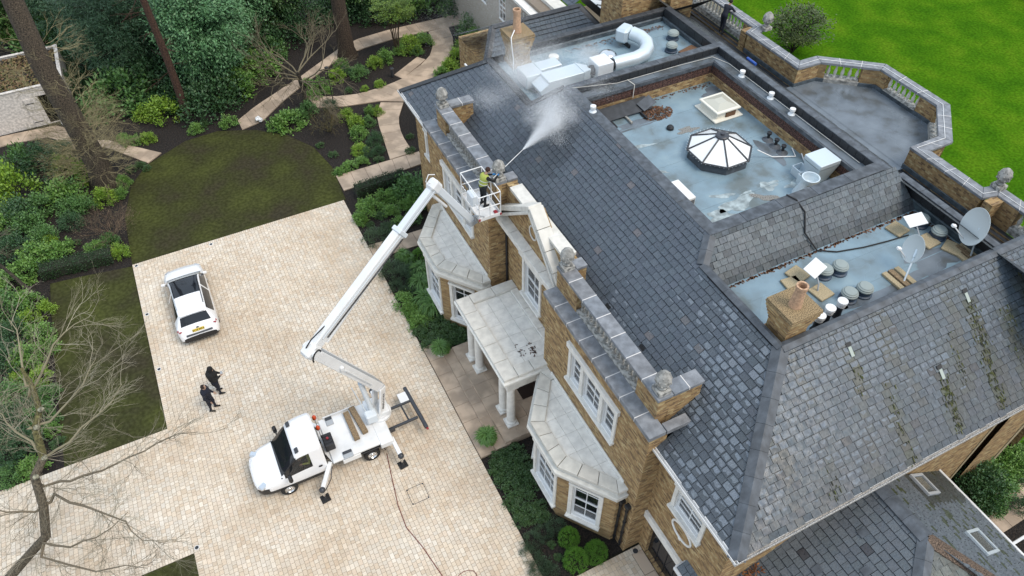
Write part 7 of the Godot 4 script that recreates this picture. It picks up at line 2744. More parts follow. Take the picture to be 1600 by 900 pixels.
	# man at the back balustrade
	person("person", "person in dark work clothes leaning on the back balustrade at the top of the picture", Vector3(25.95, 8.13, -28.0), PI * 0.5 + 0.3, {
		"top": C(0.02, 0.025, 0.04), "low": C(0.014, 0.018, 0.032), "hair": C(0.02, 0.015, 0.01), "tall": 1.78, "lean": 0.5, "step": 0.1, "face": Vector3(0, -0.4, 1),
		"arms": [[Vector3(-0.26, 1.10, 0.45), Vector3(-0.2, 1.0, 0.62)], [Vector3(0.26, 1.10, 0.45), Vector3(0.2, 1.0, 0.62)]]})
	# driver
	person("person", "person in a yellow safety jacket sitting in the lift truck's cab", Vector3(-0.45, 0.10, -17.72), -PI * 0.5, {
		"sit": true, "top": hi, "low": black, "hair": C(0.02, 0.015, 0.01), "tall": 1.7, "stance": 0.14, "face": Vector3(0, -0.1, 1),
		"arms": [[Vector3(-0.25, 1.14, 0.12), Vector3(-0.16, 1.1, 0.38)], [Vector3(0.25, 1.14, 0.12), Vector3(0.16, 1.1, 0.38)]]})

func drops(into: Node, places: Array[Transform3D]) -> void:
	var b := MB.new()
	b.ball(Vector3.ZERO, Vector3.ONE, 4, 3)
	var mm := MultiMesh.new()
	mm.transform_format = MultiMesh.TRANSFORM_3D
	mm.mesh = arr(b)
	mm.instance_count = places.size()
	for i in places.size():
		mm.set_instance_transform(i, places[i])
	var o := MultiMeshInstance3D.new()
	o.name = "droplets"
	o.multimesh = mm
	o.material_override = mat("water_specks", C(0.9, 0.92, 0.94), 0.6)
	into.add_child(o, true)
	stuff(o)

# ---------------------------------------------------------------- plants
# one bed: where it lies, then its plants as [kind, x, z, radius, height]
const BEDS := [
	["in the west garden", [["B", -10.74, -42.52, 1.40, 1.90], ["D", -9.10, -44.31, 1.50, 1.70], ["B", -8.01, -43.68, 0.80, 1.20], ["B", -6.87, -42.56, 0.75, 1.20], ["M", -8.18, -40.90, 1.30, 1.40], ["L", -9.58, -40.49, 1.00, 1.20], ["L", -10.24, -39.04, 1.00, 1.20], ["L", -9.52, -37.76, 0.80, 1.00], ["D", -10.79, -40.09, 1.30, 1.40], ["L", -8.01, -39.69, 0.80, 1.00], ["B", -6.24, -39.71, 0.60, 0.90], ["M", -5.10, -40.79, 0.45, 0.70], ["M", -5.42, -39.91, 0.40, 0.50], ["M", -10.02, -36.42, 0.90, 0.90], ["M", -8.90, -36.23, 0.80, 0.80], ["B", -9.36, -37.34, 0.50, 0.60], ["M", -10.58, -35.55, 0.90, 0.90], ["D", -11.15, -37.54, 1.10, 1.20], ["B", -6.06, -34.85, 0.55, 0.70], ["M", -7.20, -35.70, 0.50, 0.60], ["M", -11.38, -34.94, 0.90, 0.90], ["L", -7.37, -39.55, 0.70, 0.90], ["D", -8.12, -46.10, 0.70, 0.60], ["M", -11.39, -39.63, 1.00, 1.20], ["L", -6.45, -35.98, 0.50, 0.70], ["G", -8.12, -36.90, 0.30, 0.25], ["G", -8.55, -36.37, 0.25, 0.20], ["D", -8.15, -38.50, 0.70, 0.80], ["L", -10.32, -45.27, 1.00, 1.40]]],
	["left of the side lawn", [["B", -10.59, -31.77, 0.60, 0.70], ["M", -10.21, -30.55, 0.70, 0.80], ["D", -11.28, -31.01, 1.00, 1.20], ["B", -9.86, -32.28, 0.50, 0.60], ["D", -11.61, -29.39, 1.00, 1.20], ["M", -10.81, -29.19, 0.80, 0.90], ["M", -10.00, -29.62, 0.60, 0.70], ["B", -10.34, -27.92, 0.60, 0.60], ["L", -11.41, -27.06, 0.90, 1.00], ["L", -10.44, -25.52, 0.70, 0.80], ["G", -9.92, -23.98, 0.40, 0.30], ["D", -11.54, -24.21, 1.00, 1.10], ["M", -10.91, -23.10, 0.60, 0.60], ["L", -11.83, -23.10, 0.60, 0.60], ["D", -11.89, -25.61, 1.00, 1.10], ["M", -10.65, -33.15, 0.70, 0.80], ["L", -10.07, -26.72, 0.50, 0.60], ["B", -11.20, -28.31, 0.40, 0.50], ["M", -10.10, -24.75, 0.40, 0.40], ["D", -10.97, -26.16, 0.70, 0.80], ["L", -11.60, -33.03, 1.00, 1.10], ["D", -11.19, -24.50, 0.70, 0.70]]],
	["above the front lawn", [["M", -3.98, -44.95, 0.45, 0.50], ["M", -4.55, -44.94, 0.40, 0.50], ["B", -3.16, -44.83, 0.50, 0.50], ["M", -0.39, -44.41, 0.50, 0.50], ["G", 0.18, -44.81, 0.40, 0.40], ["M", 1.60, -44.17, 0.60, 0.60], ["G", 1.38, -46.36, 0.50, 0.40], ["B", -1.95, -46.89, 1.30, 1.30], ["B", -3.03, -47.33, 0.70, 0.80], ["G", -4.05, -42.36, 0.40, 0.35], ["G", -4.55, -42.20, 0.40, 0.35], ["G", -3.77, -41.84, 0.35, 0.30], ["M", -4.67, -45.59, 0.40, 0.40], ["G", 1.10, -47.00, 0.50, 0.40]]],
	["in the wood", [["L", -3.86, -49.80, 2.00, 2.20], ["D", -2.15, -49.79, 2.20, 2.40], ["L", -5.54, -49.05, 1.30, 1.60], ["D", 0.84, -46.57, 2.00, 2.20], ["D", 2.79, -45.74, 1.80, 2.20], ["D", 2.45, -48.15, 2.40, 2.60], ["D", -0.45, -50.35, 2.40, 2.80], ["D", 5.95, -49.84, 2.40, 2.60], ["D", -3.73, -53.48, 2.40, 2.80], ["D", -5.03, -57.02, 2.40, 2.80], ["M", -7.00, -60.47, 2.20, 2.60], ["M", -8.73, -62.63, 2.20, 2.60], ["D", -6.79, -52.04, 1.40, 1.80], ["M", 6.15, -47.63, 1.40, 1.60], ["M", 4.08, -46.23, 1.40, 1.60], ["D", 6.81, -51.85, 2.20, 2.60], ["D", 8.59, -51.64, 2.00, 2.40], ["L", -3.19, -48.57, 1.10, 1.20], ["D", 1.21, -52.57, 2.40, 2.80], ["D", 4.67, -52.26, 2.40, 2.80], ["D", -0.97, -55.15, 2.40, 2.80], ["L", -8.36, -59.66, 1.80, 2.00], ["D", 10.35, -52.83, 2.00, 2.40], ["M", 5.36, -47.56, 1.20, 1.30], ["D", -0.32, -48.31, 1.60, 1.80], ["L", 4.65, -48.86, 1.60, 1.80], ["M", -9.96, -61.51, 1.80, 2.00], ["D", 4.03, -56.57, 2.40, 3.00], ["D", -2.08, -59.70, 2.40, 3.00], ["L", 7.28, -49.74, 1.20, 1.40], ["D", -5.86, -54.86, 1.40, 1.60], ["D", 6.13, -55.49, 2.40, 3.00], ["L", -1.21, -47.30, 0.80, 1.00], ["D", 2.15, -51.01, 2.00, 2.40]]],
	["beside the curved path", [["M", 5.05, -42.37, 1.30, 1.10], ["M", 4.31, -42.42, 0.80, 0.90], ["L", 6.51, -43.21, 0.80, 0.90], ["F", 7.97, -43.19, 0.70, 0.60], ["B", 8.51, -41.46, 0.70, 0.80], ["M", 8.61, -39.17, 0.70, 0.90], ["B", 8.81, -40.29, 0.80, 0.90], ["L", 9.56, -40.14, 0.60, 0.80], ["B", 8.09, -37.66, 0.70, 0.70], ["D", 9.32, -38.21, 0.70, 0.90], ["M", 7.08, -36.48, 0.60, 0.50], ["M", 7.92, -36.61, 0.60, 0.50], ["M", 6.43, -36.30, 0.50, 0.45], ["B", 10.50, -41.00, 0.50, 0.70], ["G", 8.92, -36.38, 0.40, 0.30], ["D", 8.55, -37.21, 0.60, 0.70], ["L", 5.77, -42.85, 0.70, 0.80], ["G", 6.18, -39.41, 0.35, 0.30], ["G", 6.59, -38.12, 0.35, 0.30], ["D", 9.21, -37.16, 0.50, 0.60], ["M", 10.06, -41.23, 0.50, 0.70]]],
	["inside the path loop", [["M", 8.08, -45.62, 0.80, 0.90], ["M", 7.29, -44.80, 0.70, 0.70], ["B", 9.37, -46.21, 0.80, 0.90], ["L", 10.87, -45.91, 0.90, 1.00], ["G", 9.64, -44.35, 0.40, 0.40], ["B", 10.67, -44.09, 0.40, 0.40], ["B", 11.68, -44.11, 0.50, 0.50], ["M", 13.12, -47.02, 0.90, 1.00], ["B", 12.25, -46.59, 0.70, 0.80], ["B", 15.31, -47.69, 1.10, 1.20], ["M", 16.43, -47.81, 0.90, 1.10], ["M", 14.47, -47.48, 0.70, 0.80], ["M", 10.05, -47.34, 0.80, 0.90], ["M", 7.39, -46.39, 0.60, 0.60], ["M", 8.36, -44.92, 0.50, 0.50], ["D", 10.19, -46.69, 0.60, 0.70], ["L", 15.47, -46.95, 0.60, 0.60]]],
	["beyond the wood path", [["D", 14.59, -50.88, 2.00, 2.40], ["D", 13.23, -52.66, 2.00, 2.40], ["M", 17.18, -50.84, 2.00, 2.20], ["L", 18.85, -50.18, 1.80, 2.00], ["M", 20.46, -50.03, 1.80, 2.00], ["L", 20.43, -47.68, 1.30, 1.50], ["M", 19.85, -45.97, 1.00, 1.20], ["B", 18.72, -45.82, 0.80, 0.90], ["B", 17.82, -44.79, 0.80, 0.80], ["B", 16.68, -43.75, 0.70, 0.70], ["M", 15.98, -43.45, 0.60, 0.60], ["M", 20.85, -46.92, 1.10, 1.30], ["D", 20.71, -48.74, 1.40, 1.60], ["D", 16.21, -52.26, 2.00, 2.40], ["L", 16.41, -50.51, 1.40, 1.60], ["M", 20.24, -44.76, 1.00, 1.20], ["D", 11.65, -52.37, 1.80, 2.20]]],
	["at the north house corner", [["L", 9.53, -32.74, 1.10, 1.10], ["L", 9.72, -31.76, 0.80, 1.00], ["M", 7.98, -32.82, 0.60, 0.60], ["M", 7.14, -32.38, 0.60, 0.60], ["M", 6.54, -31.95, 0.60, 0.60], ["M", 6.13, -31.63, 0.50, 0.50], ["M", 7.93, -31.43, 0.50, 0.50], ["F", 6.51, -29.72, 0.80, 0.70], ["F", 7.19, -30.11, 0.60, 0.60], ["M", 7.87, -30.28, 0.50, 0.50], ["M", 9.34, -31.33, 0.60, 0.70], ["M", 8.89, -31.67, 0.50, 0.50], ["G", 7.32, -31.55, 0.40, 0.30], ["G", 11.41, -37.72, 0.30, 0.30], ["G", 10.91, -36.29, 0.40, 0.40], ["M", 8.50, -32.68, 0.50, 0.50], ["L", 8.77, -30.35, 0.50, 0.60], ["G", 6.52, -31.07, 0.30, 0.30], ["M", 6.68, -32.85, 0.40, 0.40]]],
	["between porch and north bay", [["S", 7.22, -27.72, 0.50, 0.90], ["X", 8.05, -27.40, 0.50, 0.60], ["F", 6.30, -27.18, 0.80, 0.60], ["F", 6.59, -26.47, 0.70, 0.60], ["F", 7.13, -26.51, 0.60, 0.60], ["S", 7.60, -26.43, 0.60, 0.80], ["S", 7.41, -25.51, 0.70, 0.80], ["F", 6.48, -25.38, 0.45, 0.40], ["F", 6.14, -25.95, 0.45, 0.40], ["M", 6.17, -24.82, 0.60, 0.50], ["M", 6.24, -24.21, 0.50, 0.50], ["S", 7.16, -24.37, 0.80, 0.80], ["S", 7.28, -23.84, 0.70, 0.80], ["M", 6.25, -23.33, 0.50, 0.40], ["G", 6.62, -22.76, 0.60, 0.35], ["G", 7.16, -22.44, 0.60, 0.35], ["G", 7.33, -21.91, 0.60, 0.35], ["G", 7.84, -21.70, 0.60, 0.35], ["M", 6.65, -23.49, 0.50, 0.40], ["G", 6.64, -21.99, 0.60, 0.35], ["M", 6.21, -23.81, 0.45, 0.40], ["G", 7.63, -22.38, 0.50, 0.35], ["G", 6.82, -24.10, 0.50, 0.30], ["G", 7.39, -23.00, 0.50, 0.35], ["G", 6.08, -22.65, 0.50, 0.30], ["G", 6.17, -21.81, 0.50, 0.30], ["G", 7.43, -21.53, 0.50, 0.30], ["S", 7.43, -27.35, 0.40, 0.70]]],
	["between porch and garage", [["G", 6.95, -14.42, 0.60, 0.35], ["G", 7.07, -13.70, 0.60, 0.35], ["G", 6.37, -14.38, 0.50, 0.35], ["G", 6.44, -13.38, 0.60, 0.35], ["G", 6.82, -12.88, 0.50, 0.30], ["G", 6.32, -12.51, 0.50, 0.30], ["G", 6.67, -12.03, 0.50, 0.30], ["G", 6.39, -13.88, 0.50, 0.35], ["G", 7.39, -13.77, 0.50, 0.35], ["G", 7.05, -12.21, 0.40, 0.30], ["G", 6.19, -11.97, 0.40, 0.30], ["G", 6.46, -14.87, 0.50, 0.35], ["G", 7.31, -14.24, 0.50, 0.35], ["G", 6.09, -12.84, 0.40, 0.30], ["X", 7.43, -10.47, 0.45, 0.80], ["X", 7.24, -9.59, 0.48, 0.80], ["X", 8.07, -9.53, 0.48, 0.80], ["F", 6.72, -11.15, 0.45, 0.40], ["F", 7.19, -11.09, 0.45, 0.40], ["F", 6.19, -10.95, 0.45, 0.45], ["F", 5.85, -10.56, 0.40, 0.40], ["F", 5.99, -10.05, 0.40, 0.40], ["F", 6.16, -9.70, 0.40, 0.40], ["G", 6.74, -10.62, 0.20, 0.15], ["G", 6.74, -10.06, 0.20, 0.15], ["F", 5.72, -9.79, 0.35, 0.35], ["G", 7.33, -14.87, 0.50, 0.35], ["G", 6.87, -14.86, 0.50, 0.35], ["G", 7.18, -13.24, 0.50, 0.30], ["G", 7.05, -11.77, 0.35, 0.25]]],
	["beyond the low south wing", [["M", 25.71, -5.51, 0.70, 0.60], ["M", 24.67, -5.21, 0.70, 0.60], ["M", 25.41, -4.90, 0.70, 0.60], ["L", 23.44, -4.85, 1.00, 1.20], ["D", 22.75, -4.87, 1.20, 1.60], ["D", 22.92, -5.37, 0.90, 1.40], ["M", 26.07, -5.33, 0.60, 0.60], ["M", 24.64, -4.76, 0.60, 0.50], ["L", 23.02, -4.24, 0.60, 0.80], ["G", 25.03, -4.59, 0.50, 0.40], ["D", 24.06, -3.62, 0.50, 0.60], ["M", 25.23, -5.42, 0.60, 0.60]]],
]

const ORD := ["first", "second", "third", "fourth", "fifth", "sixth", "seventh", "eighth", "ninth", "tenth", "eleventh", "twelfth", "thirteenth", "fourteenth", "fifteenth", "sixteenth", "seventeenth", "eighteenth", "nineteenth", "twentieth"]
const KIND := {
	"L": ["laurel_shrub", "leafy mid-green laurel shrub", "shrub", [0.068, 0.152, 0.046], [0.108, 0.223, 0.056]],
	"D": ["dark_shrub", "dense dark evergreen shrub", "shrub", [0.029, 0.076, 0.030], [0.054, 0.122, 0.043]],
	"B": ["bright_shrub", "bright yellow-green shrub", "shrub", [0.120, 0.240, 0.028], [0.240, 0.366, 0.037]],
	"M": ["green_shrub", "fresh green leafy plant", "shrub", [0.082, 0.193, 0.039], [0.165, 0.297, 0.059]],
	"F": ["lavender_mound", "fine-leaved grey-green mound", "shrub", [0.072, 0.122, 0.072], [0.114, 0.179, 0.103]],
	"G": ["ground_plant", "low dark green ground plant", "plant", [0.031, 0.077, 0.025], [0.070, 0.133, 0.037]],
	"X": ["clipped_ball", "clipped bright green box ball", "shrub", [0.072, 0.198, 0.020], [0.121, 0.264, 0.029]],
	"S": ["grassy_plant", "arching grassy plant", "plant", [0.063, 0.149, 0.030], [0.120, 0.239, 0.053]]}

func leaf(mb: MB, p: Vector3, d: Vector3, up: Vector3, l: float, w: float) -> void:
	var s := d.cross(up).normalized()
	var n := s.cross(d).normalized()
	if n.y < 0.0:
		n = -n
	var k := mb.v.size()
	var q := [p, p + d * l * 0.5 + s * w - n * w * 0.3, p + d * l, p + d * l * 0.5 - s * w - n * w * 0.3]
	for i in 4:
		mb.v.append(q[i])
		mb.n.append((n + s * (0.3 if i == 1 else -0.3 if i == 3 else 0.0)).normalized())
		mb.c.append(mb.col)
	if (q[1] - q[0]).cross(q[2] - q[0]).dot(n) > 0.0:
		mb.ix.append_array(PackedInt32Array([k, k + 2, k + 1, k, k + 3, k + 2]))
	else:
		mb.ix.append_array(PackedInt32Array([k, k + 1, k + 2, k, k + 2, k + 3]))

# a plant of radius 1 and height 1, leaves gathered in clumps over an uneven dome
func foliage(kind: String, sd: int, a: Array, b: Array) -> ArrayMesh:
	var r := RandomNumberGenerator.new()
	r.seed = sd
	var mb := MB.new()
	var c0 := C(a[0], a[1], a[2])
	var c1 := C(b[0], b[1], b[2])
	var clumps := 46
	var per := 34
	var size := 0.13
	var wide := 0.30
	match kind:
		"D": clumps = 70; per = 34; size = 0.09
		"X": clumps = 260; per = 22; size = 0.075
		"F": clumps = 60; per = 30; size = 0.16; wide = 0.12
		"G": clumps = 46; per = 22; size = 0.17
		"S": clumps = 9; per = 30; size = 0.8; wide = 0.03
		"M": clumps = 40; per = 32; size = 0.15
	for i in clumps:
		var az := r.randf() * TAU
		var el := asin(pow(r.randf(), 0.8))
		var rad := 0.86 + r.randf_range(-0.26, 0.12) if kind != "X" else 0.93
		var d := Vector3(cos(az) * cos(el), sin(el), sin(az) * cos(el))
		var c := d * rad
		var tone := r.randf()
		var cr := 0.22 if kind != "X" else 0.10
		if kind == "S":
			c = Vector3(cos(az), 0, sin(az)) * r.randf() * 0.3
		for k in per:
			var off := Vector3(r.randfn(), r.randfn(), r.randfn()) * cr * 0.55
			var p := c + off
			p.y = maxf(p.y, 0.02)
			var ld := (d * 0.7 + Vector3(r.randf_range(-1, 1), r.randf_range(-0.6, 0.8), r.randf_range(-1, 1))).normalized()
			if kind == "F":
				ld = (d * 0.5 + Vector3(r.randf_range(-0.4, 0.4), 0.9, r.randf_range(-0.4, 0.4))).normalized()
			mb.col = c0.lerp(c1, clampf(tone * 0.6 + r.randf() * 0.5, 0.0, 1.0)) * r.randf_range(0.75, 1.2)
			if kind == "S":
				var a2 := r.randf() * TAU
				var o := Vector3(cos(a2), 0, sin(a2))
				var h := r.randf_range(0.5, 1.0)
				var e0 := c * 0.5
				var e1 := c + o * 0.25 + Vector3(0, h * 0.75, 0)
				var e2 := c + o * 0.62 + Vector3(0, h * 0.8, 0)
				var e3 := c + o * 0.95 + Vector3(0, h * 0.45, 0)
				var sdv := Vector3(-o.z, 0, o.x) * 0.028
				mb.qo(e0 - sdv, e0 + sdv, e1 + sdv, e1 - sdv, Vector3(0, -2, 0))
				mb.qo(e1 - sdv, e1 + sdv, e2 + sdv * 0.8, e2 - sdv * 0.8, Vector3(0, -2, 0))
				mb.qo(e2 - sdv * 0.8, e2 + sdv * 0.8, e3, e3 - sdv * 0.1, Vector3(0, -2, 0))
			else:
				leaf(mb, p, ld, Vector3(r.randf_range(-1, 1), 1.2, r.randf_range(-1, 1)), size * r.randf_range(0.7, 1.3), size * wide)
	# woody core that the leaves hide
	if kind in ["L", "D", "B", "M"]:
		mb.col = C(0.02, 0.016, 0.010)
		for k in 7:
			var az := TAU * k / 7.0 + r.randf()
			mb.tube([Vector3.ZERO, Vector3(cos(az) * 0.3, 0.4, sin(az) * 0.3), Vector3(cos(az) * 0.6, 0.65, sin(az) * 0.6)], 0.025, 0.008, 4, false)
	return arr(mb)

# hedge: leaves over the faces of a long box standing along local x
func hedge(called: String, label: String, a: Vector3, b: Vector3, w: float, h: float, tone: Array) -> void:
	var o := thing(called, label, "hedge", (a + b) * 0.5)
	var mb := MB.new()
	var d := b - a
	var len := d.length()
	d /= len
	var s := d.cross(Vector3.UP)
	for k in int(len * (w + 2.0 * h) * 420.0):
		var u := rng.randf() * len
		var t := rng.randf() * (w + 2.0 * h)
		var p := a + d * u
		var n := Vector3.UP
		var bump := sin(u * 4.1) * 0.04 + sin(u * 9.7 + 1.0) * 0.03
		if t < h:
			p += s * (-w * 0.5 - bump) + Vector3.UP * t; n = -s
		elif t < h + w:
			p += s * (t - h - w * 0.5) + Vector3.UP * (h + bump)
		else:
			p += s * (w * 0.5 + bump) + Vector3.UP * (t - h - w); n = s
		mb.col = C(tone[0], tone[1], tone[2]) * rng.randf_range(0.6, 1.5)
		leaf(mb, p + Vector3(rng.randfn(), rng.randfn(), rng.randfn()) * 0.03, (n * 0.6 + Vector3(rng.randf_range(-1, 1), rng.randf_range(-0.5, 1), rng.randf_range(-1, 1))).normalized(), Vector3.UP + Vector3(rng.randfn(), 0, rng.randfn()) * 0.6, 0.075, 0.022)
	put(mb, "foliage", M.leaf, o)
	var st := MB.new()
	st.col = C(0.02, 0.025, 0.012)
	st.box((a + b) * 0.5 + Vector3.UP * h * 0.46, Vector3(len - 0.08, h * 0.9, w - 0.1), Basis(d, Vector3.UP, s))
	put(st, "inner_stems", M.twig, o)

# leafless shrub or crown: forking twigs
func twigs(mb: MB, p: Vector3, d: Vector3, len: float, r: float, depth: int, rg: RandomNumberGenerator, spread: float, lift: float, gain := 0.72) -> void:
	var n := 3
	var pts := [p]
	var q := p
	var dd := d
	for k in n:
		dd = (dd + Vector3(rg.randfn(), rg.randfn() * 0.6 + lift, rg.randfn()) * 0.16).normalized()
		q += dd * len / n
		pts.append(q)
	mb.tube(pts, r, r * 0.6, 5 if r > 0.03 else 3, false)
	if depth <= 0:
		return
	var kids := 3 if depth > 1 else 4
	for k in kids:
		var f := rg.randf_range(0.35, 1.0) if k else 1.0
		var at: Vector3 = pts[0].lerp(pts[n], f) if f < 1.0 else q
		var i := int(f * n)
		if f < 1.0:
			at = pts[i].lerp(pts[mini(i + 1, n)], f * n - i)
		var ax := Vector3(rg.randfn(), rg.randfn(), rg.randfn()).normalized()
		var nd := (dd + ax * spread).normalized()
		twigs(mb, at, nd, len * gain * rg.randf_range(0.7, 1.15), r * 0.58, depth - 1, rg, spread, lift, gain)

func bare_shrub(called: String, label: String, at: Vector3, r: float, h: float, col: Color, sd: int) -> void:
	var o := thing(called, label, "shrub", at)
	var rg := RandomNumberGenerator.new()
	rg.seed = sd
	var mb := MB.new()
	for k in 9:
		var a := TAU * k / 9.0 + rg.randf() * 0.5
		mb.col = col * rg.randf_range(0.7, 1.2)
		var e := rg.randf_range(0.35, 1.0)
		twigs(mb, at + Vector3(cos(a), 0, sin(a)) * 0.06, Vector3(cos(a) * e, 0.9, sin(a) * e).normalized(), h * 0.42, 0.022, 4, rg, 0.65, 0.05)
	put(mb, "branches", M.twig, o)
	var lv := MB.new()
	for k in 700:
		var a := rg.randf() * TAU
		var rad := sqrt(rg.randf()) * r
		lv.col = col.lerp(C(0.06, 0.08, 0.02), rg.randf() * 0.6)
		leaf(lv, at + Vector3(cos(a) * rad, h * (0.45 + 0.5 * rg.randf() * (1.0 - rad / r * 0.5)), sin(a) * rad), Vector3(rg.randfn(), rg.randfn(), rg.randfn()).normalized(), Vector3.UP, 0.06, 0.014)
	put(lv, "sparse_leaves", M.leaf, o)

func build_garden() -> void:
	var meshes := {}
	var seedn := 100
	for k in KIND:
		meshes[k] = []
		for v in 3:
			seedn += 1
			meshes[k].append(foliage(k, seedn, KIND[k][3], KIND[k][4]))
	var members := {}
	for bed in BEDS:
		for p in bed[1]:
			var info: Array = KIND[p[0]]
			var o := MeshInstance3D.new()
			o.mesh = meshes[p[0]][rng.randi() % 3]
			o.material_override = M.leaf
			o.name = numbered(info[0])
			add_child(o)
			var y := 0.0 if p[3] < 1.0 else -0.03
			var away := Vector2.ZERO
			if bed[0] == "beyond the wood path" and p[2] < -48.0: away = Vector2(0.2, -2.3)
			if bed[0] == "in the wood" and p[1] > 2.0: away = Vector2(-1.1, -1.6)
			o.position = Vector3(p[1] + away.x, y, p[2] + away.y)
			o.rotation.y = rng.randf() * TAU
			var gs := 0.8 if p[0] == "G" or bed[0] in ["beside the curved path", "inside the path loop"] else 1.0
			o.scale = Vector3(p[3], p[4], p[3]) * gs * rng.randf_range(0.94, 1.08)
			var grp := "%ss %s" % [info[0].replace("_", " "), bed[0]]
			tag(o, "%s %s" % [info[1], bed[0]], info[2], grp)
			if not members.has(grp): members[grp] = []
			members[grp].append(o)
	# tell plants of one kind in one bed apart by their order in the picture
	var view: Transform3D = (get_node("camera") as Camera3D).transform.affine_inverse()
	for grp in members:
		var m: Array = members[grp]
		if m.size() < 2: continue
		m.sort_custom(func(a, b) -> bool:
			var pa: Vector3 = view * a.position
			var pb: Vector3 = view * b.position
			return pa.x / -pa.z < pb.x / -pb.z)
		for i in m.size():
			var nth: String = "leftmost" if i == 0 else "rightmost" if i == m.size() - 1 else ("%s from the left" % (ORD[i] if i < ORD.size() else "%dth" % (i + 1)))
			m[i].set_meta("label", "%s, %s" % [m[i].get_meta("label"), nth])
	hedge("box_hedge", "clipped dark box hedge at the top corner of the side lawn", Vector3(-9.9, 0, -35.05), Vector3(-6.4, 0, -34.75), 0.75, 0.6, [0.022, 0.055, 0.016])
	hedge("box_hedge", "clipped dark box hedge against the house beside the cross path", Vector3(6.6, 0, -33.75), Vector3(9.7, 0, -33.85), 0.6, 0.75, [0.020, 0.050, 0.016])
	bare_shrub("bare_shrub", "reddish bare twiggy shrub at the edge of the front lawn", Vector3(-6.35, 0, -36.3), 1.7, 2.0, C(0.17, 0.115, 0.075), 41)
	bare_shrub("bare_shrub", "olive bare twiggy shrub in the bed beside the curved path", Vector3(7.1, 0, -40.6), 1.2, 1.7, C(0.13, 0.105, 0.045), 42)
	# round bush on the back lawn
	var rb := thing("round_bush", "large rounded evergreen bush standing on the bright back lawn", "bush", Vector3(39.3, 0, -34.9))
	var bm := foliage("D", 777, [0.045, 0.075, 0.022], [0.105, 0.145, 0.038])
	again(bm, "crown", M.leaf, rb, Transform3D(Basis().scaled(Vector3(2.1, 1.7, 2.1)), Vector3(0, 1.7, 0)))
	again(bm, "lower_crown", M.leaf, rb, Transform3D(Basis(Vector3(1, 0, 0), PI).scaled(Vector3(1.9, 0.9, 1.9)), Vector3(0, 1.9, 0)))
	var bs := MB.new()
	var rg := RandomNumberGenerator.new()
	rg.seed = 5
	bs.col = C(0.04, 0.03, 0.02)
	for k in 6:
		var a := TAU * k / 6.0
		twigs(bs, Vector3.ZERO, Vector3(cos(a) * 0.5, 1, sin(a) * 0.5).normalized(), 1.3, 0.06, 2, rg, 0.5, 0.1)
	put(bs, "stems", M.bark, rb, true)
	# two stone pots with ferns on the porch steps
	for q in [[6.55, -21.0, "nearer the north bay"], [6.45, -15.75, "nearer the garage"]]:
		var pot := thing("planter", "round stone planter with a lush green fern on the porch step, %s" % q[2], "planter", Vector3(q[0], 0.12, q[1]), "fern planters")
		var pm := MB.new()
		pm.lathe([Vector2(0.2, 0), Vector2(0.22, 0.05), Vector2(0.16, 0.09), Vector2(0.3, 0.34), Vector2(0.36, 0.36), Vector2(0.36, 0.41), Vector2(0.3, 0.41), Vector2(0.26, 0.34), Vector2(0, 0.34)], 18, Vector3(q[0], 0.12, q[1]))
		put(pm, "pot", M.stone, pot)
		again(meshes.S[0], "fern", M.leaf, pot, Transform3D(Basis(Vector3.UP, q[1]).scaled(Vector3(0.52, 0.5, 0.52)), Vector3(0, 0.34, 0)))
		again(meshes.X[1], "fern_heart", M.leaf, pot, Transform3D(Basis(Vector3.UP, q[1]).scaled(Vector3(0.42, 0.36, 0.42)), Vector3(0, 0.30, 0)))

# ---------------------------------------------------------------- trees
const LIMBS := [
	[-9.01, 4.30, -18.69, -7.98, 4.80, -18.10, -6.84, 5.20, -17.73, -5.89, 5.60, -17.54, -4.74, 6.00, -17.39, -3.46, 6.30, -16.95],
	[-8.73, 4.20, -18.29, -7.74, 4.60, -17.09, -6.92, 4.90, -16.13, -6.31, 5.00, -15.16, -5.67, 5.20, -14.37],
	[-9.87, 2.80, -17.69, -8.68, 3.40, -16.54, -7.67, 4.00, -16.11, -6.43, 4.60, -16.18],
	[-8.56, 5.20, -19.14, -7.51, 5.80, -18.91, -6.44, 6.40, -19.08, -5.34, 7.00, -19.53],
	[-8.39, 6.20, -19.78, -7.35, 6.80, -19.53, -6.39, 7.40, -19.74, -5.72, 8.00, -20.09],
	[-8.21, 7.00, -20.38, -7.16, 8.00, -20.81, -6.39, 8.60, -21.11, -5.44, 9.00, -21.04],
	[-8.80, 5.50, -19.76, -9.35, 6.00, -20.54, -9.60, 6.30, -21.03],
	[-8.09, 7.50, -20.51, -7.92, 8.20, -21.63, -8.01, 8.60, -22.56],
	[-9.52, 3.80, -18.17, -10.24, 4.20, -18.30, -10.68, 4.50, -18.62],
	[-9.97, 2.40, -17.29, -8.12, 3.00, -15.51, -6.40, 3.60, -14.50],
]
const TRUNK := [-11.60, 1.00, -17.93, -10.53, 2.00, -17.82, -9.55, 3.00, -17.61, -9.21, 3.90, -18.22, -9.07, 4.80, -18.83, -8.60, 5.20, -19.16, -8.40, 6.20, -19.70, -8.03, 6.70, -19.94, -7.94, 7.40, -20.45, -7.99, 8.00, -20.78]

func v3(a: Array) -> Array:
	var o := []
	for i in range(0, a.size(), 3):
		o.append(Vector3(a[i], a[i + 1], a[i + 2]))
	return o

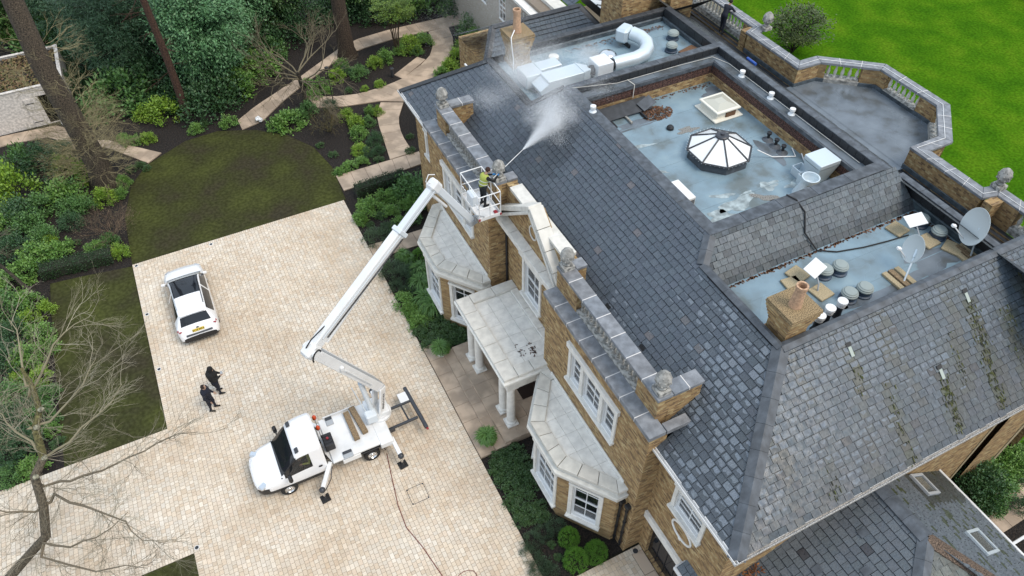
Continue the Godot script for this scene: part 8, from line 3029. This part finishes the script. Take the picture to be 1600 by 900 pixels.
func crown_mesh(sd: int, c0: Color, c1: Color, clumps: int, per: int, size: float, needle := false, droop := 0.0) -> ArrayMesh:
	var r := RandomNumberGenerator.new()
	r.seed = sd
	var mb := MB.new()
	for i in clumps:
		var d := Vector3(r.randfn(), r.randfn(), r.randfn()).normalized()
		var c := d * pow(r.randf(), 0.38)
		var tone := r.randf()
		var flat := 0.5
		for k in per:
			var off := Vector3(r.randfn(), r.randfn() * flat, r.randfn()) * 0.10
			mb.col = c0.lerp(c1, clampf(tone * 0.7 + r.randf() * 0.4, 0, 1)) * r.randf_range(0.75, 1.2)
			var ld := (d * 0.4 + Vector3(r.randf_range(-1, 1), r.randf_range(-0.5, 0.5) - droop, r.randf_range(-1, 1))).normalized()
			leaf(mb, c + off, ld, Vector3(r.randf_range(-0.8, 0.8), 1.0, r.randf_range(-0.8, 0.8)), size * r.randf_range(0.7, 1.3), size * (0.09 if needle else 0.26))
	return arr(mb)

func leafy_tree(called: String, label: String, at: Vector3, h: float, r: float, crown: ArrayMesh, low: float, trunk_r: float, bark: Color, sd: int) -> void:
	var o := thing(called, label, "tree", at, "trees of the wood")
	var rg := RandomNumberGenerator.new()
	rg.seed = sd
	var t := MB.new()
	t.col = bark
	t.tube([at, at + Vector3(0.1, h * 0.4, 0.05), at + Vector3(-0.05, h * 0.95, 0.1)], trunk_r, trunk_r * 0.35, 9)
	for k in 9:
		var a := rg.randf() * TAU
		var y := lerpf(low, h * 0.9, rg.randf())
		t.tube([at + Vector3(0, y, 0), at + Vector3(cos(a) * r * 0.4, y + 0.4, sin(a) * r * 0.4), at + Vector3(cos(a) * r * 0.85, y + 0.6, sin(a) * r * 0.85)], trunk_r * 0.3, 0.02, 5, false)
	put(t, "trunk", M.bark, o)
	again(crown, "crown", M.leaf, o, Transform3D(Basis(Vector3.UP, rg.randf() * TAU).scaled(Vector3(r, (h - low) * 0.55, r)), Vector3(0, (h + low) * 0.5, 0)))

func build_trees() -> void:
	var rg := RandomNumberGenerator.new()
	rg.seed = 77
	# big old trunk on the left, full of thin pale shoots
	var at := Vector3(-6.1, 0, -41.7)
	var o := thing("old_tree", "thick rugged tree trunk covered in pale shoots beside the garden shed", "tree", at)
	var t := MB.new()
	t.col = C(0.16, 0.125, 0.09)
	t.tube([at - Vector3(0, 0.1, 0), at + Vector3(0, 0.35, 0), at + Vector3(0.05, 1.2, 0), at + Vector3(0.0, 4, 0.1), at + Vector3(-0.15, 8, 0.1), at + Vector3(0.1, 13, 0.0), at + Vector3(0.0, 17, 0.2)], 0.6, 0.4, 14, false, [0.95, 0.75, 0.64, 0.58, 0.52, 0.44, 0.3])
	put(t, "trunk", M.bark, o)
	var sh := MB.new()
	for k in 190:
		var y := rg.randf_range(0.6, 9.5) if k < 90 else rg.randf_range(0.8, 4.5)
		var a := rg.randf() * TAU
		var d := Vector3(cos(a), rg.randf_range(-0.1, 0.7), sin(a)).normalized()
		sh.col = C(0.34, 0.29, 0.16) * rg.randf_range(0.55, 1.2)
		twigs(sh, at + Vector3(cos(a) * 0.5, y, sin(a) * 0.5), d, rg.randf_range(0.6, 1.25), 0.014, 3, rg, 0.55, 0.10)
	put(sh, "shoots", M.twig, o)
	# pine with a reddish trunk
	at = Vector3(-0.56, 0, -46.5)
	o = thing("pine_tree", "tall pine with a slim reddish trunk rising out of the dark bed", "tree", at)
	t = MB.new()
	t.col = C(0.13, 0.068, 0.045)
	t.tube([at, at + Vector3(0.05, 4, 0), at + Vector3(-0.05, 9, 0.1), at + Vector3(0.1, 15, 0)], 0.27, 0.16, 10, false)
	for k in 26:
		var y := rg.randf_range(3.0, 13.0)
		var a := rg.randf() * TAU
		twigs(t, at + Vector3(0, y, 0), Vector3(cos(a), rg.randf_range(-0.35, 0.2), sin(a)).normalized(), rg.randf_range(0.6, 1.4), 0.025, 1, rg, 0.5, -0.05)
	put(t, "trunk", M.bark, o)
	var needles := crown_mesh(301, C(0.022, 0.055, 0.032), C(0.050, 0.095, 0.052), 300, 50, 0.11, true)
	again(needles, "crown", M.leaf, o, Transform3D(Basis().scaled(Vector3(2.6, 2.6, 2.6)), Vector3(0, 15.5, 0)))
	# thick trunk by the wood path
	at = Vector3(11.0, 0, -48.9)
	o = thing("large_trunk", "thick brown tree trunk rising between the wood path and the inner bed", "tree", at)
	t = MB.new()
	t.col = C(0.115, 0.080, 0.058)
	t.tube([at - Vector3(0, 0.1, 0), at + Vector3(0, 0.5, 0), at + Vector3(0, 3, 0), at + Vector3(0.1, 8, 0), at + Vector3(0, 14, 0)], 0.5, 0.5, 12, false, [0.8, 0.6, 0.5, 0.45, 0.35])
	put(t, "trunk", M.bark, o)
	# bare spreading tree by the paths
	at = Vector3(6.6, 0, -43.9)
	o = thing("bare_tree", "leafless spreading tree with fine twigs where the garden paths meet", "tree", at)
	t = MB.new()
	t.col = C(0.085, 0.07, 0.05)
	t.tube([at, at + Vector3(0.02, 1.2, 0), at + Vector3(-0.05, 2.6, 0.05)], 0.17, 0.12, 8)
	put(t, "trunk", M.bark, o)
	var br := MB.new()
	for k in 9:
		var a := TAU * k / 9.0 + rg.randf() * 0.4
		br.col = C(0.16, 0.135, 0.085) * rg.randf_range(0.7, 1.15)
		twigs(br, at + Vector3(-0.05, 1.8 + 0.1 * k, 0.05), Vector3(cos(a), rg.randf_range(0.3, 1.0), sin(a)).normalized(), 1.9, 0.06, 4, rg, 0.6, 0.05, 0.74)
	put(br, "branches", M.twig, o)
	# small many-stemmed tree with light green leaves
	at = Vector3(14.3, 0, -47.6)
	o = thing("light_green_tree", "slender many-stemmed tree with light green leaves in the path loop", "tree", at)
	t = MB.new()
	t.col = C(0.14, 0.10, 0.06)
	for k in 6:
		var a := TAU * k / 6.0
		t.tube([at + Vector3(cos(a) * 0.1, 0, sin(a) * 0.1), at + Vector3(cos(a) * 0.25, 1.6, sin(a) * 0.25), at + Vector3(cos(a) * 0.7, 3.6, sin(a) * 0.7)], 0.05, 0.02, 6, false)
	put(t, "stems", M.bark, o)
	again(crown_mesh(302, C(0.075, 0.14, 0.02), C(0.15, 0.23, 0.03), 110, 44, 0.10), "crown", M.leaf, o, Transform3D(Basis().scaled(Vector3(1.4, 0.9, 1.4)), Vector3(0.1, 3.4, 0.0)))
	# evergreens of the wood
	var lau := crown_mesh(303, C(0.060, 0.150, 0.058), C(0.120, 0.260, 0.110), 420, 60, 0.07, false, 0.35)
	var dark := crown_mesh(304, C(0.028, 0.078, 0.036), C(0.065, 0.130, 0.058), 420, 60, 0.085, true)
	var mid := crown_mesh(305, C(0.055, 0.120, 0.034), C(0.100, 0.190, 0.050), 400, 56, 0.07)
	leafy_tree("evergreen_tree", "tall pale green evergreen tree with drooping foliage above the front lawn", Vector3(2.0, 0, -49.5), 7.2, 2.9, lau, 1.2, 0.25, C(0.1, 0.07, 0.05), 1)
	leafy_tree("evergreen_tree", "pale green evergreen tree half behind the drooping one at the top edge", Vector3(4.6, 0, -53.5), 7.0, 2.6, lau, 1.2, 0.25, C(0.1, 0.07, 0.05), 2)
	leafy_tree("conifer_tree", "dark needled conifer between the old trunk and the pine", Vector3(-3.2, 0, -52.5), 7.5, 2.9, dark, 1.0, 0.25, C(0.1, 0.06, 0.045), 3)
	leafy_tree("conifer_tree", "dark needled conifer behind the pine trunk", Vector3(-0.4, 0, -54.5), 8.0, 2.8, dark, 1.0, 0.25, C(0.1, 0.06, 0.045), 4)
	leafy_tree("conifer_tree", "dark conifer at the top left behind the shed", Vector3(-5.6, 0, -58.5), 7.5, 2.8, dark, 0.8, 0.25, C(0.1, 0.06, 0.045), 5)
	leafy_tree("broadleaf_tree", "green leafy tree at the top left corner", Vector3(-9.5, 0, -62.0), 6.5, 3.0, mid, 0.8, 0.22, C(0.1, 0.07, 0.05), 6)
	leafy_tree("broadleaf_tree", "green leafy tree at the top edge left of the bare tree", Vector3(7.4, 0, -55.5), 6.5, 2.6, mid, 0.8, 0.22, C(0.1, 0.07, 0.05), 7)
	leafy_tree("broadleaf_tree", "green leafy tree at the top edge right of the thick trunk", Vector3(14.5, 0, -55.0), 6.0, 2.6, mid, 0.6, 0.22, C(0.1, 0.07, 0.05), 8)
	leafy_tree("conifer_tree", "dark conifer at the top edge above the light green tree", Vector3(18.5, 0, -56.0), 6.5, 2.6, dark, 0.6, 0.22, C(0.1, 0.07, 0.05), 9)
	# leafless shrubby tree at the left edge
	at = Vector3(-10.4, 0, -33.9)
	o = thing("young_bare_tree", "slender leaning bare tree at the left edge of the side lawn", "tree", at)
	t = MB.new()
	t.col = C(0.10, 0.085, 0.06)
	t.tube([at, at + Vector3(-0.5, 1.3, -0.5), at + Vector3(-1.0, 2.6, -0.9)], 0.11, 0.07, 8)
	put(t, "trunk", M.bark, o)
	br = MB.new()
	for k in 8:
		var a := TAU * k / 8.0
		br.col = C(0.13, 0.11, 0.075) * rg.randf_range(0.7, 1.1)
		twigs(br, at + Vector3(-1.0, 2.5, -0.9), Vector3(cos(a) * 0.7, 0.8, sin(a) * 0.7).normalized(), 0.85, 0.03, 4, rg, 0.6, 0.05)
	put(br, "branches", M.twig, o)
	# the near plane tree: pale lichened limbs over the drive
	at = Vector3(-12.9, 0, -16.1)
	o = thing("plane_tree", "large bare tree with lichened limbs reaching over the drive, lower left", "tree", at)
	t = MB.new()
	var tp := [at - Vector3(0, 0.1, 0), at + Vector3(0.3, 0.5, -0.6)] + v3(TRUNK)
	var rad := [0.30, 0.24, 0.18, 0.165, 0.16, 0.155, 0.145, 0.135, 0.12, 0.10, 0.08, 0.045]
	t.col = C(0.20, 0.165, 0.115)
	t.tube(tp.slice(0, 8), 0.3, 0.2, 12, false, rad.slice(0, 8))
	t.col = C(0.24, 0.22, 0.09)
	t.tube(tp.slice(7), 0.2, 0.1, 10, false, rad.slice(7))
	put(t, "trunk", M.bark, o)
	var kn := MB.new()
	kn.col = C(0.52, 0.50, 0.36)
	for q in [[6, 0.25], [8, 0.19], [9, 0.17], [7, 0.2]]:
		var p: Vector3 = tp[q[0]]
		kn.ball(p + Vector3(0.1, 0.16, 0.16), Vector3(0.11, 0.07, 0.10), 10, 6)
	put(kn, "pruning_scars", M.bark, o)
	br = MB.new()
	for li in LIMBS.size():
		var pts := v3(LIMBS[li])
		# start on the trunk
		var near: Vector3 = tp[2]
		for q in tp:
			if q.distance_to(pts[0]) < near.distance_to(pts[0]): near = q
		pts.insert(0, near)
		var limb_c := C(0.15, 0.125, 0.085) if li in [0, 1, 2, 9, 8] else C(0.25, 0.22, 0.145)
		br.col = limb_c
		var wob := []
		for i in pts.size() - 1:
			wob.append(pts[i])
			wob.append(pts[i].lerp(pts[i + 1], 0.5) + Vector3(rg.randfn(), rg.randfn(), rg.randfn()) * 0.07)
		wob.append(pts[-1])
		br.tube(wob, 0.06, 0.01, 7, false)
		for i in pts.size() - 1:
			for k in 4:
				var f := rg.randf()
				var p: Vector3 = pts[i].lerp(pts[i + 1], f)
				var d: Vector3 = ((pts[i + 1] - pts[i]).normalized() + Vector3(rg.randfn(), rg.randfn() * 0.7 + 0.15, rg.randfn()) * 0.6).normalized()
				br.col = limb_c.lerp(C(0.40, 0.36, 0.27), rg.randf()) * rg.randf_range(0.7, 1.15)
				twigs(br, p, d, rg.randf_range(0.6, 1.2), 0.012, 3, rg, 0.5, 0.06)
	put(br, "branches", M.twig, o)
	# ---- garden shed walls
	var s := thing("garden_shed", "pale timber shed with a planted roof and an open door at the left edge", "shed", Vector3(-9.5, 0, -50))
	var pale := mat("pale_timber", C(0.80, 0.735, 0.67), 0.85, noise_tex(0.02, 41, grey(0.8, 1.0), 512, 4), 0.5)
	var w := MB.new()
	wall(w, Vector3(-16.0, 0, -49.55), Vector3(1, 0, 0), Vector3(0, 0, 1), 8.6, 0, 2.6, [[7.35, 0.02, 8.25, 2.0]], 0.12, true)
	put(w, "front_wall", pale, s)
	var w2 := MB.new()
	wall(w2, Vector3(-6.9, 0, -54.9), Vector3(0, 0, 1), Vector3(1, 0, 0), 5.2, 0, 2.4, [], 0.14, true)
	put(w2, "side_wall", pale, s)
	var w3 := MB.new()
	wall(w3, Vector3(-16.0, 0, -54.9), Vector3(1, 0, 0), Vector3(0, 0, 1), 9.1, 0, 2.3, [], 0.12, true)
	put(w3, "rear_wall", pale, s)
	for q in [[-8.95, -49.5, 0.0], [-7.55, -49.2, -0.95]]:
		var dr := part("door", s)
		var dm := MB.new()
		dm.cb(Vector3(q[0], 1.0, q[1]), Vector3(0.85, 1.95, 0.05), 0.01, Basis(Vector3.UP, q[2]))
		put(dm, "door_leaf", pale, dr)
		var hg := MB.new()
		for y in [0.35, 1.65]:
			hg.cb(Vector3(q[0], y, q[1]) + Basis(Vector3.UP, q[2]) * Vector3(-0.15, 0, 0.035), Vector3(0.5, 0.05, 0.02), 0.005, Basis(Vector3.UP, q[2]))
		put(hg, "hinge", M.black_plastic, dr)
	var cp := MB.new()
	cp.cb(Vector3(-11.7, 2.63, -49.6), Vector3(8.7, 0.06, 0.2), 0.01)
	cp.cb(Vector3(-6.95, 2.43, -52.3), Vector3(0.22, 0.06, 5.2), 0.01)
	cp.cb(Vector3(-11.5, 2.33, -54.95), Vector3(9.1, 0.06, 0.2), 0.01)
	put(cp, "wall_coping", pale, s)
	var ro := MB.new()
	ro.bb(-16, 2.1, -54.8, -7.05, 2.22, -49.7)
	put(ro, "roof_bed", M.soil, s)
	var fl := MB.new()
	for k in 2600:
		fl.col = [C(0.15, 0.09, 0.04), C(0.10, 0.105, 0.03), C(0.22, 0.15, 0.07), C(0.17, 0.14, 0.06)][rng.randi() % 4]
		fl.box(Vector3(rng.randf_range(-15, -7.2), 2.22 + rng.randf() * 0.12, rng.randf_range(-54.6, -49.8)), Vector3(0.16, 0.02, 0.09), Basis.from_euler(Vector3(rng.randf(), rng.randf() * 6, rng.randf())))
	stuff(put(fl, "roof_plants", M.plain, s))

# ---------------------------------------------------------------- small things on the ground
func build_small_things() -> void:
	var h := MB.new()
	h.tube([Vector3(2.45, 0.05, -17.2), Vector3(2.26, 0.05, -16.1), Vector3(2.05, 0.05, -14.8), Vector3(2.01, 0.05, -13.75), Vector3(2.28, 0.05, -12.75), Vector3(2.52, 0.05, -11.4), Vector3(2.7, 0.05, -10.4)], 0.016, -1, 6)
	tag(put(h, "pressure_hose", mat("hose_red", C(0.16, 0.035, 0.03), 0.6)), "thin dark red hose trailing from the lift truck across the pavers", "hose")
	var h2 := MB.new()
	var ring := []
	for k in 14:
		var a := TAU * k / 12.0
		ring.append(Vector3(3.3 + cos(a) * 0.4, 0.05 + k * 0.001, -10.85 + sin(a) * 0.3))
	h2.tube(ring, 0.012, -1, 5)
	tag(put(h2, "hose_coil", M.hose_red), "small coil of red hose at the bottom edge of the drive", "hose")
	var mh := thing("manhole_cover", "square inset manhole cover filled with pavers on the drive", "manhole", Vector3(2.94, 0.03, -14.9))
	var mm := MB.new()
	for q in [[-0.36, 0, 0.012, 0.72], [0.36, 0, 0.012, 0.72], [0, -0.36, 0.72, 0.012], [0, 0.36, 0.72, 0.012]]:
		mm.cb(Vector3(2.94 + q[0], 0.031, -14.9 + q[1]), Vector3(q[2] + 0.008, 0.01, q[3] + 0.008), 0.002)
	for q in [[-0.33, -0.33], [0.33, -0.33], [0.33, 0.33], [-0.33, 0.33]]:
		mm.cb(Vector3(2.94 + q[0], 0.032, -14.9 + q[1]), Vector3(0.05, 0.01, 0.05), 0.002)
	put(mm, "frame", M.dark_paint, mh)
	var n := 0
	for q in [[-1.62, -33.5, "on the front lawn edge"], [-5.45, -33.6, "at the corner where the two lawns meet"], [-5.45, -29.85, "beside the parked car"], [-5.45, -26.1, "between the car and the two people"], [-5.5, -16.6, "at the corner of the near lawn"]]:
		var t := thing("ground_light", "small recessed ground light in the drive border, %s" % q[2], "light", Vector3(q[0], 0.03, q[1]), "ground lights of the drive")
		var m := MB.new()
		m.lathe([Vector2(0.10, 0.0), Vector2(0.10, 0.012), Vector2(0.075, 0.014)], 14, t.position)
		put(m, "ring", M.white_paint, t)
		var m2 := MB.new()
		m2.lathe([Vector2(0.075, 0.013), Vector2(0.0, 0.013)], 14, t.position)
		put(m2, "lens", M.dark_glass, t)
	for q in [[3.45, -43.7, "at the end of the wood path"], [-7.7, -49.0, "by the shed door"]]:
		var t := thing("white_bag", "crumpled white bag lying %s" % q[2], "bag", Vector3(q[0], 0.03, q[1]))
		var m := MB.new()
		for k in 7:
			m.ball(t.position + Vector3(rng.randf_range(-0.14, 0.14), 0.1 + rng.randf() * 0.14, rng.randf_range(-0.14, 0.14)), Vector3(rng.randf_range(0.1, 0.2), rng.randf_range(0.08, 0.16), rng.randf_range(0.1, 0.2)), 7, 5, Basis.from_euler(Vector3(rng.randf(), rng.randf() * 3, 0)))
		put(m, "bag", M.white_frame, t)
	var lp := thing("garden_lamp", "thin black garden lamp post beside the inner path", "lamp", Vector3(8.3, 0, -43.5))
	var pm := MB.new()
	pm.tube([Vector3(8.3, 0, -43.5), Vector3(8.3, 2.5, -43.5)], 0.035, -1, 8)
	pm.cb(Vector3(8.3, 0.08, -43.5), Vector3(0.16, 0.16, 0.16), 0.02)
	put(pm, "post", M.black_plastic, lp)
	var ph := MB.new()
	ph.lathe([Vector2(0.05, 2.45), Vector2(0.11, 2.5), Vector2(0.13, 2.66), Vector2(0.0, 2.72)], 12, Vector3(8.3, 0, -43.5))
	put(ph, "lamp_head", M.black_plastic, lp)
	var bx := thing("bollard_light", "short dark bollard light in the inner bed", "light", Vector3(12.9, 0, -44.8))
	var bm := MB.new()
	bm.cb(Vector3(12.9, 0.3, -44.8), Vector3(0.16, 0.6, 0.16), 0.02)
	bm.cb(Vector3(12.9, 0.63, -44.8), Vector3(0.24, 0.05, 0.24), 0.01)
	put(bm, "bollard", M.dark_paint, bx)
	var fp := thing("dark_wall", "dark wall and planting at the far edge of the back lawn", "wall", Vector3(62, 0, -30))
	var fm := MB.new()
	fm.cb(Vector3(61.5, 0.9, -33.0), Vector3(1.0, 1.8, 12), 0.05)
	put(fm, "wall", M.dark_paint, fp)
	var dr := thing("drain_grate", "small round drain grate at the corner of the garage forecourt", "drain", Vector3(9.5, 0.04, -8.95))
	var dm := MB.new()
	dm.lathe([Vector2(0.1, 0.0), Vector2(0.1, 0.02), Vector2(0.0, 0.02)], 14, Vector3(9.5, 0.035, -8.95))
	put(dm, "grate", M.dark_paint, dr)
